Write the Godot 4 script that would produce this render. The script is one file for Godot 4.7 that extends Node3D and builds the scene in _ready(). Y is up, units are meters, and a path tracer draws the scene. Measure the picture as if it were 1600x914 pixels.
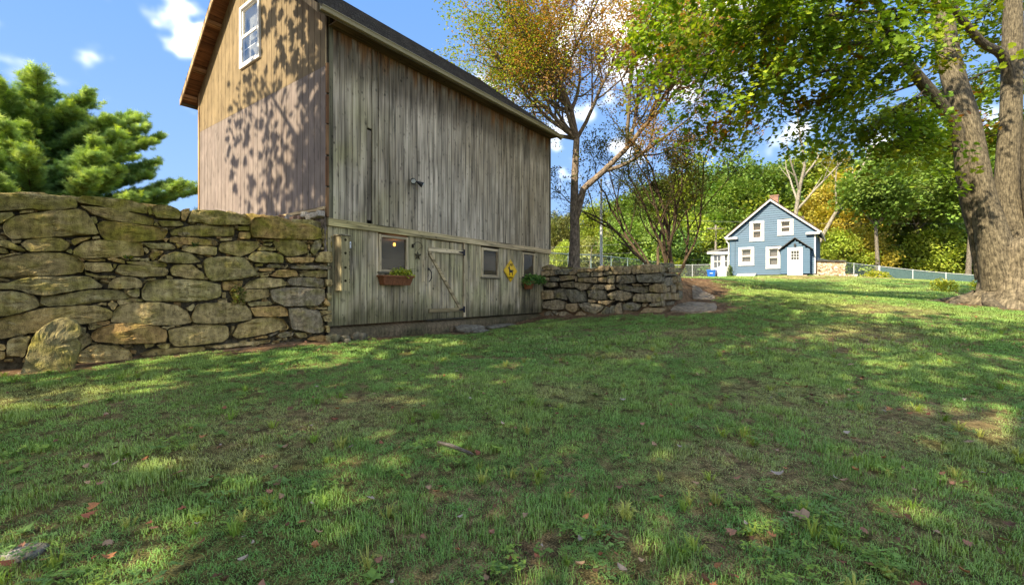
extends Node3D
# A weathered bank barn between fieldstone walls, a lawn under maples and a blue cottage on the rise.
# x is to the right of the camera, z = -depth; the camera's foot is the origin.

const SUN_FROM := Vector3(-0.59, 0.60, 0.54)
const EXPOSURE := 2.8

var M := {}
var rng := RandomNumberGenerator.new()
var counts := {}

func _ready():
	rng.seed = 7
	# --- camera, sky, sun, exposure
	var cam := Camera3D.new(); cam.name = "camera"
	cam.position = Vector3(0, 1.5, 0); cam.fov = 65.47; cam.near = 0.05; cam.far = 2500.0
	add_child(cam); cam.current = true
	var env := Environment.new()
	env.background_mode = Environment.BG_SKY
	var sky := Sky.new()
	var pan := PanoramaSkyMaterial.new(); pan.panorama = sky_picture(); pan.energy_multiplier = 1.0
	sky.sky_material = pan; env.sky = sky
	env.tonemap_mode = Environment.TONE_MAPPER_LINEAR; env.tonemap_exposure = EXPOSURE
	env.sdfgi_enabled = true; env.ssao_enabled = true; env.ssil_enabled = true
	var we := WorldEnvironment.new(); we.name = "environment"; we.environment = env; add_child(we)
	var sun := DirectionalLight3D.new(); sun.name = "sun"; sun.light_energy = 1.4; sun.light_color = Color(1.0, 0.94, 0.82)
	sun.light_angular_distance = 0.5; sun.shadow_enabled = true
	add_child(sun); sun.look_at_from_position(SUN_FROM * 50.0, Vector3.ZERO)
	# --- setting
	materials()
	land()
	barn()
	left_wall()
	right_wall()
	cottage()
	yard_things()
	barn_things()
	far_things()
	trees()
	lawn()
	litter()

# ---------------------------------------------------------------- helpers
class Sheet:
	var v := PackedVector3Array()
	var n := PackedVector3Array()
	var c := PackedColorArray()
	var t := PackedVector2Array()
	var i := PackedInt32Array()
	var uo := Vector2.ZERO
	var grain := 1
	func tri(a: Vector3, b: Vector3, d: Vector3, col := Color.WHITE):   # counter-clockwise from outside
		var k := v.size(); var m := (b - a).cross(d - a).normalized()
		for p in [a, b, d]:
			v.append(p); n.append(m); c.append(col); t.append(uv(p, m))
		i.append_array([k, k + 2, k + 1])
	func uv(p: Vector3, m: Vector3) -> Vector2:
		var q := p
		var along: float = q[grain]
		var across := 0.0
		if absf(m[grain]) > 0.7:
			along = q[(grain + 1) % 3]; across = q[(grain + 2) % 3]
		else:
			across = q[(grain + 1) % 3] + q[(grain + 2) % 3]
		return Vector2(across, along) + uo
	func quad(a: Vector3, b: Vector3, d: Vector3, e: Vector3, col := Color.WHITE):
		quadc(a, b, d, e, col, col, col, col)
	func quadc(a: Vector3, b: Vector3, d: Vector3, e: Vector3, ca: Color, cb: Color, cd: Color, ce: Color):
		var k := v.size(); var m := (d - a).cross(e - b).normalized()
		v.append_array([a, b, d, e]); n.append_array([m, m, m, m]); c.append_array([ca, cb, cd, ce])
		t.append_array([uv(a, m), uv(b, m), uv(d, m), uv(e, m)])
		i.append_array([k, k + 2, k + 1, k, k + 3, k + 2])
	func box(lo: Vector3, hi: Vector3, col := Color.WHITE, b := 0.0, at := Transform3D()):
		# a box with its edges cut by b
		var s := (hi - lo) * 0.5; var o := (hi + lo) * 0.5
		var f := func(x: float, y: float, z: float) -> Vector3: return at * (o + Vector3(x, y, z))
		if b <= 0.0:
			var p := []
			for k in 8: p.append(f.call(s.x * (1 if k & 1 else -1), s.y * (1 if k & 2 else -1), s.z * (1 if k & 4 else -1)))
			quad(p[4], p[5], p[7], p[6], col); quad(p[1], p[0], p[2], p[3], col)
			quad(p[5], p[1], p[3], p[7], col); quad(p[0], p[4], p[6], p[2], col)
			quad(p[6], p[7], p[3], p[2], col); quad(p[0], p[1], p[5], p[4], col)
			return
		var X := s.x; var Y := s.y; var Z := s.z
		for sg in [1.0, -1.0]:
			var fz := [f.call(-(X - b) * sg, -(Y - b), Z * sg), f.call((X - b) * sg, -(Y - b), Z * sg), f.call((X - b) * sg, Y - b, Z * sg), f.call(-(X - b) * sg, Y - b, Z * sg)]
			quad(fz[0], fz[1], fz[2], fz[3], col)
			var fx := [f.call(X * sg, -(Y - b), (Z - b) * sg), f.call(X * sg, -(Y - b), -(Z - b) * sg), f.call(X * sg, Y - b, -(Z - b) * sg), f.call(X * sg, Y - b, (Z - b) * sg)]
			quad(fx[0], fx[1], fx[2], fx[3], col)
			var fy := [f.call(-(X - b), Y * sg, (Z - b) * sg), f.call(X - b, Y * sg, (Z - b) * sg), f.call(X - b, Y * sg, -(Z - b) * sg), f.call(-(X - b), Y * sg, -(Z - b) * sg)]
			quad(fy[0], fy[1], fy[2], fy[3], col)
		for a in [-1.0, 1.0]:
			for d in [-1.0, 1.0]:
				qo(f.call(a * X, d * (Y - b), -(Z - b)), f.call(a * X, d * (Y - b), 0), f.call(a * X, d * (Y - b), Z - b), f.call(a * (X - b), d * Y, -(Z - b)), f.call(a * (X - b), d * Y, Z - b), at.basis * Vector3(a, d, 0), col)
				qo(f.call(-(X - b), a * Y, d * (Z - b)), f.call(0, a * Y, d * (Z - b)), f.call(X - b, a * Y, d * (Z - b)), f.call(-(X - b), a * (Y - b), d * Z), f.call(X - b, a * (Y - b), d * Z), at.basis * Vector3(0, a, d), col)
				qo(f.call(a * (X - b), -(Y - b), d * Z), f.call(a * (X - b), 0, d * Z), f.call(a * (X - b), Y - b, d * Z), f.call(a * X, -(Y - b), d * (Z - b)), f.call(a * X, Y - b, d * (Z - b)), at.basis * Vector3(a, 0, d), col)
				for e in [-1.0, 1.0]:
					var p1: Vector3 = f.call(a * X, d * (Y - b), e * (Z - b)); var p2: Vector3 = f.call(a * (X - b), d * Y, e * (Z - b)); var p3: Vector3 = f.call(a * (X - b), d * (Y - b), e * Z)
					if a * d * e > 0: tri(p1, p2, p3, col)
					else: tri(p1, p3, p2, col)
	func qo(a: Vector3, _m: Vector3, b: Vector3, d: Vector3, e: Vector3, out: Vector3, col: Color):
		if (b - a).cross(e - a).dot(out) > 0: quad(a, b, e, d, col)
		else: quad(a, d, e, b, col)
	func smooth_grid(p: PackedVector3Array, cols: int, col: PackedColorArray, closed := false, flip := false):
		# rows of points, counter-clockwise: row to the right, next row up
		var rows := p.size() / cols; var k := v.size()
		var nn := PackedVector3Array(); nn.resize(p.size())
		var add := PackedInt32Array()
		for r in rows - 1:
			for q in (cols if closed else cols - 1):
				var a := r * cols + q; var b := r * cols + (q + 1) % cols; var d := b + cols; var e := a + cols
				var m := (p[d] - p[a]).cross(p[e] - p[b])
				if flip: m = -m
				nn[a] += m; nn[b] += m; nn[d] += m; nn[e] += m
				if flip: add.append_array([k + a, k + b, k + d, k + a, k + d, k + e])
				else: add.append_array([k + a, k + d, k + b, k + a, k + e, k + d])
		for q in p.size():
			v.append(p[q]); n.append(nn[q].normalized()); c.append(col[q] if col.size() > 1 else col[0])
			t.append(Vector2(float(q % cols) / cols, p[q].y) + uo)
		i.append_array(add)
	func facet():
		# split the shared corners so that every face keeps its own normal
		var v2 := PackedVector3Array(); var n2 := PackedVector3Array(); var c2 := PackedColorArray(); var t2 := PackedVector2Array(); var i2 := PackedInt32Array()
		for k in range(0, i.size(), 3):
			var a := v[i[k]]; var b := v[i[k + 1]]; var d := v[i[k + 2]]
			var m := (d - a).cross(b - a).normalized()
			for j in 3:
				var q := i[k + j]
				v2.append(v[q]); n2.append((m * 0.72 + n[q] * 0.28).normalized()); c2.append(c[q]); t2.append(t[q]); i2.append(i2.size())
		v = v2; n = n2; c = c2; t = t2; i = i2
	func tube(path: PackedVector3Array, rad: PackedFloat32Array, sides: int, col := Color.WHITE, cap := false, bump := 0.0, seed_ := 0):
		if path.size() < 2: return
		var k := v.size(); var nrm := Vector3.ZERO; var along := 0.0
		for r in path.size():
			var d := (path[mini(r + 1, path.size() - 1)] - path[maxi(r - 1, 0)]).normalized()
			if r == 0:
				nrm = d.cross(Vector3(0.31, 0.2, 0.93)).normalized()
			else:
				along += path[r].distance_to(path[r - 1])
				nrm = (nrm - d * nrm.dot(d)).normalized()
			var bi := d.cross(nrm)
			for s in sides + 1:
				var a := TAU * s / sides
				var o := nrm * cos(a) + bi * sin(a)
				var f := 1.0
				if bump > 0.0: f += bump * (sin(a * 3.0 + seed_ + along * 0.7) * 0.6 + sin(a * 5.0 + seed_ * 2.0 - along * 1.1) * 0.4)
				v.append(path[r] + o * rad[r] * f); n.append(o); c.append(col); t.append(Vector2(float(s) / sides * maxf(1.0, roundf(rad[0] * 6.0)), along) + uo)
		for r in path.size() - 1:
			for s in sides:
				var a := k + r * (sides + 1) + s; var b := a + 1; var d2 := b + sides + 1; var e := a + sides + 1
				i.append_array([a, d2, b, a, e, d2])
		if cap:
			var last := path.size() - 1
			for s in sides:
				var q := k + last * (sides + 1) + s
				tri(v[q], v[q + 1], path[last], col)
				q = k + s
				tri(v[q + 1], v[q], path[0], col)
	func prism(poly: PackedVector2Array, z0: float, z1: float, col := Color.WHITE, at := Transform3D()):
		var q := poly
		if Geometry2D.is_polygon_clockwise(q): q.reverse()
		var ix := Geometry2D.triangulate_polygon(q)
		for k in range(0, ix.size(), 3):
			var a := q[ix[k]]; var b := q[ix[k + 1]]; var d := q[ix[k + 2]]
			if (b - a).cross(d - a) < 0: var s := b; b = d; d = s
			tri(at * Vector3(a.x, a.y, z1), at * Vector3(b.x, b.y, z1), at * Vector3(d.x, d.y, z1), col)
			tri(at * Vector3(a.x, a.y, z0), at * Vector3(d.x, d.y, z0), at * Vector3(b.x, b.y, z0), col)
		for k in q.size():
			var a := q[k]; var b := q[(k + 1) % q.size()]
			quad(at * Vector3(a.x, a.y, z0), at * Vector3(b.x, b.y, z0), at * Vector3(b.x, b.y, z1), at * Vector3(a.x, a.y, z1), col)
	func lathe(prof: PackedVector2Array, sides: int, at: Vector3, col := Color.WHITE):
		var p := PackedVector3Array()
		for q in prof:
			for s in sides: p.append(at + Vector3(cos(TAU * s / sides) * q.x, q.y, -sin(TAU * s / sides) * q.x))
		smooth_grid(p, sides, PackedColorArray([col]), true)
	func mesh(mat: Material) -> ArrayMesh:
		var a := []; a.resize(Mesh.ARRAY_MAX)
		a[Mesh.ARRAY_VERTEX] = v; a[Mesh.ARRAY_NORMAL] = n; a[Mesh.ARRAY_COLOR] = c; a[Mesh.ARRAY_TEX_UV] = t; a[Mesh.ARRAY_INDEX] = i
		var m := ArrayMesh.new()
		if v.size() > 2:
			m.add_surface_from_arrays(Mesh.PRIMITIVE_TRIANGLES, a)
			m.surface_set_material(0, mat)
		return m

func numbered(parent: Node, called: String) -> String:
	var key := str(parent.get_instance_id()) + called
	var k: int = counts.get(key, 0); counts[key] = k + 1
	return called if k == 0 else "%s_%03d" % [called, k]

func obj(called: String, st: Sheet, mat: Material, parent: Node = self, kind := "") -> MeshInstance3D:
	var o := MeshInstance3D.new(); o.mesh = st.mesh(mat); o.name = numbered(parent, called)
	if kind: o.set_meta("kind", kind)
	parent.add_child(o, true)
	return o

func shared(called: String, me: Mesh, parent: Node = self) -> MeshInstance3D:
	var o := MeshInstance3D.new(); o.mesh = me; o.name = numbered(parent, called)
	parent.add_child(o, true)
	return o

func tag(o: Node, label: String, category: String, group := "") -> Node:
	o.set_meta("label", label); o.set_meta("category", category)
	if group: o.set_meta("group", group)
	return o

func thing(called: String, label: String, category: String, at := Vector3.ZERO, turn := 0.0, group := "") -> Node3D:
	var o := Node3D.new(); o.name = numbered(self, called); add_child(o, true)
	o.position = at; o.rotation.y = turn
	tag(o, label, category, group)
	return o

func copies(called: String, me: Mesh, where: Array, tints: PackedColorArray, parent: Node, mat: Material = null) -> MultiMeshInstance3D:
	var mm := MultiMesh.new(); mm.transform_format = MultiMesh.TRANSFORM_3D; mm.use_colors = true
	mm.mesh = me; mm.instance_count = where.size()
	for k in where.size():
		mm.set_instance_transform(k, where[k]); mm.set_instance_color(k, tints[k] if tints.size() > 1 else tints[0])
	var o := MultiMeshInstance3D.new(); o.multimesh = mm; o.name = numbered(parent, called); o.set_meta("kind", "stuff")
	if mat: o.material_override = mat
	parent.add_child(o, true)
	return o

func r(a: float, b: float) -> float: return rng.randf_range(a, b)
func fac(col: Color, f: float) -> Color: return Color(col.r * f, col.g * f, col.b * f)
func noise(seed_: int, freq: float, oct := 3, kind := FastNoiseLite.TYPE_SIMPLEX_SMOOTH) -> FastNoiseLite:
	var f := FastNoiseLite.new(); f.seed = seed_; f.frequency = freq; f.noise_type = kind
	f.fractal_type = FastNoiseLite.FRACTAL_FBM; f.fractal_octaves = oct
	return f

# ---------------------------------------------------------------- textures and materials
func field(seed_: int, freq: float, w: int, h: int, sx := 1, sy := 1, oct := 4, kind := FastNoiseLite.TYPE_SIMPLEX_SMOOTH) -> PackedByteArray:
	# seamless noise in bytes; sx, sy stretch it
	var im: Image = noise(seed_, freq, oct, kind).get_seamless_image(w / sx, h / sy)
	im.convert(Image.FORMAT_L8)
	if sx > 1 or sy > 1: im.resize(w, h, Image.INTERPOLATE_CUBIC)
	return im.get_data()

func picture(w: int, h: int, f: Callable) -> ImageTexture:
	# f(k) gives a grey value 0..1 or a Color for pixel k
	var d := PackedByteArray(); d.resize(w * h * 3)
	for k in w * h:
		var q: Color = f.call(k)
		d[k * 3] = int(clampf(q.r, 0, 1) * 255.0); d[k * 3 + 1] = int(clampf(q.g, 0, 1) * 255.0); d[k * 3 + 2] = int(clampf(q.b, 0, 1) * 255.0)
	return ImageTexture.create_from_image(Image.create_from_data(w, h, false, Image.FORMAT_RGB8, d))

func mat(called: String, rough := 0.85, tex: Texture2D = null, scale := Vector3.ONE, tri := true, height: Texture2D = null, relief := 0.0) -> StandardMaterial3D:
	var m := StandardMaterial3D.new(); m.resource_name = called
	m.vertex_color_use_as_albedo = true; m.roughness = rough; m.metallic_specular = 0.35
	m.albedo_texture = tex; m.uv1_scale = scale; m.uv1_triplanar = tri and (tex != null or height != null)
	if height:
		m.heightmap_enabled = true; m.heightmap_texture = height; m.heightmap_scale = relief
	M[called] = m
	return m

func materials():
	# weathered wood, grain along v: one tile is 1 m across and 4 m along
	var w := 256; var h := 1024
	var g1 := field(3, 0.05, w, h, 1, 32, 4); var g2 := field(4, 0.16, w, h, 1, 64, 2); var g3 := field(5, 0.012, w, h, 1, 4, 3); var g4 := field(6, 0.03, w, h, 1, 2, 3)
	var knots := []
	for k in 8: knots.append([r(0.05, 0.95) * w, r(0.02, 0.98) * h, r(3.0, 6.5), r(0.15, 0.40)])
	var wood_f := func(k: int) -> Color:
		var a := g1[k] / 255.0; var b := g2[k] / 255.0; var e := g3[k] / 255.0; var q := g4[k] / 255.0
		var x := 0.82 + (a - 0.5) * 0.42 + (b - 0.5) * 0.26 + (e - 0.5) * 0.28
		if a < 0.30: x -= (0.30 - a) * 0.9
		if q > 0.74: x -= (q - 0.74) * 1.1
		for n in knots:   # one tile is 1 m by 4 m: a texel is as wide as it is high
			var dx: float = (k % w - n[0]) / n[2]; var dy: float = (k / w - n[1]) / (n[2] * 1.5)
			var dd := dx * dx + dy * dy
			if dd < 1.6: x -= n[3] * (1.0 - smoothstep(0.35, 1.6, dd))
		return Color(x, x * 0.992, x * 0.975)
	var wood := picture(w, h, wood_f)
	var wood_h := picture(w, h, func(k): var x := (g1[k] * 0.6 + g2[k] * 0.4) / 255.0; return Color(x, x, x))
	mat("wood", 0.9, wood, Vector3(1, 0.25, 1), false, wood_h, 0.35)
	mat("fresh_wood", 0.75, wood, Vector3(0.8, 0.25, 1), false, wood_h, 0.12)
	# painted sheet siding: faint upright grain
	var s1 := field(11, 0.08, 256, 512, 1, 16, 3); var s2 := field(12, 0.015, 256, 512, 1, 2, 3); var s3 := field(13, 0.05, 256, 512, 1, 4, 2)
	mat("siding_sheet", 0.8, picture(256, 512, func(k): var x := 0.86 + (s1[k] / 255.0 - 0.5) * 0.10 + (s2[k] / 255.0 - 0.5) * 0.14 - maxf(0.0, s3[k] / 255.0 - 0.72) * 0.8; return Color(x, x * 0.99, x * 0.97)), Vector3(0.6, 0.4, 1), false, picture(256, 512, func(k): var x := s1[k] / 255.0; return Color(x, x, x)), 0.12)
	# fieldstone
	var q1 := field(21, 0.012, 512, 512, 1, 1, 5); var q2 := field(22, 0.10, 512, 512, 1, 1, 3); var q3 := field(23, 0.03, 512, 512, 2, 8, 4); var q4 := field(24, 0.025, 512, 512, 1, 1, 4)
	var rock_f := func(k: int) -> Color:
		var a := q1[k] / 255.0; var b := q2[k] / 255.0; var e := q3[k] / 255.0; var l := q4[k] / 255.0
		var x := 0.84 + (a - 0.5) * 0.40 + (b - 0.5) * 0.40 + (e - 0.5) * 0.32
		var q := Color(x, x * 0.98, x * 0.93)
		if l > 0.63: q = q.lerp(Color(0.98, 0.97, 0.86), clampf((l - 0.63) * 3.5, 0, 0.45))
		if l < 0.33: q = q.lerp(Color(0.42, 0.39, 0.32), clampf((0.33 - l) * 3.5, 0, 0.5))
		return q
	var rock := picture(512, 512, rock_f)
	var rock_h := picture(512, 512, func(k): var x := q2[k] / 255.0 * 0.35 + q3[k] / 255.0 * 0.4 + q1[k] / 255.0 * 0.25; return Color(x, x, x))
	mat("fieldstone", 0.92, rock, Vector3(1.3, 1.3, 1.3), true, rock_h, 3.4)
	mat("slab_stone", 0.85, rock, Vector3(0.9, 0.9, 0.9), true, rock_h, 0.9)
	mat("concrete", 0.95, rock, Vector3(1.7, 1.7, 1.7), true, rock_h, 0.8)
	# bark: upright furrows
	var k1 := field(31, 0.055, 256, 512, 1, 8, 4, FastNoiseLite.TYPE_SIMPLEX); var k2 := field(32, 0.02, 256, 512, 1, 1, 4); var k3 := field(33, 0.09, 256, 512, 1, 2, 3)
	var bark := picture(256, 512, func(k): var x := 0.74 + (k1[k] / 255.0 - 0.5) * 0.42 + (k2[k] / 255.0 - 0.5) * 0.40 + (k3[k] / 255.0 - 0.5) * 0.30; return Color(x, x * 0.985, x * 0.955))
	var bark_h := picture(256, 512, func(k): var x := absf(k1[k] / 255.0 - 0.5) * 1.5 + k3[k] / 255.0 * 0.25; return Color(x, x, x))
	mat("bark", 0.95, bark, Vector3(1, 0.6, 1), false, bark_h, 1.8)
	# ground
	var e1 := field(41, 0.02, 512, 512, 1, 1, 5); var e2 := field(42, 0.15, 512, 512, 1, 1, 3)
	var earth := picture(512, 512, func(k): var x := 0.72 + (e1[k] / 255.0 - 0.5) * 0.6 + (e2[k] / 255.0 - 0.5) * 0.7; return Color(x, x * 0.99, x * 0.96))
	var earth_h := picture(512, 512, func(k): var x := e1[k] / 255.0 * 0.5 + e2[k] / 255.0 * 0.5; return Color(x, x, x))
	var gm := mat("earth", 0.97, earth, Vector3(0.8, 0.8, 0.8), true, earth_h, 3.0)
	gm.metallic_specular = 0.15
	# roof shingles
	mat("shingle", 0.95, rock, Vector3(2.2, 2.2, 2.2), true, rock_h, 0.8)
	mat("paint", 0.55); mat("satin", 0.35); mat("rough", 0.9)
	var lm := mat("metal", 0.4); lm.metallic = 0.75
	var im := mat("iron", 0.6); im.metallic = 0.3
	mat("clay", 0.8, rock, Vector3(4, 4, 4), true)
	for g in [["pane", Color(0.75, 0.78, 0.78, 0.05)], ["dusty_pane", Color(0.36, 0.33, 0.265, 0.6)]]:
		var p := StandardMaterial3D.new(); p.resource_name = g[0]; p.albedo_color = g[1]; p.transparency = BaseMaterial3D.TRANSPARENCY_ALPHA
		p.roughness = 0.04; p.metallic_specular = 0.5 if g[0] == "pane" else 0.22; M[g[0]] = p
	var bulb := StandardMaterial3D.new(); bulb.resource_name = "lit_bulb"; bulb.emission_enabled = true; bulb.emission = Color(1.0, 0.66, 0.28); bulb.emission_energy_multiplier = 9.0; M["bulb"] = bulb
	for g in [["leaf", 1.0], ["needle", 0.9], ["grass", 0.75], ["far_leaf", 0.8]]:
		var p := mat(g[0], 0.5 if g[0] != "grass" else 0.6); p.metallic_specular = 0.3
		p.backlight_enabled = true; p.backlight = Color(g[1], g[1], g[1] * 0.55)
	var dl := mat("dry_leaf", 0.8); dl.backlight_enabled = true; dl.backlight = Color(0.4, 0.3, 0.2)

func sky_picture() -> ImageTexture:
	var w := 1536; var h := 768
	var d := PackedFloat32Array(); d.resize(w * h * 3)
	var f1 := noise(61, 1.0, 5); var f2 := noise(21, 0.42, 3)
	var puffs := [[Vector3(-0.73, 0.575, -1), 0.06], [Vector3(-0.66, 0.555, -1), 0.03], [Vector3(-0.76, 0.285, -1), 0.032], [Vector3(0.23, 0.29, -1), 0.07], [Vector3(0.80, 0.33, -1), 0.03], [Vector3(0.36, 0.45, -1), 0.05], [Vector3(-0.55, 0.67, -1), 0.05], [Vector3(-0.72, 0.235, -1), 0.03]]
	for p in puffs: p[0] = p[0].normalized()
	for y in h:
		var up := PI * 0.5 - PI * (y + 0.5) / h
		var sy := sin(up); var cy := cos(up)
		var e := maxf(sy, 0.0)
		var k := pow(1.0 - e, 2.6)
		var base := Vector3(0.088, 0.212, 0.50).lerp(Vector3(0.28, 0.42, 0.62), k)
		for x in w:
			var q := base
			if sy > 0.0:
				var a := TAU * (x + 0.5) / w
				var dx := sin(a) * cy; var dz := -cos(a) * cy
				var cover := f2.get_noise_3d(dx * 3.1, sy * 4.4, dz * 3.1) * 1.25 + 0.12 + 0.10 * (1.0 - e)
				if y > h * 0.12:
					for p in puffs:
						var dot: float = p[0].x * dx + p[0].y * sy + p[0].z * dz
						if dot > 0.975: cover += 0.50 * maxf(0.0, 1.0 - acos(minf(dot, 1.0)) / p[1])
				if cover > -0.12:
					var fine := f1.get_noise_3d(dx * 8.0, sy * 13.0, dz * 8.0) + 0.35 * f1.get_noise_3d(dx * 26.0, sy * 34.0, dz * 26.0)
					var m := smoothstep(0.16, 0.80, cover + fine * 0.62)
					q = q.lerp(Vector3(1.85, 1.79, 1.68), m * 0.94)
			var at := (y * w + x) * 3
			d[at] = q.x; d[at + 1] = q.y; d[at + 2] = q.z
	for k in d.size(): d[k] *= SKY_GAIN
	return ImageTexture.create_from_image(Image.create_from_data(w, h, false, Image.FORMAT_RGBF, d.to_byte_array()))

const SKY_GAIN := 0.725

# ---------------------------------------------------------------- the lie of the land
const BX := Vector2(0.59535, 0.80347)    # along the barn's long wall, as (x, depth)
const BN := Vector2(0.80347, -0.59535)   # out of the long wall
const BC := Vector2(-3.321, 8.2)         # its near corner
const BARN_TURN := 0.93305               # rotation about y that lays x along the long wall
const HOUSE_TURN := -0.63774

func bp(X: float, y: float, Z: float) -> Vector3:   # a point in the barn's own axes, in the world
	var q := BC + BX * X + BN * Z
	return Vector3(q.x, y, -q.y)

func ground(x: float, d: float) -> float:
	var dd := clampf(d, -40.0, 48.0); var xx := clampf(x, -45.0, 48.0)
	var s: float = LAND_PLANE[0] + LAND_PLANE[1] * xx + LAND_PLANE[2] * dd
	for k in LAND:
		var q: float = (xx - k[0]) * (xx - k[0]) + (dd - k[1]) * (dd - k[1])
		if q > 1e-6: s += 0.5 * k[2] * q * log(q)
	if d > 52.0: s += (d - 52.0) * 0.06 + maxf(0.0, minf(d, 400.0) - 75.0) * 0.10
	# the banks held by the two stone walls
	var X := (x - BC.x) * BX.x + (d - BC.y) * BX.y; var Z := (x - BC.x) * BN.x + (d - BC.y) * BN.y
	if X < 0.06:
		var m := smoothstep(0.16, 0.5, 0.225 * X - 0.974 * Z) * (1.0 - smoothstep(8.5, 12.0, -X))
		s = lerpf(s, maxf(s, 2.52 - 0.02 * (0.225 * X - 0.974 * Z)), m)
	elif X > 7.1:
		var w := 0.16 + maxf(0.0, X - 8.8) * 0.5
		var m := smoothstep(7.16, 7.5, X) * (1.0 - smoothstep(3.5 - w, 3.5 + w, Z))
		s = lerpf(s, maxf(s, 2.12 + 0.22 * exp(-Z * Z * 0.5 - (X - 7.3) * (X - 7.3))), m)
	elif Z < -5.7:
		s = lerpf(s, maxf(s, 2.35), smoothstep(-5.75, -6.1, Z))
	return s

func on(x: float, d: float, up := 0.0) -> Vector3: return Vector3(x, ground(x, d) + up, -d)

func bare(x: float, d: float) -> float:   # 1 on bare soil, 0 on turf
	var X := (x - BC.x) * BX.x + (d - BC.y) * BX.y; var Z := (x - BC.x) * BN.x + (d - BC.y) * BN.y
	var wob := 0.16 * sin(x * 2.7 + d * 1.3) + 0.1 * sin(x * 6.1 - d * 4.7)
	var m := 0.0
	if X > -0.5 and X < 7.2: m = maxf(m, 1.0 - smoothstep(0.25, 0.62, Z + wob + 0.12 * sin(X * 1.1)))
	if X <= 0.0 and X > -9.0: m = maxf(m, 1.0 - smoothstep(0.12, 0.5, -(0.225 * X - 0.974 * Z) + wob))
	if X > 6.0 and X < 7.3 and Z < 4.3: m = maxf(m, smoothstep(6.25, 6.75, X + wob))
	# the worn way up beside the right wall
	var a := Vector2(4.6, 11.6); var b := Vector2(7.2, 18.5)
	var t := clampf((Vector2(x, d) - a).dot(b - a) / (b - a).length_squared(), 0, 1)
	m = maxf(m, 1.0 - smoothstep(0.55 + 0.35 * t, 1.0 + 0.5 * t, Vector2(x, d).distance_to(a.lerp(b, t)) + wob))
	m = maxf(m, 1.0 - smoothstep(1.6, 2.5, Vector2(x - 14.6, d - 13.0).length() + wob))
	m = maxf(m, 0.9 * (1.0 - smoothstep(0.04, 0.14, Vector2(x - 0.05, d - 2.54).length())))
	return clampf(m, 0, 1)

func spaced(list: Array) -> PackedFloat32Array:   # [from, to, step, to, step ...]
	var out := PackedFloat32Array(); var x: float = list[0]
	for k in range(1, list.size(), 2):
		while x < list[k] - 0.001:
			out.append(x); x += list[k + 1]
		x = list[k]
	out.append(x)
	return out

func land():
	var xs := spaced([-420, -120, 60, -40, 16, -14, 3.0, 16, 0.21, 44, 1.6, 120, 16, 420, 60])
	var ds := spaced([-200, -40, 40, -4, 6, 20, 0.21, 52, 1.0, 120, 8, 500, 40])
	var st := Sheet.new(); var p := PackedVector3Array(); var col := PackedColorArray()
	var f := noise(71, 0.35, 3); var f2 := noise(72, 1.6, 2)
	for d in ds:
		for x in xs:
			p.append(Vector3(x, ground(x, d), -d))
			var near := d > -4.0 and d < 30.0 and absf(x) < 30.0
			var m := bare(x, d) if near else 0.0
			var q := Color(0.22, 0.215, 0.075).lerp(Color(0.36, 0.27, 0.14), clampf(0.4 + f.get_noise_2d(x, d) * 1.2, 0, 1))
			var soil := Color(0.24, 0.15, 0.09).lerp(Color(0.42, 0.28, 0.17), clampf(0.5 + f2.get_noise_2d(x, d), 0, 1))
			col.append(q.lerp(soil, m))
	st.smooth_grid(p, xs.size(), col)
	obj("ground", st, M.earth, self, "structure")
	# the road beyond the cottage
	var rd := Sheet.new()
	for k in 40:
		var x0 := -40.0 + k * 4.0; var x1 := x0 + 4.0
		rd.quad(on(x0, 47.5, 0.05), on(x1, 47.5, 0.05), on(x1, 52.0, 0.06), on(x0, 52.0, 0.06), Color(0.06, 0.06, 0.062))
	obj("road", rd, M.rough, self, "structure")

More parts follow.
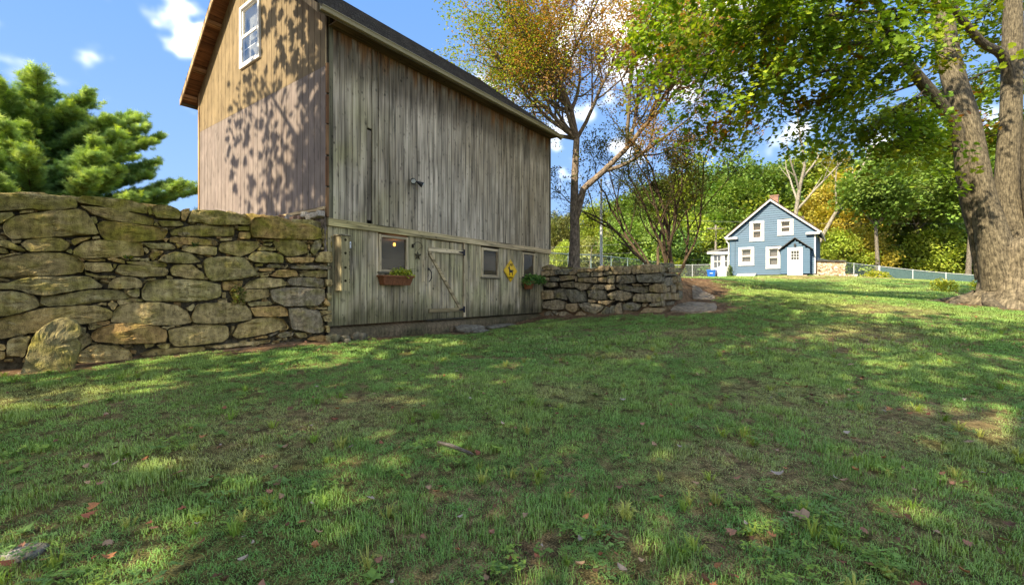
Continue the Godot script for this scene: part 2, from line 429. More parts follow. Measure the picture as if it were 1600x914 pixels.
# ---------------------------------------------------------------- the barn
func plank(st: Sheet, x0: float, x1: float, y0: float, y1: float, z: float, thick: float, tint: Callable, segs: int, skew := 0.0):
	# an upright board whose face is shaded by tint(x, y); edges eased
	var b := 0.004; var dz := r(-0.004, 0.004)
	var zl := z + dz - skew; var zr := z + dz + skew
	for k in segs:
		var ya := lerpf(y0, y1, float(k) / segs); var yb := lerpf(y0, y1, float(k + 1) / segs)
		var xm := (x0 + x1) * 0.5
		var ca: Color = tint.call(x0, ya); var cb: Color = tint.call(xm, ya); var cc: Color = tint.call(x1, ya)
		var da: Color = tint.call(x0, yb); var db: Color = tint.call(xm, yb); var dc: Color = tint.call(x1, yb)
		var zm := (zl + zr) * 0.5
		st.quadc(Vector3(x0 + b, ya, zl), Vector3(xm, ya, zm), Vector3(xm, yb, zm), Vector3(x0 + b, yb, zl), ca, cb, db, da)
		st.quadc(Vector3(xm, ya, zm), Vector3(x1 - b, ya, zr), Vector3(x1 - b, yb, zr), Vector3(xm, yb, zm), cb, cc, dc, db)
		st.quadc(Vector3(x0, ya, zl - b), Vector3(x0 + b, ya, zl), Vector3(x0 + b, yb, zl), Vector3(x0, yb, zl - b), ca, ca, da, da)
		st.quadc(Vector3(x1 - b, ya, zr), Vector3(x1, ya, zr - b), Vector3(x1, yb, zr - b), Vector3(x1 - b, yb, zr), cc, cc, dc, dc)
	var c0: Color = tint.call(x0, y0); var c1: Color = tint.call(x1, y1)
	st.quad(Vector3(x0, y0, z - thick), Vector3(x0, y0, zl - b), Vector3(x0, y1, zl - b), Vector3(x0, y1, z - thick), c0)
	st.quad(Vector3(x1, y0, zr - b), Vector3(x1, y0, z - thick), Vector3(x1, y1, z - thick), Vector3(x1, y1, zr - b), c1)
	st.quad(Vector3(x0, y1, zl - b), Vector3(x1, y1, zr - b), Vector3(x1, y1, z - thick), Vector3(x0, y1, z - thick), c1)
	st.quad(Vector3(x0, y0, z - thick), Vector3(x1, y0, z - thick), Vector3(x1, y0, zr - b), Vector3(x0, y0, zl - b), c0)
	st.quad(Vector3(x1, y0, z - thick), Vector3(x0, y0, z - thick), Vector3(x0, y1, z - thick), Vector3(x1, y1, z - thick), c0)

const BL := 7.55      # length of the long wall
const BW := 5.85      # width of the gable
const RZ := 3.14      # ridge, from the near long wall
const RISE := 0.80    # rise per metre of the near slope
const RISE_FAR := 0.928
const EAVE := 6.60    # underside of the roof at the long wall

func roof_y(z: float) -> float: return EAVE + RISE * -z if z > -RZ else EAVE + RISE_FAR * (BW + z)

func barn():
	var o := thing("barn", "tall weathered grey board barn with tan and pinkish sheet siding on its sunlit gable", "barn", Vector3(BC.x, 0, -BC.y), BARN_TURN)
	var fn := noise(81, 0.9, 3); var fs := noise(82, 0.35, 3); var fst := noise(83, 2.4, 3)
	# upper boards of the long wall
	var x := 0.10
	var seams := PackedFloat32Array()
	while x < BL - 0.02:
		seams.append(x); x += r(0.115, 0.205)
	seams.append(BL - 0.01)
	for k in seams.size() - 1:
		var x0 := seams[k] + r(0.001, 0.005); var x1 := seams[k + 1] - r(0.001, 0.005)
		if rng.randf() < 0.14: x1 -= r(0.004, 0.012)
		if k == 31: x1 -= 0.02
		var tone := r(0.86, 1.15); var warm := r(-0.1, 0.1)
		if rng.randf() < 0.12: tone *= 0.7
		var green := clampf(1.0 - x0 / 2.2, 0, 1)
		var reach := r(0.15, 0.85); var streak := r(0, 50)
		var f := func(px: float, y: float) -> Color:
			var n := fst.get_noise_2d(px * 6.0, y * 0.5 + streak)
			var q := Color(0.66 + warm * 0.05, 0.575, 0.45)
			q = q.lerp(Color(0.330, 0.261, 0.159), clampf(0.24 + fs.get_noise_2d(px * 0.8, y * 0.5) * 0.7 + n * 0.30, 0, 0.8))
			q = q.lerp(Color(0.374, 0.349, 0.156), green * clampf(0.55 + fn.get_noise_2d(px, y) - (y - 3.0) * 0.16, 0, 0.8))
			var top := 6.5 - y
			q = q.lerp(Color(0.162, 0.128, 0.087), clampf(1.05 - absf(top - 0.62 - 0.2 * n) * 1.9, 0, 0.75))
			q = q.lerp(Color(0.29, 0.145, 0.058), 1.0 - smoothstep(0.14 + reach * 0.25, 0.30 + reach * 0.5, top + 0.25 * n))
			return fac(q, tone)
		var st := Sheet.new(); st.uo = Vector2(r(0, 9), r(0, 9))
		var yb := 2.80 + r(-0.025, 0.03)
		if k == 5:
			# a patched board: a newer length let in, dark gap above it
			plank(st, x0, x1, 4.62 + 0.1 * (k - 4), 6.55, 0.0, 0.028, f, 12, r(-0.004, 0.004))
			obj("board", st, M.wood, o)
			st = Sheet.new(); st.uo = Vector2(r(0, 9), r(0, 9))
			plank(st, x0, x1, yb + 0.12, 4.58 + 0.1 * (k - 4), -0.012, 0.028, func(px, y): return fac(Color(0.26, 0.22, 0.16), 0.9 + 0.4 * fst.get_noise_2d(px * 5.0, y)), 8)
			obj("board", st, M.wood, o)
			continue
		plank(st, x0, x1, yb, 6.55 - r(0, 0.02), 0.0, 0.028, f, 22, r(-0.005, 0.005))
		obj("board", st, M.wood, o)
	# dark battens behind the joints
	var bk := Sheet.new()
	for k in 7: bk.box(Vector3(0.05, 2.9 + k * 0.6, -0.13), Vector3(BL - 0.05, 3.0 + k * 0.6, -0.036), Color(0.05, 0.042, 0.034))
	obj("wall_girt", bk, M.wood, o)
	# corner trim with a rusted strip
	var tr := Sheet.new()
	tr.box(Vector3(0.012, 2.82, -0.06), Vector3(0.098, 6.52, 0.012), Color(0.20, 0.185, 0.12), 0.005)
	obj("corner_board", tr, M.wood, o)
	var ru := Sheet.new()
	for k in 5: ru.box(Vector3(-0.034 + r(-0.006, 0.004), 2.86 + k * 0.56, -0.03), Vector3(0.008, 2.86 + (k + 1) * 0.56 - r(0.01, 0.05), 0.02 + r(-0.006, 0.006)), Color(0.24, 0.12, 0.055) if k % 2 else Color(0.30, 0.17, 0.085), 0.003)
	obj("rusted_flashing", ru, M.wood, o)
	var fc := Sheet.new(); fc.box(Vector3(BL - 0.008, 2.8, -0.06), Vector3(BL + 0.07, 6.5, 0.014), Color(0.2, 0.185, 0.14), 0.005)
	obj("corner_board", fc, M.wood, o)
	# the ledger beam
	var bm := Sheet.new(); bm.grain = 0; bm.uo = Vector2(0.3, 1.7)
	for k in 12:
		var a := -0.02 + k * (BL + 0.04) / 12.0; var b := a + (BL + 0.04) / 12.0
		var q := Color(0.613, 0.519, 0.243).lerp(Color(0.715, 0.566, 0.345), clampf(k / 7.0, 0, 1))
		var u := 2.705 + 0.008 * sin(k * 1.7)
		bm.quad(Vector3(a, 2.705, 0.05), Vector3(b, 2.705, 0.05), Vector3(b, 2.832, 0.05), Vector3(a, 2.832, 0.05), q)
		bm.quad(Vector3(a, 2.832, 0.05), Vector3(b, 2.832, 0.05), Vector3(b, 2.842, 0.04), Vector3(a, 2.842, 0.04), q)
		bm.quad(Vector3(a, 2.842, 0.04), Vector3(b, 2.842, 0.04), Vector3(b, 2.842, -0.03), Vector3(a, 2.842, -0.03), q)
		bm.quad(Vector3(a, 2.700, -0.03), Vector3(b, 2.700, -0.03), Vector3(b, 2.705, 0.05), Vector3(a, 2.705, 0.05), q)
	bm.quad(Vector3(-0.02, 2.70, -0.03), Vector3(-0.02, 2.705, 0.05), Vector3(-0.02, 2.842, 0.04), Vector3(-0.02, 2.842, -0.03), Color(0.2, 0.17, 0.1))
	obj("beam", bm, M.wood, o)
	lower_wall(o)
	gable(o)
	barn_roof(o)
	# plain far sides, floor and foundation
	var rw := Sheet.new()
	rw.box(Vector3(BL - 0.03, 0.3, -BW), Vector3(BL, 6.5, -0.04), Color(0.17, 0.15, 0.11))
	rw.prism(PackedVector2Array([Vector2(0.06, 6.5), Vector2(BW - 0.03, 6.5), Vector2(RZ, 9.20)]), BL - 0.03, BL, Color(0.17, 0.15, 0.11), Transform3D(Basis(Vector3(0, 0, -1), Vector3(0, 1, 0), Vector3(1, 0, 0)), Vector3.ZERO))
	obj("rear_gable_wall", rw, M.wood, o)
	var fw := Sheet.new(); fw.box(Vector3(0.04, 0.3, -BW), Vector3(BL - 0.03, 6.58, -BW + 0.04), Color(0.17, 0.15, 0.11))
	obj("far_long_wall", fw, M.wood, o)
	var fl := Sheet.new(); fl.grain = 0
	fl.box(Vector3(0.05, 2.72, -BW + 0.05), Vector3(BL - 0.04, 2.80, -0.14), Color(0.10, 0.08, 0.055))
	obj("loft_floor", fl, M.wood, o)
	var lf := Sheet.new(); lf.box(Vector3(0.0, 0.2, -BW + 0.04), Vector3(BL - 0.03, 0.86, -0.12), Color(0.09, 0.08, 0.07))
	obj("stable_floor", lf, M.concrete, o)
	var fd := Sheet.new()
	var fq := PackedVector3Array(); var cq := PackedColorArray()
	for rr in 7:
		for k in 61:
			var X := -0.02 + k * (BL - 0.4) / 60.0; var y := 0.25 + rr * 0.105
			var z := 0.055 + 0.03 * fn.get_noise_2d(X * 2.0, y * 3.0) + (0.06 * maxf(0.0, 0.7 - y))
			if rr == 6: z = -0.11
			fq.append(Vector3(X, minf(y, 0.875), z))
			cq.append(Color(0.22, 0.175, 0.115).lerp(Color(0.10, 0.092, 0.05), clampf(0.5 + fs.get_noise_2d(X * 2.0, y * 5.0) * 1.6, 0, 1)))
	fd.smooth_grid(fq, 61, cq)
	obj("foundation", fd, M.concrete, o)
	var gf := Sheet.new(); gf.box(Vector3(0.03, 0.3, -BW + 0.05), Vector3(0.32, 2.70, -0.10), Color(0.24, 0.21, 0.17))
	obj("gable_foundation", gf, M.fieldstone, o)

func lower_wall(o: Node3D):
	var fs := noise(91, 0.5, 3); var fst := noise(92, 2.2, 3); var fn := noise(93, 1.3, 3)
	# openings: x0, x1, y0, y1
	var holes := [[1.10, 1.85, 1.92, 2.67], [2.37, 3.59, 0.80, 2.72], [4.25, 4.99, 1.90, 2.66], [6.08, 6.73, 1.96, 2.66]]
	var cuts := PackedFloat32Array(); var x := 0.0
	for q in holes:
		while x < q[0] - 0.19:
			cuts.append(x); x += r(0.15, 0.24)
		if q[0] - x < 0.07 and cuts.size(): pass
		cuts.append(x) if q[0] - x > 0.06 else null
		x = q[0]; cuts.append(x)
		while x < q[1] - 0.20:
			x += r(0.16, 0.23); cuts.append(minf(x, q[1]))
		if cuts[-1] < q[1] - 0.001:
			if q[1] - cuts[-1] < 0.05: cuts[-1] = q[1]
			else: cuts.append(q[1])
		x = q[1] + r(0.15, 0.2)
	while x < BL - 0.12:
		cuts.append(x); x += r(0.15, 0.22)
	cuts.append(BL)
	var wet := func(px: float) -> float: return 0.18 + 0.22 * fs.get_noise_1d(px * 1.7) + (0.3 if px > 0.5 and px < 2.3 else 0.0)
	var make := func(x0: float, x1: float, y0: float, y1: float, z: float, parent: Node, called: String):
		if x1 - x0 < 0.02: return
		var tone := r(0.84, 1.16); var streak := r(0, 60)
		var f := func(px: float, y: float) -> Color:
			var n := fst.get_noise_2d(px * 7.0, y * 0.55 + streak)
			var q := Color(0.656, 0.535, 0.317)
			q = q.lerp(Color(0.768, 0.655, 0.491), clampf(0.35 + n, 0, 0.7))
			q = q.lerp(Color(0.492, 0.454, 0.237), clampf(0.25 + fn.get_noise_2d(px * 0.8, y * 0.8) * 1.1 + maxf(0.0, 1.3 - px) * 0.35, 0, 0.75))
			q = q.lerp(Color(0.256, 0.217, 0.146), clampf(fs.get_noise_2d(px * 1.4 + 40.0, y * 0.9) * 1.8 - 0.25 + n * 0.5, 0, 0.75))
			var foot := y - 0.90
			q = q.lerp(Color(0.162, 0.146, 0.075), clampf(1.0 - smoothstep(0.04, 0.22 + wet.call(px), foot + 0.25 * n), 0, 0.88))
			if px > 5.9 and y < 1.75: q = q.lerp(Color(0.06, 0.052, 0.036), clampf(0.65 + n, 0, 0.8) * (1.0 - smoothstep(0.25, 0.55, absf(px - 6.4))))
			return fac(q, tone)
		var st := Sheet.new(); st.uo = Vector2(r(0, 9), r(0, 9))
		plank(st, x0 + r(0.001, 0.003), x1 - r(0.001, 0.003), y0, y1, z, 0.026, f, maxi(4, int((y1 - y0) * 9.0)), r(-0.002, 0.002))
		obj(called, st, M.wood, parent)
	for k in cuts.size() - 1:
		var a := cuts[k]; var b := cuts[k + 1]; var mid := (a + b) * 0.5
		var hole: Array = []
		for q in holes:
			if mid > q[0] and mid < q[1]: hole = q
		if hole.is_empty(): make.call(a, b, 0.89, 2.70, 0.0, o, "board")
		elif hole[2] > 0.9: make.call(a, b, 0.89, hole[2], 0.0, o, "board")
	# boards behind the joints keep daylight out
	# the door
	var d := Sheet.new()
	d.box(Vector3(3.588, 0.90, -0.02), Vector3(3.672, 2.70, 0.022), Color(0.800, 0.651, 0.413), 0.004)
	obj("door_post", d, M.wood, o)
	d = Sheet.new(); d.grain = 0
	d.box(Vector3(2.372, 0.872, -0.10), Vector3(3.585, 0.892, 0.02), Color(0.09, 0.08, 0.06), 0.003)
	var door := obj("door", d, M.wood, o)
	var xs := [2.385, 2.56, 2.74, 2.93, 3.11, 3.30, 3.44, 3.575]
	for k in 7: make.call(xs[k], xs[k + 1], 0.90, 2.685, -0.012, door, "door_board")
	var bt := Sheet.new(); bt.grain = 0; bt.uo = Vector2(0.4, 0.2)
	bt.box(Vector3(2.43, 2.415, -0.01), Vector3(3.57, 2.515, 0.018), Color(0.800, 0.651, 0.413), 0.004); obj("batten", bt, M.wood, door)
	bt = Sheet.new(); bt.grain = 0; bt.uo = Vector2(0.1, 3.2)
	bt.box(Vector3(2.45, 1.045, -0.01), Vector3(3.57, 1.135, 0.018), Color(0.369, 0.291, 0.157), 0.004); obj("batten", bt, M.wood, door)
	bt = Sheet.new(); bt.grain = 0; bt.uo = Vector2(0.6, 1.2)
	var a0 := Vector2(2.46, 2.40); var a1 := Vector2(3.45, 1.145); var along := (a1 - a0).normalized()
	bt.box(Vector3(0, -0.04, -0.01), Vector3(a0.distance_to(a1), 0.04, 0.016), Color(0.582, 0.453, 0.255), 0.004, Transform3D(Basis(Vector3(0, 0, 1), along.angle()), Vector3(a0.x, a0.y, 0)))
	obj("brace", bt, M.wood, door)
	for y in [2.47, 1.09]:
		var hg := Sheet.new()
		hg.prism(PackedVector2Array([Vector2(3.40, y - 0.008), Vector2(3.56, y - 0.035), Vector2(3.56, y + 0.035), Vector2(3.40, y + 0.008)]), 0.019, 0.024, Color(0.03, 0.03, 0.032))
		hg.box(Vector3(3.565, y - 0.075, 0.012), Vector3(3.625, y + 0.075, 0.030), Color(0.035, 0.035, 0.04), 0.004)
		obj("hinge", hg, M.iron, door)
	var hd := Sheet.new(); var path := PackedVector3Array(); var rad := PackedFloat32Array()
	for k in 9:
		var t := k / 8.0
		path.append(Vector3(2.45 + 0.045 * sin(t * PI) + 0.01 * sin(t * 9.0), 2.03 - 0.29 * t, 0.004 + 0.05 * sin(t * PI))); rad.append(0.010)
	hd.tube(path, rad, 6, Color(0.03, 0.03, 0.03), true); hd.box(Vector3(2.425, 2.0, -0.008), Vector3(2.465, 2.05, 0.012), Color(0.03, 0.03, 0.03), 0.003)
	obj("handle", hd, M.iron, door)
	var lt := Sheet.new(); lt.box(Vector3(2.265, 1.745, -0.002), Vector3(2.315, 2.20, 0.024), Color(0.800, 0.651, 0.413), 0.003); obj("wood_strip", lt, M.wood, o)
	# windows: frame bars round a recessed pane
	for q in [[1.10, 1.85, 1.92, 2.67, 0.055], [4.25, 4.99, 1.90, 2.66, 0.075], [6.08, 6.73, 1.96, 2.66, 0.05]]:
		var w := Sheet.new(); var e: float = q[4]; var fcol := Color(0.800, 0.651, 0.413)
		w.box(Vector3(q[0], q[2], -0.05), Vector3(q[0] + e, q[3], 0.022), fcol, 0.004)
		w.box(Vector3(q[1] - e, q[2], -0.05), Vector3(q[1], q[3], 0.022), fcol, 0.004)
		var w2 := w
		w2.grain = 0
		w2.box(Vector3(q[0] + e, q[3] - e, -0.05), Vector3(q[1] - e, q[3], 0.020), fac(fcol, 0.95), 0.004)
		w2.box(Vector3(q[0] + e, q[2], -0.05), Vector3(q[1] - e, q[2] + e * 0.8, 0.020), fac(fcol, 0.8), 0.004)
		var wn := obj("window", w, M.wood, o)
		var sl := Sheet.new(); sl.grain = 0
		sl.box(Vector3(q[0] - 0.03, q[2] - 0.035, -0.02), Vector3(q[1] + 0.03, q[2] - 0.002, 0.045), Color(0.24, 0.215, 0.15), 0.004)
		obj("sill", sl, M.wood, wn)
		var pn := Sheet.new(); pn.box(Vector3(q[0] + e, q[2] + e * 0.8, -0.024), Vector3(q[1] - e, q[3] - e, -0.020))
		obj("pane", pn, M.dusty_pane, wn)

func gable(o: Node3D):
	# grooved sheets; local x faces -X of the barn, so t = distance from the near corner runs along -z
	var fs := noise(101, 0.6, 3); var fst := noise(102, 3.0, 3)
	var win := [2.50, 3.42, 6.50, 7.86]
	var step := 0.2033
	for row in 2:
		var col_w := step * 6.0
		var k := 0
		while k * col_w < BW:
			var t0 := k * col_w; var t1 := minf(BW, t0 + col_w)
			var st := Sheet.new(); st.uo = Vector2(r(0, 9), r(0, 9))
			var xo := -0.030 if row == 0 else -0.026
			var cuts := PackedFloat32Array([t0 + 0.002])
			var g := t0 + step
			while g < t1 - 0.02:
				cuts.append(g - 0.006); cuts.append(g + 0.006); g += step
			cuts.append(t1 - 0.002)
			var tone := r(0.93, 1.07)
			for c in cuts.size() - 1:
				var a := cuts[c]; var b := cuts[c + 1]
				var groove := b - a < 0.02
				var x := xo + (0.011 if groove else 0.0)
				var parts := [[a, b]]
				if row == 1:   # split at the window's sides
					parts = []
					var q := a
					for e in [win[0], win[1]]:
						if e > q + 0.001 and e < b - 0.001: parts.append([q, e]); q = e
					parts.append([q, b])
				for s in parts:
					var lo := 3.06 if row == 0 else 5.60
					var hi0: float = 5.592 if row == 0 else roof_y(-s[0]) - 0.005
					var hi1: float = 5.592 if row == 0 else roof_y(-s[1]) - 0.005
					var mid: float = (s[0] + s[1]) * 0.5
					if row == 1 and s[0] < RZ and s[1] > RZ:
						strip(st, x, s[0], RZ, lo, hi0, roof_y(-RZ) - 0.005, row, tone, fs, fst, win)
						strip(st, x, RZ, s[1], lo, roof_y(-RZ) - 0.005, hi1, row, tone, fs, fst, win)
					else: strip(st, x, s[0], s[1], lo, hi0, hi1, row, tone, fs, fst, win)
					if groove:
						for e in [[s[0], 1.0], [s[1], -1.0]]:
							pass
				if groove:
					var y1: float = 5.592 if row == 0 else roof_y(-(a + b) * 0.5) - 0.005
					var y0 := 3.06 if row == 0 else 5.60
					var gc := Color(0.2, 0.15, 0.1)
					st.quad(Vector3(x, y0, -a), Vector3(xo, y0, -a), Vector3(xo, y1, -a), Vector3(x, y1, -a), gc) if not (row == 1 and a > win[0] - 0.01 and a < win[1] + 0.01) else null
					st.quad(Vector3(xo, y0, -b), Vector3(x, y0, -b), Vector3(x, y1, -b), Vector3(xo, y1, -b), gc) if not (row == 1 and b > win[0] - 0.01 and b < win[1] + 0.01) else null
			obj("siding_sheet", st, M.siding_sheet, o)
			k += 1
	# solid board wall behind the sheets, with the window's opening
	var bw := Sheet.new()
	var hole := [win[0] + 0.02, win[1] - 0.02]
	var at := Transform3D(Basis(Vector3(0, 0, -1), Vector3(0, 1, 0), Vector3(1, 0, 0)), Vector3.ZERO)
	bw.prism(PackedVector2Array([Vector2(0.03, 2.75), Vector2(hole[0], 2.75), Vector2(hole[0], roof_y(-hole[0]) - 0.03), Vector2(0.03, EAVE - 0.02)]), -0.014, 0.012, Color(0.2, 0.15, 0.1), at)
	bw.prism(PackedVector2Array([Vector2(hole[1], 2.75), Vector2(BW - 0.03, 2.75), Vector2(BW - 0.03, EAVE - 0.02), Vector2(hole[1], roof_y(-hole[1]) - 0.03)]), -0.014, 0.012, Color(0.2, 0.15, 0.1), at)
	bw.prism(PackedVector2Array([Vector2(hole[0], 2.75), Vector2(hole[1], 2.75), Vector2(hole[1], win[2] + 0.02), Vector2(hole[0], win[2] + 0.02)]), -0.014, 0.012, Color(0.2, 0.15, 0.1), at)
	bw.prism(PackedVector2Array([Vector2(hole[0], win[3] - 0.02), Vector2(hole[1], win[3] - 0.02), Vector2(hole[1], roof_y(-hole[1]) - 0.03), Vector2(RZ, roof_y(-RZ) - 0.03), Vector2(hole[0], roof_y(-hole[0]) - 0.03)]), -0.014, 0.012, Color(0.2, 0.15, 0.1), at)
	obj("gable_sheathing", bw, M.wood, o)
	# corner trims
	var ct := Sheet.new(); ct.box(Vector3(-0.05, 2.7, -BW - 0.012), Vector3(0.02, EAVE - 0.02, -BW + 0.075), Color(0.42, 0.28, 0.15), 0.005)
	obj("corner_board", ct, M.fresh_wood, o)
	ct = Sheet.new(); ct.box(Vector3(-0.046, 5.62, -0.012), Vector3(-0.031, EAVE + 0.02, -0.004), Color(0.6, 0.45, 0.24), 0.002); obj("corner_board", ct, M.fresh_wood, o)
	# the sill strip that slopes off the masonry, and the broken whitewashed masonry under it
	var sb := Sheet.new(); sb.grain = 2
	sb.box(Vector3(-0.075, 2.99, -2.1), Vector3(-0.01, 3.05, -0.03), Color(0.62, 0.47, 0.26), 0.004); obj("sill_board", sb, M.fresh_wood, o)
	for k in 11:
		var z := -0.06 - k * 0.15
		var s := Sheet.new()
		var w := r(0.05, 0.09)
		var white := k < 4 or rng.randf() < 0.3
		var q := Color(0.62, 0.56, 0.50) if white else Color(0.34, 0.22, 0.16)
		s.box(Vector3(-w, -0.05, -w), Vector3(w, 0.055, w), fac(q, r(0.8, 1.1)), 0.014, Transform3D(Basis.from_euler(Vector3(r(-0.3, 0.3), r(-0.5, 0.5), r(-0.3, 0.3))), Vector3(-0.11 - r(0, 0.05), 2.90 + r(-0.04, 0.05), z)))
		obj("loose_brick", s, M.clay, o)
	var ms := Sheet.new(); ms.box(Vector3(-0.05, 2.2, -BW), Vector3(0.02, 2.985, -0.03), Color(0.30, 0.25, 0.21))
	obj("masonry_base", ms, M.fieldstone, o)
	# window
	var w := Sheet.new(); var white := Color(0.74, 0.73, 0.71)
	for q in [[win[0] - 0.01, win[0] + 0.06, win[2] - 0.01, win[3] + 0.01], [win[1] - 0.06, win[1] + 0.01, win[2] - 0.01, win[3] + 0.01], [win[0] + 0.06, win[1] - 0.06, win[2] - 0.01, win[2] + 0.06], [win[0] + 0.06, win[1] - 0.06, win[3] - 0.06, win[3] + 0.01]]:
		w.box(Vector3(-0.075, q[2], -q[1]), Vector3(0.02, q[3], -q[0]), white, 0.005)
	var wn := obj("window", w, M.paint, o)
	for k in 2:
		var s := Sheet.new(); var y0: float = win[2] + 0.06 + k * 0.63; var y1 := y0 + 0.63; var x := -0.035 if k == 0 else -0.010
		for q in [[win[0] + 0.06, win[0] + 0.10, y0, y1], [win[1] - 0.10, win[1] - 0.06, y0, y1], [win[0] + 0.10, win[1] - 0.10, y0, y0 + 0.045], [win[0] + 0.10, win[1] - 0.10, y1 - 0.05, y1]]:
			s.box(Vector3(x - 0.025, q[2], -q[1]), Vector3(x, q[3], -q[0]), fac(white, 0.92), 0.003)
		obj("sash", s, M.paint, wn)
		var p := Sheet.new(); p.box(Vector3(x - 0.014, y0 + 0.045, -win[1] + 0.10), Vector3(x - 0.010, y1 - 0.05, -win[0] - 0.10)); obj("pane", p, M.pane, wn)
	var mu := Sheet.new()
	mu.box(Vector3(-0.044, win[2] + 0.105, -2.968), Vector3(-0.038, win[2] + 0.64, -2.952), white); mu.box(Vector3(-0.0445, win[2] + 0.36, -win[1] + 0.10), Vector3(-0.0385, win[2] + 0.376, -2.968), white); mu.box(Vector3(-0.0445, win[2] + 0.36, -2.952), Vector3(-0.0385, win[2] + 0.376, -win[0] - 0.10), white)
	obj("glazing_bar", mu, M.paint, wn)
	var cu := Sheet.new(); cu.box(Vector3(0.10, win[2] - 0.1, -win[1] - 0.1), Vector3(0.12, win[3] + 0.1, -win[0] + 0.1), Color(0.20, 0.21, 0.20)); obj("blind", cu, M.rough, wn)

func strip(st: Sheet, x: float, a: float, b: float, lo: float, hi0: float, hi1: float, row: int, tone: float, fs: FastNoiseLite, fst: FastNoiseLite, win: Array):
	if b - a < 0.0005: return
	var spans := [[lo, hi0, hi1]]
	var mid := (a + b) * 0.5
	if row == 1 and mid > win[0] and mid < win[1]: spans = [[lo, win[2], win[2]], [win[3], hi0, hi1]]
	for s in spans:
		var n := 10
		for k in n:
			var p := []
			for e in [[a, k, 1], [b, k, 2], [b, k + 1, 2], [a, k + 1, 1]]:
				var y: float = lerpf(s[0], s[e[2]], float(e[1]) / n)
				p.append(Vector3(x, y, -e[0]))
			var cs := []
			for q in p:
				var n1 := fst.get_noise_2d(q.z * 5.0, q.y * 0.5); var n2 := fs.get_noise_2d(q.z, q.y)
				var col := Color(0.271, 0.205, 0.115) if row == 1 else Color(0.271, 0.226, 0.207)
				if row == 0: col = col.lerp(Color(0.197, 0.149, 0.113), clampf(n1 * 0.45 + n2 * 0.5 + (2.3 + q.z) * 0.12, 0, 0.5))
				else: col = col.lerp(Color(0.255, 0.191, 0.116), clampf(n1 * 0.3 + (2.6 + q.z) * 0.22, 0, 0.5))
				cs.append(fac(col, tone * (1.0 + n2 * 0.12)))
			# faces -x: seen from outside, a is on the right
			st.quadc(p[1], p[0], p[3], p[2], cs[1], cs[0], cs[3], cs[2])

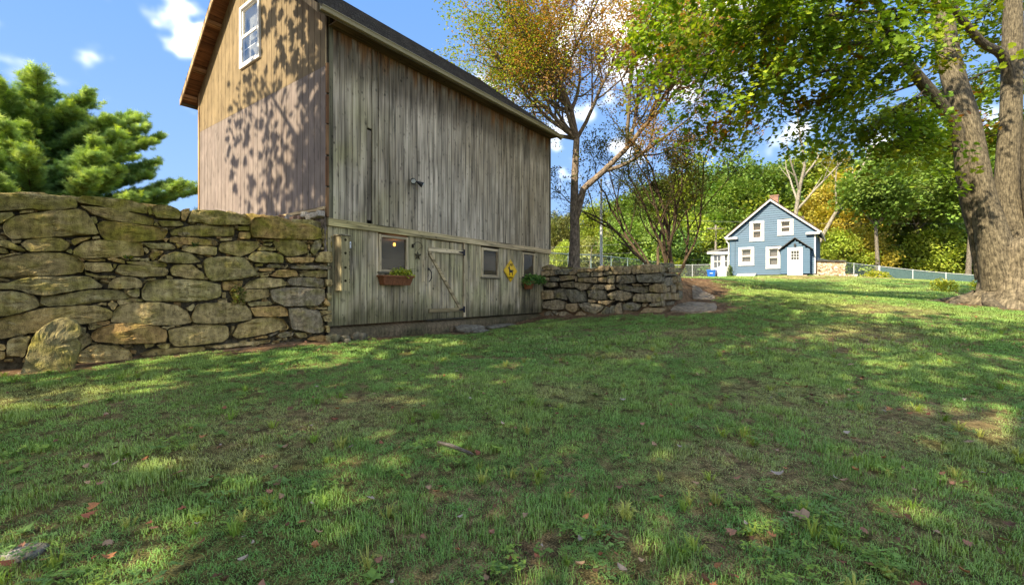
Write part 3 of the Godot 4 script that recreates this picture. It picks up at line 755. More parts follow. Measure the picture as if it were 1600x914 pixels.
func barn_roof(o: Node3D):
	var x0 := -0.34; var x1 := BL + 0.26
	for side in 2:
		# side 0 falls towards the long wall we see; w is measured out from the ridge
		var sgn := 1.0 if side == 0 else -1.0
		var half := RZ if side == 0 else BW - RZ
		var rise := RISE if side == 0 else RISE_FAR
		var P := func(x: float, w: float, up: float) -> Vector3:
			return Vector3(x, EAVE + rise * (half - w) + up * 1.34, -RZ + sgn * w)
		var wmax := half + 0.27
		var st := Sheet.new(); st.grain = 0
		var rows := 24
		for k in rows:
			var wa := wmax * k / rows; var wb := wmax * (k + 1) / rows
			var cols := 40
			for j in cols:
				var xa := lerpf(x0 - 0.02, x1 + 0.02, float(j) / cols); var xb := lerpf(x0 - 0.02, x1 + 0.02, float(j + 1) / cols)
				var q := fac(Color(0.088, 0.082, 0.078), 0.8 + 0.5 * rng.randf())
				var a: Vector3 = P.call(xa, wb, 0.062); var b: Vector3 = P.call(xb, wb, 0.062); var c2: Vector3 = P.call(xb, wa, 0.050); var d: Vector3 = P.call(xa, wa, 0.050)
				var a2: Vector3 = P.call(xa, wb, 0.046); var b2: Vector3 = P.call(xb, wb, 0.046)
				if side == 0: st.quad(a, b, c2, d, q); st.quad(a2, b2, b, a, q)
				else: st.quad(b, a, d, c2, q); st.quad(b2, a2, a, b, q)
		var rf := obj("roof", st, M.shingle, o)
		# sheathing boards, brown underneath
		var k := 0; var w := 0.0
		while w < wmax - 0.01:
			var w2 := minf(wmax, w + 0.19)
			var s := Sheet.new(); s.grain = 0; s.uo = Vector2(r(0, 9), r(0, 9))
			var col := fac(Color(0.235, 0.105, 0.042), r(0.75, 1.2))
			hexa(s, P.call(x0, w2 - 0.003, 0.0), P.call(x1, w2 - 0.003, 0.0), P.call(x1, w, 0.0), P.call(x0, w, 0.0), Vector3(0, 0.045, 0), col, side == 1)
			obj("sheathing_board", s, M.fresh_wood, rf)
			w = w2; k += 1
		# rake boards
		for e in [x0, x1]:
			var s := Sheet.new(); s.grain = 1
			var xa: float = e - 0.022; var xb: float = e
			if e == x1: xa = e; xb = e + 0.022
			hexa(s, P.call(xa, wmax, -0.075), P.call(xb, wmax, -0.075), P.call(xb, 0.0, -0.075), P.call(xa, 0.0, -0.075), Vector3(0, 0.15, 0), Color(0.50, 0.36, 0.20), side == 1)
			obj("rake_board", s, M.fresh_wood, rf)
		# blocks that carry the overhang
		for f in [0.16, 0.5, 0.83, 1.045]:
			var wc: float = half * f
			var s := Sheet.new(); s.grain = 0
			hexa(s, P.call(x0, wc + 0.03, -0.052), P.call(-0.03, wc + 0.03, -0.052), P.call(-0.03, wc - 0.03, -0.052), P.call(x0, wc - 0.03, -0.052), Vector3(0, 0.070, 0), Color(0.40, 0.22, 0.10), side == 1)
			obj("lookout", s, M.fresh_wood, rf)
		# rafters inside
		var rs := Sheet.new()
		for j in 9:
			var xc := 0.3 + j * 0.86
			hexa(rs, P.call(xc, half - 0.1, -0.12), P.call(xc + 0.05, half - 0.1, -0.12), P.call(xc + 0.05, 0.1, -0.12), P.call(xc, 0.1, -0.12), Vector3(0, 0.15, 0), Color(0.18, 0.11, 0.06), side == 1)
		obj("rafter", rs, M.wood, rf)
		# fascia and gutter
		var zz: float = -RZ + sgn * (wmax + 0.012); var ye: float = EAVE - rise * 0.27
		var fa := Sheet.new(); fa.grain = 0
		fa.box(Vector3(x0, ye - 0.085, zz - 0.012), Vector3(x1, ye + 0.055, zz + 0.012), Color(0.20, 0.165, 0.10), 0.003)
		fa.box(Vector3(0.0, ye - 0.085, zz - sgn * 0.18 - 0.1), Vector3(BL, ye - 0.065, zz - sgn * 0.012 - (0.0 if side == 0 else -0.2)), Color(0.16, 0.11, 0.06), 0.003) if side == 0 else null
		obj("fascia", fa, M.wood, o)
		if side == 0:
			var gp := PackedVector2Array([Vector2(0.0, 0.07), Vector2(0.004, 0.07), Vector2(0.004, 0.006), Vector2(0.05, 0.006), Vector2(0.078, 0.058), Vector2(0.090, 0.062), Vector2(0.092, 0.072), Vector2(0.080, 0.070), Vector2(0.054, 0.0), Vector2(0.0, 0.0)])
			var gt := Sheet.new(); gt.grain = 0
			gt.prism(gp, x0 + 0.01, x1 - 0.01, Color(0.40, 0.35, 0.22), Transform3D(Basis(Vector3(0, 0, 1), Vector3(0, 1, 0), Vector3(-1, 0, 0)), Vector3(x1 + x0, ye - 0.06, zz + 0.0135)))
			obj("gutter", gt, M.paint, o)

func hexa(s: Sheet, a: Vector3, b: Vector3, c: Vector3, d: Vector3, up: Vector3, col: Color, flip := false):
	# a slab from its lower face a b c d (counter-clockwise from above) raised by up
	if flip:
		var q := b; b = a; a = q; q = c; c = d; d = q
	s.quad(a + up, b + up, c + up, d + up, col); s.quad(d, c, b, a, col)
	s.quad(a, b, b + up, a + up, col); s.quad(b, c, c + up, b + up, col); s.quad(c, d, d + up, c + up, col); s.quad(d, a, a + up, d + up, col)

# ---------------------------------------------------------------- the stone walls
func stone(poly: PackedVector2Array, tint: Color, moss: float, depth: float, fn: FastNoiseLite) -> Sheet:
	# a rough stone from its outline on the wall's face
	var q := poly
	if Geometry2D.is_polygon_clockwise(q): q.reverse()
	var c := Vector2.ZERO; var area := 0.0
	for k in q.size():
		var a := q[k]; var b := q[(k + 1) % q.size()]; var w := a.cross(b)
		c += (a + b) * w; area += w
	c /= 3.0 * area; area *= 0.5
	# round the corners, then even steps
	var rd := PackedVector2Array()
	for k in q.size():
		var a := q[k]; var b := q[(k + 1) % q.size()]
		rd.append(a.lerp(b, 0.06)); rd.append(a.lerp(b, 0.94))
	var per := 0.0
	for k in rd.size(): per += rd[k].distance_to(rd[(k + 1) % rd.size()])
	var n := clampi(int(per / 0.042), 12, 60)
	var out := PackedVector2Array(); var step := per / n; var want := 0.0; var run := 0.0
	for k in rd.size():
		var a := rd[k]; var b := rd[(k + 1) % rd.size()]; var l := a.distance_to(b)
		while want < run + l and out.size() < n:
			out.append(a.lerp(b, (want - run) / maxf(l, 1e-5))); want += step
		run += l
	n = out.size()
	var size := sqrt(area)
	var bulge := minf(0.026, 0.05 * size) * r(0.3, 1.2)
	var cuts := []
	for k in 4: cuts.append([Vector2.from_angle(r(0, TAU)), r(0.15, 0.55), r(-0.004, 0.02)])
	var tx := r(-0.10, 0.10); var ty := r(-0.14, 0.05); var proud := r(-0.03, 0.035); var off := r(0, 100)
	var rings := [[-0.010, 1.0, -depth], [-0.010, 1.0, -0.045], [-0.007, 1.0, -0.014], [0.001, 1.0, 0.0], [0.012, 0.99, 0.30 * bulge], [0.026, 0.92, 0.55 * bulge], [0.032, 0.80, 0.75 * bulge], [0.032, 0.66, 0.85 * bulge], [0.032, 0.52, 0.9 * bulge], [0.032, 0.38, bulge], [0.032, 0.24, bulge], [0.032, 0.10, bulge]]
	if size < 0.16: rings = [[0.003, 1.0, -depth], [0.003, 1.0, -0.035], [0.010, 1.0, -0.008], [0.010, 0.72, 0.6 * bulge], [0.010, 0.3, bulge]]
	var st := Sheet.new(); var p := PackedVector3Array(); var col := PackedColorArray()
	for g in rings.size():
		for k in n:
			var o := out[k] - c
			var l := o.length()
			var ins: float = clampf(rings[g][0] * size * 2.4, -0.012, 0.30 * l)
			var u := c + o * ((l - ins) / maxf(l, 1e-4)) * float(rings[g][1])
			var e := fn.get_noise_3d(u.x * 7.0 + off, u.y * 10.0, 0.0)
			u += Vector2(fn.get_noise_2d(u.x * 16.0, u.y * 16.0 + off), fn.get_noise_2d(u.y * 16.0 + off, u.x * 16.0)) * 0.010 * float(rings[g][1])
			var z: float = rings[g][2]
			if g > 0:
				z += proud + clampf(tx * (u.x - c.x) + ty * (u.y - c.y), -0.05, 0.05)
				if g > 1: z += e * 0.026 + floorf(2.6 * (0.5 + fn.get_noise_2d(u.x * 2.0 + off, u.y * 9.0))) * 0.012 + absf(fn.get_noise_2d(u.x * 4.0 + off, u.y * 30.0)) * 0.024
				if g > 2:
					for q2 in cuts: z = minf(z, proud + bulge + q2[2] + 0.012 * e - q2[1] * ((u - c).dot(q2[0]) - 0.22 * size) * 0.5)
			p.append(Vector3(u.x, u.y, z))
			var m := clampf(moss + fn.get_noise_2d(u.x * 3.0 + 30.0, u.y * 4.0 + off) * 0.75, 0, 0.9)
			col.append(tint.lerp(Color(0.305, 0.280, 0.038), m))
	st.smooth_grid(p, n, col, true)
	# close the middle
	var k0 := (rings.size() - 1) * n
	var mid := Vector3.ZERO
	for k in n: mid += p[k0 + k] / n
	var ix := st.v.size()
	st.v.append(mid); st.n.append(Vector3(0, 0, 1)); st.c.append(col[k0]); st.t.append(Vector2.ZERO)
	for k in n: st.i.append_array([k0 + k, ix, k0 + (k + 1) % n])
	st.facet()
	return st

func outline(a: Array, flip: float) -> PackedVector2Array:
	var q := PackedVector2Array()
	for k in range(0, a.size(), 2): q.append(Vector2(a[k] * flip, a[k + 1]))
	return q

func left_wall():
	# local x runs along the wall towards the barn, z out of its face
	var o := thing("stone_wall", "long mossy dry fieldstone retaining wall joined to the barn's near corner", "wall", Vector3(BC.x, 0, -BC.y), 0.7061)
	var fn := noise(121, 1.0, 4)
	var pal := [Color(0.562, 0.437, 0.202), Color(0.497, 0.394, 0.186), Color(0.610, 0.485, 0.250), Color(0.599, 0.399, 0.169), Color(0.479, 0.405, 0.210)]
	for q in STONES_A + STONES_B:
		var pl := outline(q, -1.0)
		var cy := 0.0; var cx := 0.0
		for w in pl: cy += w.y / pl.size(); cx += w.x / pl.size()
		var moss := clampf(0.10 + (cy - 1.3) * 0.42, 0.0, 0.62) * r(0.6, 1.25)
		if cx > -1.0 and cy < 2.2: moss *= 0.3
		var tint: Color = fac(pal[rng.randi() % 5], r(0.85, 1.2))
		if cx > -0.9 and rng.randf() < 0.5: tint = fac(Color(0.42, 0.355, 0.255), r(0.8, 1.15))
		obj("stone", stone(pl, tint, moss, 0.24, fn), M.fieldstone, o)
	# the same wall beyond the left edge of the view, coursed
	var y := 0.30
	while y < 2.6:
		var hh := r(0.22, 0.42)
		if y + hh > 2.5: hh = 2.72 - y
		var x := -3.98 - r(0.0, 0.1)
		while x > -9.0:
			var w := r(0.3, 1.0)
			var j := func() -> Vector2: return Vector2(r(-0.02, 0.02), r(-0.02, 0.02))
			var pl := PackedVector2Array([Vector2(x - w + 0.015, y) + j.call(), Vector2(x - w * 0.5, y - 0.01) + j.call(), Vector2(x - 0.015, y) + j.call(), Vector2(x - 0.01, y + hh * 0.5), Vector2(x - 0.015, y + hh - 0.02) + j.call(), Vector2(x - w + 0.015, y + hh - 0.02) + j.call()])
			obj("stone", stone(pl, fac(pal[rng.randi() % 5], r(0.85, 1.2)), clampf(0.1 + (y - 1.0) * 0.4, 0, 0.6), 0.24, fn), M.fieldstone, o)
			x -= w
		y += hh
	# capping: rough flat stones on the top, a little behind the face
	var x := 0.0
	while x > -9.0:
		var w := r(0.35, 0.95); var d := r(0.26, 0.4)
		var top := PackedVector2Array()
		for k in 9:
			var a := TAU * k / 9.0
			top.append(Vector2(x - w * 0.5 + cos(a) * w * 0.52 * (0.9 + 0.15 * rng.randf()), sin(a) * d * 0.55 * (0.9 + 0.2 * rng.randf())))
		var s := stone(top, fac(pal[rng.randi() % 5], r(0.9, 1.2)), 0.3, 0.10, fn)
		var tilt := Transform3D(Basis.from_euler(Vector3(-PI / 2 + r(-0.05, 0.05), 0, r(-0.02, 0.02))), Vector3(0, 2.735 + r(-0.01, 0.035) + (0.04 if x < -2.2 else 0.0), -0.30))
		for k in s.v.size(): s.v[k] = tilt * s.v[k]; s.n[k] = tilt.basis * s.n[k]
		obj("capping_stone", s, M.fieldstone, o)
		x -= w * 0.97
	var core := Sheet.new(); core.box(Vector3(-9.0, 0.2, -0.42), Vector3(-0.03, 2.66, -0.085), Color(0.14, 0.12, 0.08)); obj("rubble_core", core, M.fieldstone, o)
	# rubble shards deep in the joints, too small to pick apart
	var sh := Sheet.new()
	for k in 700:
		var px := -r(0.0, 4.2); var py := r(0.6, 2.65); var w := r(0.02, 0.055); var h := r(0.012, 0.03)
		sh.box(Vector3(-w, -h, -0.05), Vector3(w, h, 0.03), fac(pal[k % 5], r(0.5, 0.95)), 0.008, Transform3D(Basis.from_euler(Vector3(r(-0.4, 0.4), r(-0.5, 0.5), r(-0.5, 0.5))), Vector3(px, py, -0.075 + r(-0.02, 0.03))))
	obj("rubble", sh, M.fieldstone, o, "stuff")

func right_wall():
	var o := thing("stone_wall", "low grey dry stone retaining wall turning a corner beyond the barn", "wall", bp(7.05, 0, 0), HOUSE_TURN)
	var fn := noise(131, 1.0, 4)
	var pal := [Color(0.361, 0.304, 0.211), Color(0.292, 0.262, 0.202), Color(0.410, 0.328, 0.211), Color(0.243, 0.229, 0.184), Color(0.458, 0.357, 0.220)]
	for q in STONES_C:
		var pl := outline(q, 1.0)
		var low := pl[0].y < 1.5
		obj("stone", stone(pl, fac(pal[rng.randi() % 5], r(0.85, 1.2) * (1.12 if low else 0.92)), r(-0.25, 0.1), 0.3, fn), M.fieldstone, o)
	for q in STONES_D:
		var s := stone(outline(q, 1.0), fac(pal[rng.randi() % 5], r(0.9, 1.2)), r(-0.15, 0.15), 0.3, fn)
		var t := Transform3D(Basis(Vector3(0, 0, -1), Vector3(0, 1, 0), Vector3(1, 0, 0)), Vector3(3.70, 0, 0.0))
		for k in s.v.size(): s.v[k] = t * s.v[k]; s.n[k] = t.basis * s.n[k]
		obj("stone", s, M.fieldstone, o)
	var x := 0.1
	while x < 3.7:
		var w := r(0.3, 0.62); var d := r(0.34, 0.46)
		var top := PackedVector2Array()
		for k in 9:
			var a := TAU * k / 9.0
			top.append(Vector2(x + w * 0.5 + cos(a) * w * 0.5, sin(a) * d * 0.55) * Vector2(1, 0.9 + 0.2 * rng.randf()))
		var s := stone(top, fac(pal[rng.randi() % 5], r(0.9, 1.3)), 0.05, 0.09, fn)
		var tilt := Transform3D(Basis.from_euler(Vector3(-PI / 2 + r(-0.06, 0.06), 0, r(-0.05, 0.05))), Vector3(0, lerpf(2.14, 2.24, x / 3.7) + r(-0.03, 0.03), -0.28))
		for k in s.v.size(): s.v[k] = tilt * s.v[k]; s.n[k] = tilt.basis * s.n[k]
		obj("capping_stone", s, M.fieldstone, o)
		x += w
	var core := Sheet.new()
	core.box(Vector3(0.0, 0.4, -0.5), Vector3(3.52, 2.05, -0.16), Color(0.04, 0.036, 0.03))
	core.box(Vector3(3.2, 0.4, -1.85), Vector3(3.52, 2.0, -0.49), Color(0.04, 0.036, 0.03))
	obj("rubble_core", core, M.fieldstone, o)

func boulder(size: Vector3, tint: Color, seed_: int, moss := 0.0) -> Sheet:
	var fn := noise(seed_, 0.9, 4); var p := PackedVector3Array(); var col := PackedColorArray()
	for a in 11:
		for k in 18:
			var th := PI * a / 10.0; var ph := TAU * k / 18.0
			var d := Vector3(sin(th) * cos(ph), -cos(th), -sin(th) * sin(ph))
			var q := Vector3(signf(d.x) * pow(absf(d.x), 0.7), signf(d.y) * pow(absf(d.y), 0.7), signf(d.z) * pow(absf(d.z), 0.7))
			p.append(q * size * (1.0 + 0.34 * fn.get_noise_3dv(d * 1.6)))
			col.append(tint.lerp(Color(0.14, 0.15, 0.03), clampf(moss + fn.get_noise_3dv(d * 3.0) * 0.5, 0, 0.8)))
	var st := Sheet.new(); st.smooth_grid(p, 18, col, true)
	return st

# ---------------------------------------------------------------- the blue cottage
func cottage():
	var hb := Vector3(17.3, 0, -36.0)
	var o := thing("cottage", "blue clapboard cottage with white trimmed windows and white front door", "house", hb, HOUSE_TURN)
	var blue := Color(0.062, 0.118, 0.185); var white := Color(0.62, 0.61, 0.59)
	var W := 5.6; var D := 7.0; var base := 2.86; var eave := 6.05; var peak := 8.42
	var top := func(x: float) -> float: return eave + (peak - eave) * (1.0 - absf(x - W * 0.5) / (W * 0.5))
	# windows: outer trim x0 x1 y0 y1
	var wins := [[1.38, 2.37, 5.47, 6.97], [3.26, 4.27, 5.78, 6.93], [0.60, 1.69, 3.63, 5.0], [2.48, 3.50, 3.34, 4.95]]
	var fs := noise(141, 1.0, 2)
	var sid := Sheet.new(); sid.grain = 0
	var y := base; var lap := 0.165
	while y < peak - 0.05:
		var y1 := minf(y + lap, peak - 0.03)
		var half: float = W * 0.5 if y1 <= eave else W * 0.5 * (1.0 - (y1 - eave) / (peak - eave))
		var runs := [[W * 0.5 - half, W * 0.5 + half]]
		for w in wins:
			if y1 > w[2] + 0.08 and y < w[3] - 0.08:
				var nr := []
				for s in runs:
					if w[0] + 0.08 > s[0] and w[1] - 0.08 < s[1]:
						nr.append([s[0], w[0] + 0.08]); nr.append([w[1] - 0.08, s[1]])
					else: nr.append(s)
				runs = nr
		for s in runs:
			var q := fac(blue, 1.0 + 0.1 * fs.get_noise_2d(s[0], y * 8.0))
			sid.quad(Vector3(s[0], y, 0.036), Vector3(s[1], y, 0.036), Vector3(s[1], y1, 0.002), Vector3(s[0], y1, 0.002), q)
			sid.quad(Vector3(s[0], y, 0.0), Vector3(s[1], y, 0.0), Vector3(s[1], y, 0.036), Vector3(s[0], y, 0.036), q)
		y += lap
	obj("clapboard_front", sid, M.paint, o)
	var sw := Sheet.new()
	y = base
	while y < eave:
		sw.quad(Vector3(W + 0.024, y, 0.0), Vector3(W + 0.024, y, -D), Vector3(W + 0.004, y + lap, -D), Vector3(W + 0.004, y + lap, 0.0), blue)
		sw.quad(Vector3(-0.024, y, -D), Vector3(-0.024, y, 0.0), Vector3(-0.004, y + lap, 0.0), Vector3(-0.004, y + lap, -D), blue)
		y += lap
	sw.quad(Vector3(W, base, -D), Vector3(0, base, -D), Vector3(0, eave, -D), Vector3(W, eave, -D), blue)
	sw.tri(Vector3(W, eave, -D), Vector3(0, eave, -D), Vector3(W * 0.5, peak, -D), blue)
	obj("clapboard_side", sw, M.paint, o)
	var iw := Sheet.new(); iw.box(Vector3(0.05, base, -2.2), Vector3(W - 0.05, eave, -2.1), Color(0.10, 0.09, 0.08)); iw.box(Vector3(0.05, 5.25, -2.1), Vector3(W - 0.05, 5.33, -0.1), Color(0.12, 0.10, 0.08))
	iw.box(Vector3(0.8, eave, -2.2), Vector3(W - 0.8, eave + 1.3, -2.1), Color(0.10, 0.09, 0.08))
	obj("inner_wall", iw, M.rough, o)
	var fd := Sheet.new(); fd.box(Vector3(0.03, 2.2, -D + 0.03), Vector3(W - 0.03, base, -0.02), Color(0.28, 0.28, 0.27)); obj("foundation", fd, M.concrete, o)
	# roof and trim
	var slope := (peak - eave) / (W * 0.5)
	var rf := Sheet.new()
	for sg in [-1.0, 1.0]:
		var e: float = W * 0.5 + sg * (W * 0.5 + 0.30); var ye := eave - slope * 0.30
		var a := Vector3(e, ye + 0.10, 0.28); var b := Vector3(e, ye + 0.10, -D - 0.2); var c := Vector3(W * 0.5, peak + 0.10, -D - 0.2); var d := Vector3(W * 0.5, peak + 0.10, 0.28)
		hexa(rf, a, b, c, d, Vector3(0, 0.09, 0), Color(0.10, 0.075, 0.065), sg < 0)
	obj("roof", rf, M.shingle, o)
	for sg in [-1.0, 1.0]:
		var e: float = W * 0.5 + sg * (W * 0.5 + 0.30); var ye := eave - slope * 0.30
		var rk := Sheet.new()
		hexa(rk, Vector3(e, ye - 0.05, 0.29), Vector3(e, ye - 0.05, 0.25), Vector3(W * 0.5, peak - 0.05, 0.25), Vector3(W * 0.5, peak - 0.05, 0.29), Vector3(0, 0.145, 0), fac(white, 0.8), sg < 0)
		obj("rake_board", rk, M.paint, o)
		var sf := Sheet.new()
		hexa(sf, Vector3(e, ye + 0.075, 0.25), Vector3(e, ye + 0.075, -D), Vector3(W * 0.5, peak + 0.075, -D), Vector3(W * 0.5, peak + 0.075, 0.25), Vector3(0, 0.02, 0), blue, sg < 0)
		obj("soffit", sf, M.paint, o)
		var x0: float = 0.0 if sg < 0 else W
		var rt := Sheet.new()
		rt.box(Vector3(minf(e, x0 - sg * 0.55), ye - 0.13, 0.02), Vector3(maxf(e, x0 - sg * 0.55), ye + 0.03, 0.28), white, 0.01)
		obj("cornice_return", rt, M.paint, o)
		var gt := Sheet.new(); gt.box(Vector3(minf(e, e + sg * 0.10), ye - 0.02, -D), Vector3(maxf(e, e + sg * 0.10), ye + 0.09, 0.26), white, 0.015); obj("gutter", gt, M.paint, o)
		var cb := Sheet.new(); cb.box(Vector3(x0 - 0.055 if sg > 0 else -0.035, base, 0.0), Vector3(x0 + 0.035 if sg > 0 else 0.055, ye, 0.035), white if sg > 0 else blue, 0.004); obj("corner_board", cb, M.paint, o)
	var dp := Sheet.new()
	dp.tube(PackedVector3Array([Vector3(-0.28, 5.68, 0.12), Vector3(-0.22, 5.50, 0.10), Vector3(-0.10, 5.38, 0.06), Vector3(-0.10, 2.62, 0.06)]), PackedFloat32Array([0.05, 0.05, 0.05, 0.05]), 8, white, true)
	obj("downspout", dp, M.paint, o)
	var cb := Sheet.new()
	cb.tube(PackedVector3Array([Vector3(2.6, 8.0, 0.05), Vector3(1.0, 6.4, 0.045), Vector3(0.36, 5.85, 0.04), Vector3(0.34, 3.0, 0.04)]), PackedFloat32Array([0.012, 0.012, 0.012, 0.012]), 5, Color(0.06, 0.09, 0.12)); obj("cable", cb, M.rough, o)
	# chimney: courses of small bricks
	var ch := Sheet.new(); ch.box(Vector3(2.60, 8.0, -1.9), Vector3(3.14, 9.0, -1.4), Color(0.30, 0.25, 0.21))
	var chm := obj("chimney", ch, M.rough, o)
	var br := Sheet.new()
	for k in 8:
		for j in 3:
			var q := fac(Color(0.29, 0.165, 0.12), r(0.75, 1.2))
			var xo := (0.09 if k % 2 else 0.0)
			br.box(Vector3(2.585 + j * 0.19 - xo * (0.0 if j == 0 else 1.0), 8.28 + k * 0.09, -1.42), Vector3(2.585 + (j + 1) * 0.19 - 0.015 - (xo if j < 2 else 0.0), 8.355 + k * 0.09, -1.385), q)
			br.box(Vector3(2.585, 8.28 + k * 0.09, -1.9 + j * 0.17), Vector3(2.60, 8.355 + k * 0.09, -1.9 + j * 0.17 + 0.155), q)
	br.box(Vector3(2.55, 9.0, -1.95), Vector3(3.19, 9.08, -1.35), Color(0.27, 0.16, 0.12), 0.01)
	obj("brick", br, M.rough, chm, "stuff")
	# windows
	for w in wins:
		var f := Sheet.new(); var t := 0.20
		f.box(Vector3(w[0], w[2], -0.06), Vector3(w[0] + t, w[3], 0.05), white, 0.01); f.box(Vector3(w[1] - t, w[2], -0.06), Vector3(w[1], w[3], 0.05), white, 0.01)
		f.box(Vector3(w[0] + t, w[3] - t * 0.8, -0.06), Vector3(w[1] - t, w[3], 0.049), white, 0.01); f.box(Vector3(w[0] + t, w[2], -0.06), Vector3(w[1] - t, w[2] + t, 0.049), white, 0.01)
		f.box(Vector3(w[0] - 0.03, w[2] - 0.05, -0.02), Vector3(w[1] + 0.03, w[2] - 0.002, 0.08), white, 0.01)
		var wn := obj("window", f, M.paint, o)
		var lo: float = w[2] + t; var hi: float = w[3] - t * 0.8; var my := (lo + hi) * 0.5
		var s := Sheet.new()
		for q in [[lo, my], [my, hi]]:
			var z := -0.02 if q[0] == lo else -0.05
			s.box(Vector3(w[0] + t, q[0], z - 0.03), Vector3(w[0] + t + 0.05, q[1], z), Color(0.6, 0.57, 0.53)); s.box(Vector3(w[1] - t - 0.05, q[0], z - 0.03), Vector3(w[1] - t, q[1], z), Color(0.6, 0.57, 0.53))
			s.box(Vector3(w[0] + t + 0.05, q[0], z - 0.03), Vector3(w[1] - t - 0.05, q[0] + 0.05, z), Color(0.6, 0.57, 0.53)); s.box(Vector3(w[0] + t + 0.05, q[1] - 0.05, z - 0.03), Vector3(w[1] - t - 0.05, q[1], z), Color(0.6, 0.57, 0.53))
		obj("sash", s, M.paint, wn)
		var p := Sheet.new(); p.box(Vector3(w[0] + t + 0.02, lo, -0.075), Vector3(w[1] - t - 0.02, hi, -0.070)); obj("pane", p, M.pane, wn)
		var bl := Sheet.new(); bl.box(Vector3(w[0] + t - 0.05, lo - 0.05, -0.30), Vector3(w[1] - t + 0.05, hi + 0.05, -0.28), Color(0.13, 0.12, 0.12) if w[2] < 5.0 else Color(0.075, 0.05, 0.035)); obj("blind", bl, M.rough, wn)
	# entry: a shallow gabled bay
	var px0 := 3.50; var px1 := 5.32; var pz := 0.62; var pe := 4.60; var pp := 5.36; var pm := 4.42
	var en := Sheet.new(); en.grain = 0
	y = base
	while y < pp - 0.06:
		var y1 := minf(y + lap, pp - 0.04)
		var hf := 0.91 if y1 < pe else 0.91 * (pp - y1) / (pp - pe)
		var runs := [[pm - hf, pm + hf]]
		if y < 4.66: runs = [[px0, 4.02], [4.82, px1]]
		for s in runs:
			en.quad(Vector3(s[0], y, pz + 0.022), Vector3(s[1], y, pz + 0.022), Vector3(s[1], y1, pz + 0.003), Vector3(s[0], y1, pz + 0.003), blue)
			en.quad(Vector3(s[0], y, pz), Vector3(s[1], y, pz), Vector3(s[1], y, pz + 0.022), Vector3(s[0], y, pz + 0.022), blue)
		if y < pe:
			en.quad(Vector3(px1 + 0.02, y, pz), Vector3(px1 + 0.02, y, 0.0), Vector3(px1, y + lap, 0.0), Vector3(px1, y + lap, pz), blue)
			en.quad(Vector3(px0 - 0.02, y, 0.0), Vector3(px0 - 0.02, y, pz), Vector3(px0, y + lap, pz), Vector3(px0, y + lap, 0.0), blue)
		y += lap
	obj("entry_bay", en, M.paint, o)
	for sg in [-1.0, 1.0]:
		var hd := Sheet.new()
		hexa(hd, Vector3(pm + sg * 1.06, pe - 0.04, pz + 0.22), Vector3(pm + sg * 1.06, pe - 0.04, 0.02), Vector3(pm, pp + 0.06, 0.02), Vector3(pm, pp + 0.06, pz + 0.22), Vector3(0, 0.06, 0), Color(0.085, 0.085, 0.09), sg < 0)
		obj("entry_roof", hd, M.shingle, o)
	var df := Sheet.new()
	df.box(Vector3(3.95, 2.74, pz - 0.06), Vector3(4.06, 4.75, pz + 0.06), white, 0.01); df.box(Vector3(4.78, 2.74, pz - 0.06), Vector3(4.89, 4.75, pz + 0.06), white, 0.01); df.box(Vector3(4.06, 4.63, pz - 0.06), Vector3(4.78, 4.75, pz + 0.058), white, 0.01)
	obj("door_frame", df, M.paint, o)
	var dr := Sheet.new()
	dr.box(Vector3(4.06, 2.76, pz - 0.05), Vector3(4.78, 3.86, pz), Color(0.72, 0.72, 0.72), 0.006); dr.box(Vector3(4.06, 3.86, pz - 0.05), Vector3(4.18, 4.63, pz), Color(0.72, 0.72, 0.72)); dr.box(Vector3(4.66, 3.86, pz - 0.05), Vector3(4.78, 4.63, pz), Color(0.72, 0.72, 0.72)); dr.box(Vector3(4.18, 4.52, pz - 0.05), Vector3(4.66, 4.63, pz), Color(0.72, 0.72, 0.72))
	for k in 2: dr.box(Vector3(4.18 + 0.15 + k * 0.16, 3.86, pz - 0.045), Vector3(4.20 + 0.15 + k * 0.16, 4.52, pz - 0.002), Color(0.72, 0.72, 0.72))
	for k in 2: dr.box(Vector3(4.18, 4.06 + k * 0.21, pz - 0.044), Vector3(4.66, 4.08 + k * 0.21, pz - 0.003), Color(0.72, 0.72, 0.72))
	dr.box(Vector3(4.20, 2.95, pz), Vector3(4.64, 3.70, pz + 0.012), Color(0.66, 0.66, 0.66), 0.006)
	var door := obj("door", dr, M.paint, o)
	var gl := Sheet.new(); gl.box(Vector3(4.18, 3.86, pz - 0.030), Vector3(4.66, 4.52, pz - 0.026)); obj("pane", gl, M.pane, door)
	var dk := Sheet.new(); dk.box(Vector3(4.1, 2.8, pz - 0.4), Vector3(4.74, 4.6, pz - 0.38), Color(0.06, 0.06, 0.06)); obj("curtain", dk, M.rough, door)
	var hn := Sheet.new(); hn.box(Vector3(4.715, 3.68, pz), Vector3(4.745, 3.83, pz + 0.05), Color(0.12, 0.11, 0.10), 0.008); obj("handle", hn, M.iron, door)
	var lp := Sheet.new(); lp.box(Vector3(4.38, 4.84, pz), Vector3(4.46, 4.96, pz + 0.06), Color(0.05, 0.05, 0.05)); lp.lathe(PackedVector2Array([Vector2(0.0, 4.80), Vector2(0.06, 4.82), Vector2(0.075, 4.98), Vector2(0.02, 5.05), Vector2(0.0, 5.05)]), 8, Vector3(4.42, 0, pz + 0.12), Color(0.06, 0.06, 0.06)); obj("porch_lantern", lp, M.iron, o)
	var stp := Sheet.new(); stp.box(Vector3(3.7, 2.5, pz), Vector3(5.2, 2.74, pz + 0.7), Color(0.42, 0.36, 0.31), 0.02); obj("door_step", stp, M.concrete, o)
	var bh := Sheet.new(); hexa(bh, Vector3(0.55, 2.5, 1.35), Vector3(1.85, 2.5, 1.35), Vector3(1.85, 2.5, 0.03), Vector3(0.55, 2.5, 0.03), Vector3(0, 0.12, 0), Color(0.42, 0.42, 0.43))
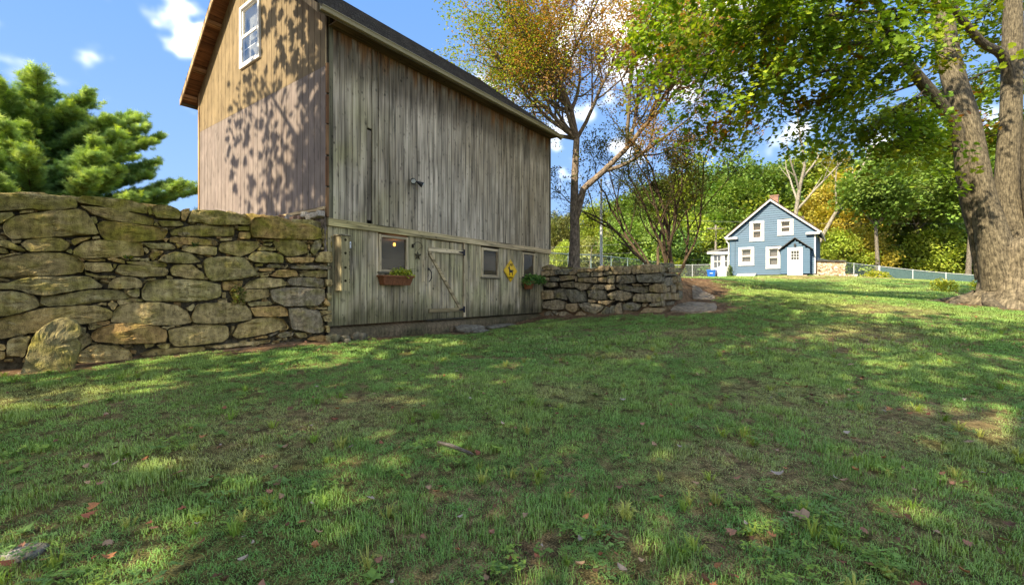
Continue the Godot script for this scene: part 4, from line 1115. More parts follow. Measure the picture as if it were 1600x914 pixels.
	bh.quad(Vector3(0.55, 2.62, 1.35), Vector3(1.2, 2.62, 1.35), Vector3(1.2, 2.98, 0.03), Vector3(0.55, 2.98, 0.03), Color(0.46, 0.46, 0.47)); bh.quad(Vector3(1.2, 2.62, 1.35), Vector3(1.85, 2.62, 1.35), Vector3(1.85, 2.98, 0.03), Vector3(1.2, 2.98, 0.03), Color(0.44, 0.44, 0.45))
	bh.tri(Vector3(1.85, 2.62, 1.35), Vector3(1.85, 2.62, 0.03), Vector3(1.85, 2.98, 0.03), Color(0.4, 0.4, 0.4)); bh.tri(Vector3(0.55, 2.62, 0.03), Vector3(0.55, 2.62, 1.35), Vector3(0.55, 2.98, 0.03), Color(0.4, 0.4, 0.4))
	obj("bulkhead_door", bh, M.satin, o)
	# the white sunroom on its left side
	var sr := Sheet.new(); var wx := -1.55; var z0 := -0.45; var z1 := -4.0
	for q in [[wx, wx + 0.24], [-0.80, -0.50], [-0.10, 0.0]]: sr.box(Vector3(q[0], 2.5, z0 - 0.1), Vector3(q[1], 4.72, z0), white)
	sr.box(Vector3(wx + 0.24, 2.5, z0 - 0.1), Vector3(-0.10, 3.50, z0 - 0.002), white); sr.box(Vector3(wx + 0.24, 4.56, z0 - 0.1), Vector3(-0.10, 4.72, z0 - 0.002), white)
	sr.box(Vector3(wx, 2.5, z1), Vector3(wx + 0.1, 4.72, z0 - 0.1), white); sr.box(Vector3(wx + 0.1, 2.5, z1), Vector3(0, 4.72, z1 + 0.1), Color(0.2, 0.2, 0.2))
	obj("sunroom_wall", sr, M.paint, o)
	for q in [[wx + 0.24, -0.80], [-0.50, -0.10]]:
		var s := Sheet.new(); var mx: float = (q[0] + q[1]) * 0.5
		s.box(Vector3(q[0], 4.0, z0 - 0.06), Vector3(q[1], 4.05, z0 - 0.02), white); s.box(Vector3(mx - 0.02, 3.5, z0 - 0.055), Vector3(mx + 0.02, 4.56, z0 - 0.025), white)
		var wn := obj("window", s, M.paint, o)
		var p := Sheet.new(); p.box(Vector3(q[0], 3.5, z0 - 0.08), Vector3(q[1], 4.56, z0 - 0.075)); obj("pane", p, M.pane, wn)
	var sroof := Sheet.new(); hexa(sroof, Vector3(wx - 0.22, 4.74, z0 + 0.25), Vector3(-0.03, 4.74 + 0.22, z0 + 0.25), Vector3(-0.03, 4.74 + 0.22, z1), Vector3(wx - 0.22, 4.74, z1), Vector3(0, 0.14, 0), Color(0.24, 0.25, 0.27)); obj("sunroom_roof", sroof, M.shingle, o)
	var sfa := Sheet.new(); sfa.box(Vector3(wx - 0.24, 4.64, z0 + 0.25), Vector3(-0.03, 4.78, z0 + 0.275), Color(0.5, 0.51, 0.53)); obj("sunroom_fascia", sfa, M.paint, o)

func hp(x: float, y: float, z: float) -> Vector3:   # the cottage's own axes, in the world
	return Transform3D(Basis(Vector3.UP, HOUSE_TURN), Vector3(17.3, 0, -36.0)) * Vector3(x, y, z)

func yard_things():
	# wheeled bin, white tank and creeper by the cottage
	var b := thing("recycling_bin", "blue wheeled recycling bin beside the white tank by the cottage", "bin", hp(-1.32, 2.62, 0.15), HOUSE_TURN)
	var s := Sheet.new(); var bl := Color(0.02, 0.11, 0.42)
	for k in 4:
		var a := [Vector3(-0.26, 0.06, 0.26), Vector3(0.26, 0.06, 0.26), Vector3(0.26, 0.06, -0.26), Vector3(-0.26, 0.06, -0.26)]; var t := [Vector3(-0.32, 0.66, 0.33), Vector3(0.32, 0.66, 0.33), Vector3(0.32, 0.66, -0.33), Vector3(-0.32, 0.66, -0.33)]
		s.quad(a[k], a[(k + 1) % 4], t[(k + 1) % 4], t[k], bl)
	s.quad(Vector3(-0.26, 0.06, -0.26), Vector3(0.26, 0.06, -0.26), Vector3(0.26, 0.06, 0.26), Vector3(-0.26, 0.06, 0.26), bl)
	s.box(Vector3(-0.34, 0.60, -0.35), Vector3(0.34, 0.66, 0.35), bl, 0.01)
	obj("body", s, M.satin, b)
	s = Sheet.new(); hexa(s, Vector3(-0.345, 0.665, 0.37), Vector3(0.345, 0.665, 0.37), Vector3(0.345, 0.70, -0.36), Vector3(-0.345, 0.70, -0.36), Vector3(0, 0.05, 0), Color(0.025, 0.13, 0.47)); obj("lid", s, M.satin, b)
	for x in [-0.24, 0.24]:
		s = Sheet.new(); s.tube(PackedVector3Array([Vector3(x - 0.03, 0.10, -0.28), Vector3(x + 0.03, 0.10, -0.28)]), PackedFloat32Array([0.10, 0.10]), 12, Color(0.02, 0.02, 0.02), true); obj("wheel", s, M.rough, b)
	s = Sheet.new(); s.box(Vector3(-0.10, 0.40, 0.30), Vector3(0.12, 0.44, 0.325), Color(0.75, 0.78, 0.8)); s.box(Vector3(-0.08, 0.28, 0.288), Vector3(0.0, 0.37, 0.31), Color(0.01, 0.05, 0.2)); obj("molded_panel", s, M.satin, b)
	var t := thing("propane_tank", "white upright gas tank with domed cap beside the blue bin", "gas tank", hp(-0.52, 2.60, 0.25), HOUSE_TURN)
	s = Sheet.new(); s.lathe(PackedVector2Array([Vector2(0.30, 0.0), Vector2(0.34, 0.04), Vector2(0.355, 0.10), Vector2(0.355, 0.80), Vector2(0.33, 0.90), Vector2(0.24, 0.97), Vector2(0.14, 0.99), Vector2(0.0, 1.0)]), 24, Vector3.ZERO, Color(0.78, 0.78, 0.78)); obj("body", s, M.paint, t)
	s = Sheet.new(); s.lathe(PackedVector2Array([Vector2(0.15, 0.96), Vector2(0.15, 1.06), Vector2(0.11, 1.14), Vector2(0.0, 1.16)]), 16, Vector3.ZERO, Color(0.72, 0.72, 0.73)); obj("cap", s, M.paint, t)
	# fieldstone pier with a flat dark cap, right of the cottage
	var pr := thing("stone_pier", "tan fieldstone pier with a thin dark cap right of the cottage", "pier", Vector3(22.8, 2.62, -32.6), HOUSE_TURN * 0.6)
	s = Sheet.new(); s.box(Vector3(-0.72, -0.3, -0.5), Vector3(0.74, 1.10, 0.40), Color(0.10, 0.075, 0.055)); s.box(Vector3(-0.9, -0.3, -0.5), Vector3(1.5, 0.16, 0.38), Color(0.10, 0.075, 0.055)); obj("mortar_core", s, M.rough, pr)
	s = Sheet.new()
	for side in 2:
		var y := -0.05
		while y < 1.08:
			var h := r(0.05, 0.10); var x := -0.78 if y > 0.14 else -0.95
			var lim := 0.78 if y > 0.14 else 1.5
			if side == 1: x = -0.5; lim = 0.42
			while x < lim:
				var w := r(0.07, 0.2)
				var q: Color = [Color(0.46, 0.34, 0.22), Color(0.55, 0.45, 0.33), Color(0.36, 0.25, 0.16), Color(0.60, 0.54, 0.44)][rng.randi() % 4]
				var tf := Transform3D(Basis.from_euler(Vector3(r(-0.2, 0.2), r(-0.2, 0.2), r(-0.15, 0.15))), Vector3(x + w * 0.5, y + h * 0.5, 0.40 + r(-0.02, 0.02)))
				if side == 1: tf = Transform3D(Basis.from_euler(Vector3(r(-0.2, 0.2), PI / 2, 0)), Vector3(-0.74 if y > 0.14 else -0.93, y + h * 0.5, x + w * 0.5))
				s.box(Vector3(-w * 0.48, -h * 0.48, -0.08), Vector3(w * 0.48, h * 0.48, 0.05), fac(q, r(0.8, 1.15)), minf(w, h) * 0.24, tf)
				x += w
			y += h
	obj("fieldstone", s, M.rough, pr, "stuff")
	s = Sheet.new(); hexa(s, Vector3(-0.85, 1.12, 0.60), Vector3(0.85, 1.06, 0.60), Vector3(0.85, 1.10, -0.6), Vector3(-0.85, 1.16, -0.6), Vector3(0, 0.06, 0), Color(0.09, 0.085, 0.085)); obj("cap", s, M.rough, pr)
	# flagpole and stake on the bank
	var g := on(3.93, 20.0)
	var fp := thing("flagpole", "tall slim white metal flagpole behind the low stone wall", "flagpole", g)
	s = Sheet.new(); s.tube(PackedVector3Array([Vector3(0, -0.3, 0), Vector3(0, 2.2, 0), Vector3(0, 4.25, 0)]), PackedFloat32Array([0.062, 0.055, 0.04]), 12, Color(0.70, 0.71, 0.73), true); obj("pole", s, M.satin, fp)
	s = Sheet.new(); s.lathe(PackedVector2Array([Vector2(0.0, 4.24), Vector2(0.05, 4.27), Vector2(0.065, 4.32), Vector2(0.05, 4.37), Vector2(0.0, 4.39)]), 12, Vector3.ZERO, Color(0.6, 0.5, 0.25)); obj("finial", s, M.metal, fp)
	s = Sheet.new(); g = on(3.95, 23.5); s.tube(PackedVector3Array([g, g + Vector3(0.08, 0.9, 0), g + Vector3(0.18, 1.7, 0)]), PackedFloat32Array([0.03, 0.028, 0.022]), 6, Color(0.5, 0.46, 0.40), true)
	tag(obj("garden_stake", s, M.bark), "pale leaning wooden stake left of the flagpole", "stake")
	# the leaning slab at the foot of the left wall
	var w := thing("standing_stone", "upright mossy flat stone slab leaning on the left stone wall", "stone", Vector3(BC.x, 0, -BC.y), 0.7061)
	var fn := noise(151, 1.0, 4)
	var pl := PackedVector2Array([Vector2(-3.76, 0.50), Vector2(-3.72, 0.66), Vector2(-3.68, 0.88), Vector2(-3.64, 1.0), Vector2(-3.57, 1.09), Vector2(-3.50, 1.15), Vector2(-3.42, 1.19), Vector2(-3.35, 1.19), Vector2(-3.28, 1.15), Vector2(-3.24, 1.06), Vector2(-3.22, 0.96), Vector2(-3.28, 0.92), Vector2(-3.235, 0.85), Vector2(-3.25, 0.74), Vector2(-3.28, 0.62), Vector2(-3.31, 0.46)])
	var st := stone(pl, Color(0.34, 0.295, 0.155), 0.26, 0.16, fn)
	var lean := Transform3D(Basis(Vector3(1, 0, 0), -0.16), Vector3(0, 0.0, 0.40))
	for k in st.v.size(): st.v[k] = lean * st.v[k]; st.n[k] = lean.basis * st.n[k]
	obj("slab", st, M.fieldstone, w)
	# stones in front of the barn
	for q in [["flat blocky stone half sunk before the barn door, left of the pale slab", -1.67, 10.55, 0.22, 0.12, 0.17, Color(0.17, 0.15, 0.10)], ["pale ragged slab of stone lying before the barn door", -1.02, 10.95, 0.46, 0.11, 0.24, Color(0.30, 0.28, 0.24)], ["thin grey stone edging lying right of the pale slab by the barn", -0.30, 11.75, 0.55, 0.06, 0.17, Color(0.24, 0.225, 0.19)], ["low sunk grey stone in the turf in front of the pale slab", -0.75, 10.72, 0.30, 0.05, 0.13, Color(0.25, 0.24, 0.21)]]:
		var m := obj("flat_stone", boulder(Vector3(q[3], q[4], q[5]), q[6], 160 + int(q[3] * 100.0)), M.fieldstone)
		m.position = on(q[1], q[2], q[4] * 0.35); m.rotation.y = BARN_TURN + r(-0.1, 0.1)
		tag(m, q[0], "stone")
	var bs := [["rounded grey cobble at the foot of the barn's near corner", -2.83, 8.42, 0.11, Color(0.19, 0.175, 0.145)], ["small tan cobble left of the rounded grey cobble", -3.03, 8.25, 0.075, Color(0.27, 0.24, 0.17)], ["flat cobble against the foot of the stone wall by the barn", -3.20, 8.12, 0.10, Color(0.24, 0.22, 0.14)], ["pale small stone nearest the lawn below the barn corner", -2.93, 8.10, 0.05, Color(0.34, 0.31, 0.26)]]
	for q in bs:
		var m := obj("cobble", boulder(Vector3(q[3] * 1.2, q[3] * 0.85, q[3]), q[4], 170 + int(q[3] * 1000.0)), M.fieldstone)
		m.position = on(q[1], q[2], q[3] * 0.5); tag(m, q[0], "stone")
	var cs := obj("field_rock", boulder(Vector3(0.09, 0.035, 0.07), Color(0.30, 0.30, 0.29), 190), M.fieldstone); cs.position = on(-2.62, 2.44, 0.0); tag(cs, "grey rock breaking through the turf at the lower left corner", "rock")
	# worn slabs of the way up
	var fn2 := noise(191, 1.0, 4)
	for q in [["large worn grey stone slab at the foot of the path by the low wall", [4.05, 11.62, 4.5, 11.05, 5.05, 11.25, 5.55, 12.3, 5.1, 13.0, 4.6, 12.7], 0.03], ["smaller worn grey slab higher up the leafy path", [5.3, 13.3, 5.8, 13.0, 6.3, 14.1, 5.75, 14.5], 0.02]]:
		var poly := PackedVector2Array(); var a: Array = q[1]; var c := Vector2.ZERO
		for k in range(0, a.size(), 2): poly.append(Vector2(a[k], a[k + 1])); c += Vector2(a[k], a[k + 1]) / (a.size() * 0.5)
		var sb := stone(poly, Color(0.40, 0.335, 0.265), -0.3, 0.10, fn2)
		for k in sb.v.size():
			var v := sb.v[k]; var flat := minf(v.z, 0.03)
			sb.v[k] = Vector3(v.x, ground(v.x, v.y) + q[2] * 0.4 + flat * 0.6, -v.y); sb.n[k] = Vector3(sb.n[k].x, sb.n[k].z, -sb.n[k].y)
		tag(obj("stone_slab", sb, M.slab_stone), q[0], "stone slab")

func barn_things():
	# tall slim birdhouse with four holes
	var o := thing("birdhouse", "tall narrow wooden birdhouse with four round holes on the barn's left end", "birdhouse", bp(0.195, 0, 0.03), BARN_TURN)
	var s := Sheet.new(); var q := Color(0.44, 0.38, 0.20)
	var hx := 0.0
	s.box(Vector3(-0.085, 1.53, 0.0), Vector3(-0.062, 2.52, 0.19), Color(0.33, 0.285, 0.18), 0.006); s.box(Vector3(0.062, 1.53, 0.0), Vector3(0.085, 2.52, 0.19), fac(q, 0.9), 0.006)
	s.box(Vector3(-0.062, 1.53, 0.0), Vector3(0.062, 1.56, 0.18), q)
	var b := obj("body", s, M.wood, o)
	# front with real holes: strips between the holes and ring-cut pieces
	var fr := Sheet.new(); var ys := [2.45, 2.21, 1.95, 1.71]; var lo := 1.53; var R := 0.024
	var edge := func(y0: float, y1: float): fr.box(Vector3(-0.086, y0, 0.19), Vector3(0.086, y1, 0.212), q)
	var last := 1.53
	for k in range(3, -1, -1):
		var cy: float = ys[k]
		edge.call(last, cy - 0.035)
		for j in 12:
			var a0 := TAU * j / 12.0; var a1 := TAU * (j + 1) / 12.0
			var sq := func(a: float) -> Vector3:
				var d := Vector2(cos(a), sin(a)); var f := minf(0.086 / maxf(absf(d.x), 0.001), 0.035 / maxf(absf(d.y), 0.001)); return Vector3(d.x * f, cy + d.y * f, 0.212)
			var i0 := Vector3(cos(a0) * R, cy + sin(a0) * R, 0.212); var i1 := Vector3(cos(a1) * R, cy + sin(a1) * R, 0.212)
			fr.quad(i0, sq.call(a0), sq.call(a1), i1, q)
			fr.quad(i1 - Vector3(0, 0, 0.022), i0 - Vector3(0, 0, 0.022), i0, i1, Color(0.12, 0.10, 0.06))
		for e in [-1.0, 1.0]:
			var p := [Vector3(e * 0.086, cy - 0.035, 0.19), Vector3(e * 0.086, cy - 0.035, 0.212), Vector3(e * 0.086, cy + 0.035, 0.212), Vector3(e * 0.086, cy + 0.035, 0.19)]
			if e > 0: fr.quad(p[1], p[0], p[3], p[2], q)
			else: fr.quad(p[0], p[1], p[2], p[3], q)
		last = cy + 0.035
	edge.call(last, 2.52)
	obj("front", fr, M.wood, o)
	var cap := Sheet.new(); cap.box(Vector3(-0.105, 2.523, -0.02), Vector3(0.105, 2.545, 0.245), Color(0.38, 0.33, 0.22), 0.004); obj("lid", cap, M.wood, o)
	var w := thing("thermometer", "small white oval gauge fixed to the barn boards beside the birdhouse", "gauge", bp(0.445, 2.395, 0.0), BARN_TURN)
	s = Sheet.new(); s.box(Vector3(-0.025, -0.062, 0.0), Vector3(0.025, 0.062, 0.016), Color(0.75, 0.75, 0.76), 0.007); obj("plate", s, M.paint, w)
	s = Sheet.new(); s.lathe(PackedVector2Array([Vector2(0.008, 0.0), Vector2(0.008, 0.006), Vector2(0.0, 0.007)]), 10, Vector3.ZERO, Color(0.05, 0.05, 0.06))
	for k in s.v.size(): s.v[k] = Vector3(s.v[k].x, -s.v[k].z + 0.02, s.v[k].y + 0.016); s.n[k] = Vector3(s.n[k].x, -s.n[k].z, s.n[k].y)
	obj("dial", s, M.paint, w)
	# window box
	var fb := thing("flower_box", "terracotta coloured flower box hung under the lit barn window", "planter", bp(1.44, 1.65, 0.0), BARN_TURN)
	s = Sheet.new(); var tc := Color(0.30, 0.125, 0.062)
	var A := [Vector3(-0.33, 0, 0.03), Vector3(0.33, 0, 0.03), Vector3(0.33, 0, 0.17), Vector3(-0.33, 0, 0.17)]; var B := [Vector3(-0.39, 0.19, 0.012), Vector3(0.39, 0.19, 0.012), Vector3(0.39, 0.19, 0.215), Vector3(-0.39, 0.19, 0.215)]
	for k in 4: s.quad(A[(k + 1) % 4], A[k], B[k], B[(k + 1) % 4], tc)
	s.quad(A[0], A[1], A[2], A[3], tc)
	for e in [[-0.405, -0.375, 0.01, 0.228], [0.375, 0.405, 0.01, 0.228], [-0.375, 0.375, 0.198, 0.228], [-0.375, 0.375, 0.010, 0.030]]: s.box(Vector3(e[0], 0.16, e[2]), Vector3(e[1], 0.195, e[3]), fac(tc, 1.1), 0.004)
	obj("trough", s, M.clay, fb)
	s = Sheet.new(); s.box(Vector3(-0.37, 0.13, 0.03), Vector3(0.37, 0.165, 0.20), Color(0.05, 0.035, 0.025)); obj("soil", s, M.rough, fb)
	bushlet("box_plant", "leafy yellow green plants growing at the right of the flower box", bp(1.58, 1.88, 0.13), Vector3(0.33, 0.13, 0.13), 300, 0.062, [Color(0.48, 0.52, 0.06), Color(0.28, 0.38, 0.05), Color(0.60, 0.58, 0.12)], BARN_TURN)
	# basket and its plant
	var hb := thing("hanging_pot", "round terracotta pot hung below the barn's right window", "pot", bp(6.16, 1.60, 0.16), BARN_TURN)
	s = Sheet.new(); s.lathe(PackedVector2Array([Vector2(0.0, 0.0), Vector2(0.11, 0.0), Vector2(0.16, 0.17), Vector2(0.178, 0.17), Vector2(0.18, 0.22), Vector2(0.16, 0.22), Vector2(0.15, 0.18), Vector2(0.0, 0.18)]), 20, Vector3.ZERO, Color(0.36, 0.15, 0.065)); obj("pot", s, M.clay, hb)
	s = Sheet.new(); s.box(Vector3(-0.012, 0.02, -0.165), Vector3(0.012, 0.34, -0.150), Color(0.03, 0.03, 0.03)); s.tube(PackedVector3Array([Vector3(-0.182, 0.19, 0), Vector3(0, 0.19, 0.182), Vector3(0.182, 0.19, 0)]), PackedFloat32Array([0.006, 0.006, 0.006]), 5, Color(0.03, 0.03, 0.03)); obj("bracket", s, M.iron, hb)
	bushlet("trailing_plant", "trailing green plant spilling over the hanging pot", bp(6.36, 1.86, 0.22), Vector3(0.60, 0.17, 0.18), 420, 0.095, [Color(0.13, 0.28, 0.075), Color(0.20, 0.35, 0.09), Color(0.09, 0.20, 0.06)], BARN_TURN)
	# star on a hook
	var sh := thing("star_ornament", "rusty metal star hanging from a curved hook by the barn door", "ornament", bp(2.10, 2.30, 0.03), BARN_TURN)
	s = Sheet.new()
	for k in 10:
		var a0 := PI / 2 + TAU * k / 10.0; var a1 := PI / 2 + TAU * (k + 1) / 10.0; var r0 := 0.115 if k % 2 == 0 else 0.045; var r1 := 0.045 if k % 2 == 0 else 0.115
		s.tri(Vector3(cos(a0) * r0, sin(a0) * r0, 0), Vector3(cos(a1) * r1, sin(a1) * r1, 0), Vector3(0, 0, 0.025), Color(0.07, 0.055, 0.03))
		s.tri(Vector3(cos(a1) * r1, sin(a1) * r1, 0), Vector3(cos(a0) * r0, sin(a0) * r0, 0), Vector3(0, 0, -0.015), Color(0.07, 0.055, 0.03))
	obj("star", s, M.iron, sh)
	s = Sheet.new(); var path := PackedVector3Array(); var rad := PackedFloat32Array()
	for k in 12:
		var a := PI * (1.0 - k / 11.0 * 1.15); path.append(Vector3(-0.02 + cos(a) * 0.12, 0.20 + sin(a) * 0.09, 0.03)); rad.append(0.007)
	path.append(Vector3(0.05, 0.17, 0.03)); rad.append(0.005); path.append(Vector3(0.0, 0.115, 0.01)); rad.append(0.004)
	s.tube(path, rad, 6, Color(0.06, 0.045, 0.03)); s.box(Vector3(-0.15, 0.16, -0.03), Vector3(-0.13, 0.24, 0.03), Color(0.05, 0.04, 0.03)); obj("hook", s, M.iron, sh)
	# the yellow sign
	var sg := thing("warning_sign", "yellow diamond LAB XING sign with a black dog on the barn wall", "sign", bp(5.47, 2.10, 0.03), BARN_TURN)
	s = Sheet.new(); s.prism(PackedVector2Array([Vector2(0, -0.315), Vector2(0.315, 0), Vector2(0, 0.315), Vector2(-0.315, 0)]), 0.0, 0.004, Color(0.86, 0.52, 0.008)); obj("plate", s, M.satin, sg)
	s = Sheet.new()
	var ring := func(a: float, b2: float):
		var k4 := [Vector2(0, -1), Vector2(1, 0), Vector2(0, 1), Vector2(-1, 0)]
		for k in 4:
			var d: Vector2 = k4[k]; var e: Vector2 = k4[(k + 1) % 4]
			s.quad(Vector3(d.x * b2, d.y * b2, 0.006), Vector3(d.x * a, d.y * a, 0.006), Vector3(e.x * a, e.y * a, 0.006), Vector3(e.x * b2, e.y * b2, 0.006), Color(0.015, 0.013, 0.01))
	ring.call(0.292, 0.284)
	obj("border_line", s, M.satin, sg)
	var dog := PackedVector2Array([Vector2(-0.135, 0.075), Vector2(-0.10, 0.098), Vector2(-0.085, 0.125), Vector2(-0.06, 0.128), Vector2(-0.048, 0.10), Vector2(-0.035, 0.045), Vector2(0.0, 0.025), Vector2(0.06, 0.022), Vector2(0.095, 0.03), Vector2(0.145, 0.012), Vector2(0.15, 0.0), Vector2(0.105, 0.005), Vector2(0.10, -0.03), Vector2(0.095, -0.075), Vector2(0.105, -0.135), Vector2(0.075, -0.135), Vector2(0.07, -0.085), Vector2(0.045, -0.05), Vector2(0.0, -0.058), Vector2(-0.035, -0.05), Vector2(-0.035, -0.135), Vector2(-0.068, -0.135), Vector2(-0.066, -0.06), Vector2(-0.078, 0.0), Vector2(-0.085, 0.05), Vector2(-0.105, 0.062), Vector2(-0.135, 0.06)])
	s = Sheet.new(); s.prism(dog, 0.0055, 0.0085, Color(0.012, 0.011, 0.01), Transform3D(Basis.from_scale(Vector3(0.95, 0.95, 1)), Vector3(0, 0.0, 0))); obj("dog_silhouette", s, M.satin, sg)
	for q2 in [["LAB", 0.165, 0.075], ["XING", -0.19, 0.058]]:
		var tm := TextMesh.new(); var font := SystemFont.new(); font.font_names = PackedStringArray(["Droid Sans"]); font.font_weight = 700
		tm.text = q2[0]; tm.font = font; tm.font_size = 48; tm.pixel_size = q2[2] / 36.0; tm.depth = 0.003
		var bm := StandardMaterial3D.new(); bm.albedo_color = Color(0.1, 0.09, 0.08); bm.resource_name = "sign_ink"; tm.material = bm
		var mi := MeshInstance3D.new(); mi.mesh = tm; mi.name = numbered(sg, "lettering"); mi.position = Vector3(0, q2[1], 0.007); sg.add_child(mi, true)
	# flood lamp with two heads, off
	var fl := thing("floodlight", "twin headed black floodlight high on the grey barn boards", "lamp", bp(1.99, 3.88, 0.0), BARN_TURN)
	s = Sheet.new(); s.tube(PackedVector3Array([Vector3(0, 0, 0.0), Vector3(0, 0, 0.04)]), PackedFloat32Array([0.055, 0.05]), 14, Color(0.16, 0.16, 0.17), true); s.box(Vector3(-0.05, -0.02, 0.03), Vector3(0.05, 0.02, 0.07), Color(0.03, 0.03, 0.03), 0.005); obj("mount", s, M.satin, fl)
	for e in [[-1.0, 0.0], [1.0, 0.35]]:
		s = Sheet.new(); var c := Vector3(e[0] * 0.07, 0.02 - 0.02 * e[0], 0.07); var d := Vector3(e[0] * 0.55 + 0.1, -0.55, 0.7).normalized()
		s.tube(PackedVector3Array([c - d * 0.02, c + d * 0.03, c + d * 0.09, c + d * 0.13]), PackedFloat32Array([0.02, 0.035, 0.055, 0.06]), 14, Color(0.02, 0.02, 0.022), true)
		var hd := obj("lamp_head", s, M.satin, fl)
		s = Sheet.new(); s.tube(PackedVector3Array([c + d * 0.128, c + d * 0.134]), PackedFloat32Array([0.05, 0.048]), 14, Color(0.62, 0.62, 0.58), true); obj("lens", s, M.satin, hd)
	# the lit bulb behind the window
	var bu := thing("hanging_bulb", "warm glowing bare bulb seen through the barn's left window", "lamp", bp(2.30, 2.63, -1.0), BARN_TURN)
	s = Sheet.new(); s.lathe(PackedVector2Array([Vector2(0.0, -0.05), Vector2(0.024, -0.04), Vector2(0.033, -0.015), Vector2(0.024, 0.02), Vector2(0.014, 0.04), Vector2(0.0, 0.045)]), 14, Vector3.ZERO); obj("bulb", s, M.bulb, bu)
	s = Sheet.new(); s.tube(PackedVector3Array([Vector3(0, 0.03, 0), Vector3(0, 0.08, 0), Vector3(0, 0.086, 0)]), PackedFloat32Array([0.018, 0.02, 0.01]), 10, Color(0.05, 0.05, 0.05), true); obj("socket", s, M.satin, bu)
	var om := OmniLight3D.new(); om.name = "bulb_light"; om.light_energy = 0.14; om.light_color = Color(1.0, 0.62, 0.28); om.light_size = 0.03; om.omni_range = 12.0; om.omni_attenuation = 2.0; om.shadow_enabled = true; bu.add_child(om)

func bushlet(called: String, label: String, at: Vector3, size: Vector3, n: int, leaf: float, pal: Array, turn := 0.0, kind := "plant", stems := 9) -> Node3D:
	# a small leafy plant: stems from the base and leaves round them
	var o := thing(called, label, kind, at, turn)
	var st := Sheet.new(); var lf := Sheet.new()
	for k in stems:
		var d := Vector3(r(-1, 1) * size.x, r(0.4, 1.0) * size.y, r(-0.6, 1) * size.z)
		st.tube(PackedVector3Array([Vector3(d.x * 0.25, -0.02, d.z * 0.25), d * 0.55 + Vector3(0, size.y * 0.2, 0), d]), PackedFloat32Array([leaf * 0.09, leaf * 0.07, leaf * 0.04]), 4, Color(0.07, 0.10, 0.03))
	for k in n:
		var d := Vector3(r(-1, 1), r(-0.55, 1), r(-0.7, 1))
		if d.length() > 1.0: d = d.normalized() * r(0.5, 1.0)
		var p := d * size
		p.y -= maxf(0.0, absf(d.x) - 0.6) * size.y * 1.1
		leaflet(lf, p, Basis.from_euler(Vector3(r(-0.9, 0.9), r(0, TAU), r(-0.9, 0.9))), leaf * r(0.7, 1.3), fac(pal[rng.randi() % pal.size()], r(0.8, 1.2)))
	obj("stem", st, M.rough, o)
	obj("foliage", lf, M.leaf, o, "stuff")
	return o

func leaflet(s: Sheet, p: Vector3, b: Basis, l: float, col: Color):
	# a pointed leaf folded along its rib
	var w := l * 0.30
	var a := p; var m := p + b * Vector3(0, 0.06 * l, l * 0.45); var e := p + b * Vector3(0, -0.05 * l, l)
	var ml := p + b * Vector3(-w, 0.10 * l, l * 0.42); var mr := p + b * Vector3(w, 0.10 * l, l * 0.42)
	s.tri(a, m, ml, col); s.tri(m, e, ml, col); s.tri(a, mr, m, col); s.tri(mr, e, m, col)

# ---------------------------------------------------------------- fences, wires, far buildings
func chain_fence(called: String, label: String, pts: Array, h: float, wire: Color, rail: Color, screen: Color, mesh_step := 0.075):
	# pts: (x, depth) of the posts
	var o := thing(called, label, "fence", on(pts[0].x, pts[0].y))
	var base := o.position
	for k in pts.size():
		var g := on(pts[k].x, pts[k].y) - base
		var s := Sheet.new(); s.tube(PackedVector3Array([g + Vector3(0, -0.3, 0), g + Vector3(0, h + 0.04, 0), g + Vector3(0, h + 0.07, 0)]), PackedFloat32Array([0.035, 0.035, 0.012]), 8, rail, true); obj("post", s, M.satin, o)
		if k == pts.size() - 1: break
		var g2 := on(pts[k + 1].x, pts[k + 1].y) - base
		var a := g + Vector3(0, h, 0); var b := g2 + Vector3(0, h, 0)
		s = Sheet.new(); s.tube(PackedVector3Array([a, b]), PackedFloat32Array([0.026, 0.026]), 7, rail); obj("top_rail", s, M.satin, o)
		# woven wires
		s = Sheet.new(); var l := g.distance_to(g2); var n := int((l + h) / mesh_step); var rr := 0.0045
		for e in [1.0, -1.0]:
			for j in n:
				var u := -h + j * mesh_step
				var u0 := maxf(u, 0.0); var u1 := minf(u + h, l)
				if u1 - u0 < 0.03: continue
				var v0 := u0 - u; var v1 := u1 - u
				if e < 0: v0 = h - v0; v1 = h - v1
				var p0 := g.lerp(g2, u0 / l) + Vector3(0, v0, 0); var p1 := g.lerp(g2, u1 / l) + Vector3(0, v1, 0)
				var side := Vector3(0, 1, 0) * rr; var out: Vector3 = (g2 - g).cross(Vector3.UP).normalized() * (rr * 0.7 * e)
				s.quad(p0 - side + out, p1 - side + out, p1 + side + out, p0 + side + out, wire)
		obj("wire_mesh", s, M.satin, o, "stuff")
		if screen.a > 0.5:
			s = Sheet.new(); s.quad(g + Vector3(0, 0.05, -0.05), g2 + Vector3(0, 0.05, -0.05), g2 + Vector3(0, h - 0.05, -0.05), g + Vector3(0, h - 0.05, -0.05), screen)
			obj("privacy_screen", s, M.rough, o)

func wire(label: String, a: Vector3, b: Vector3, sag: float, rad := 0.014):
	var p := PackedVector3Array(); var q := PackedFloat32Array()
	for k in 17:
		var t := k / 16.0; p.append(a.lerp(b, t) - Vector3(0, sag * 4.0 * t * (1.0 - t), 0)); q.append(rad)
	var s := Sheet.new(); s.tube(p, q, 5, Color(0.16, 0.16, 0.17)); tag(obj("utility_wire", s, M.rough), label, "wire", "wires along the road")

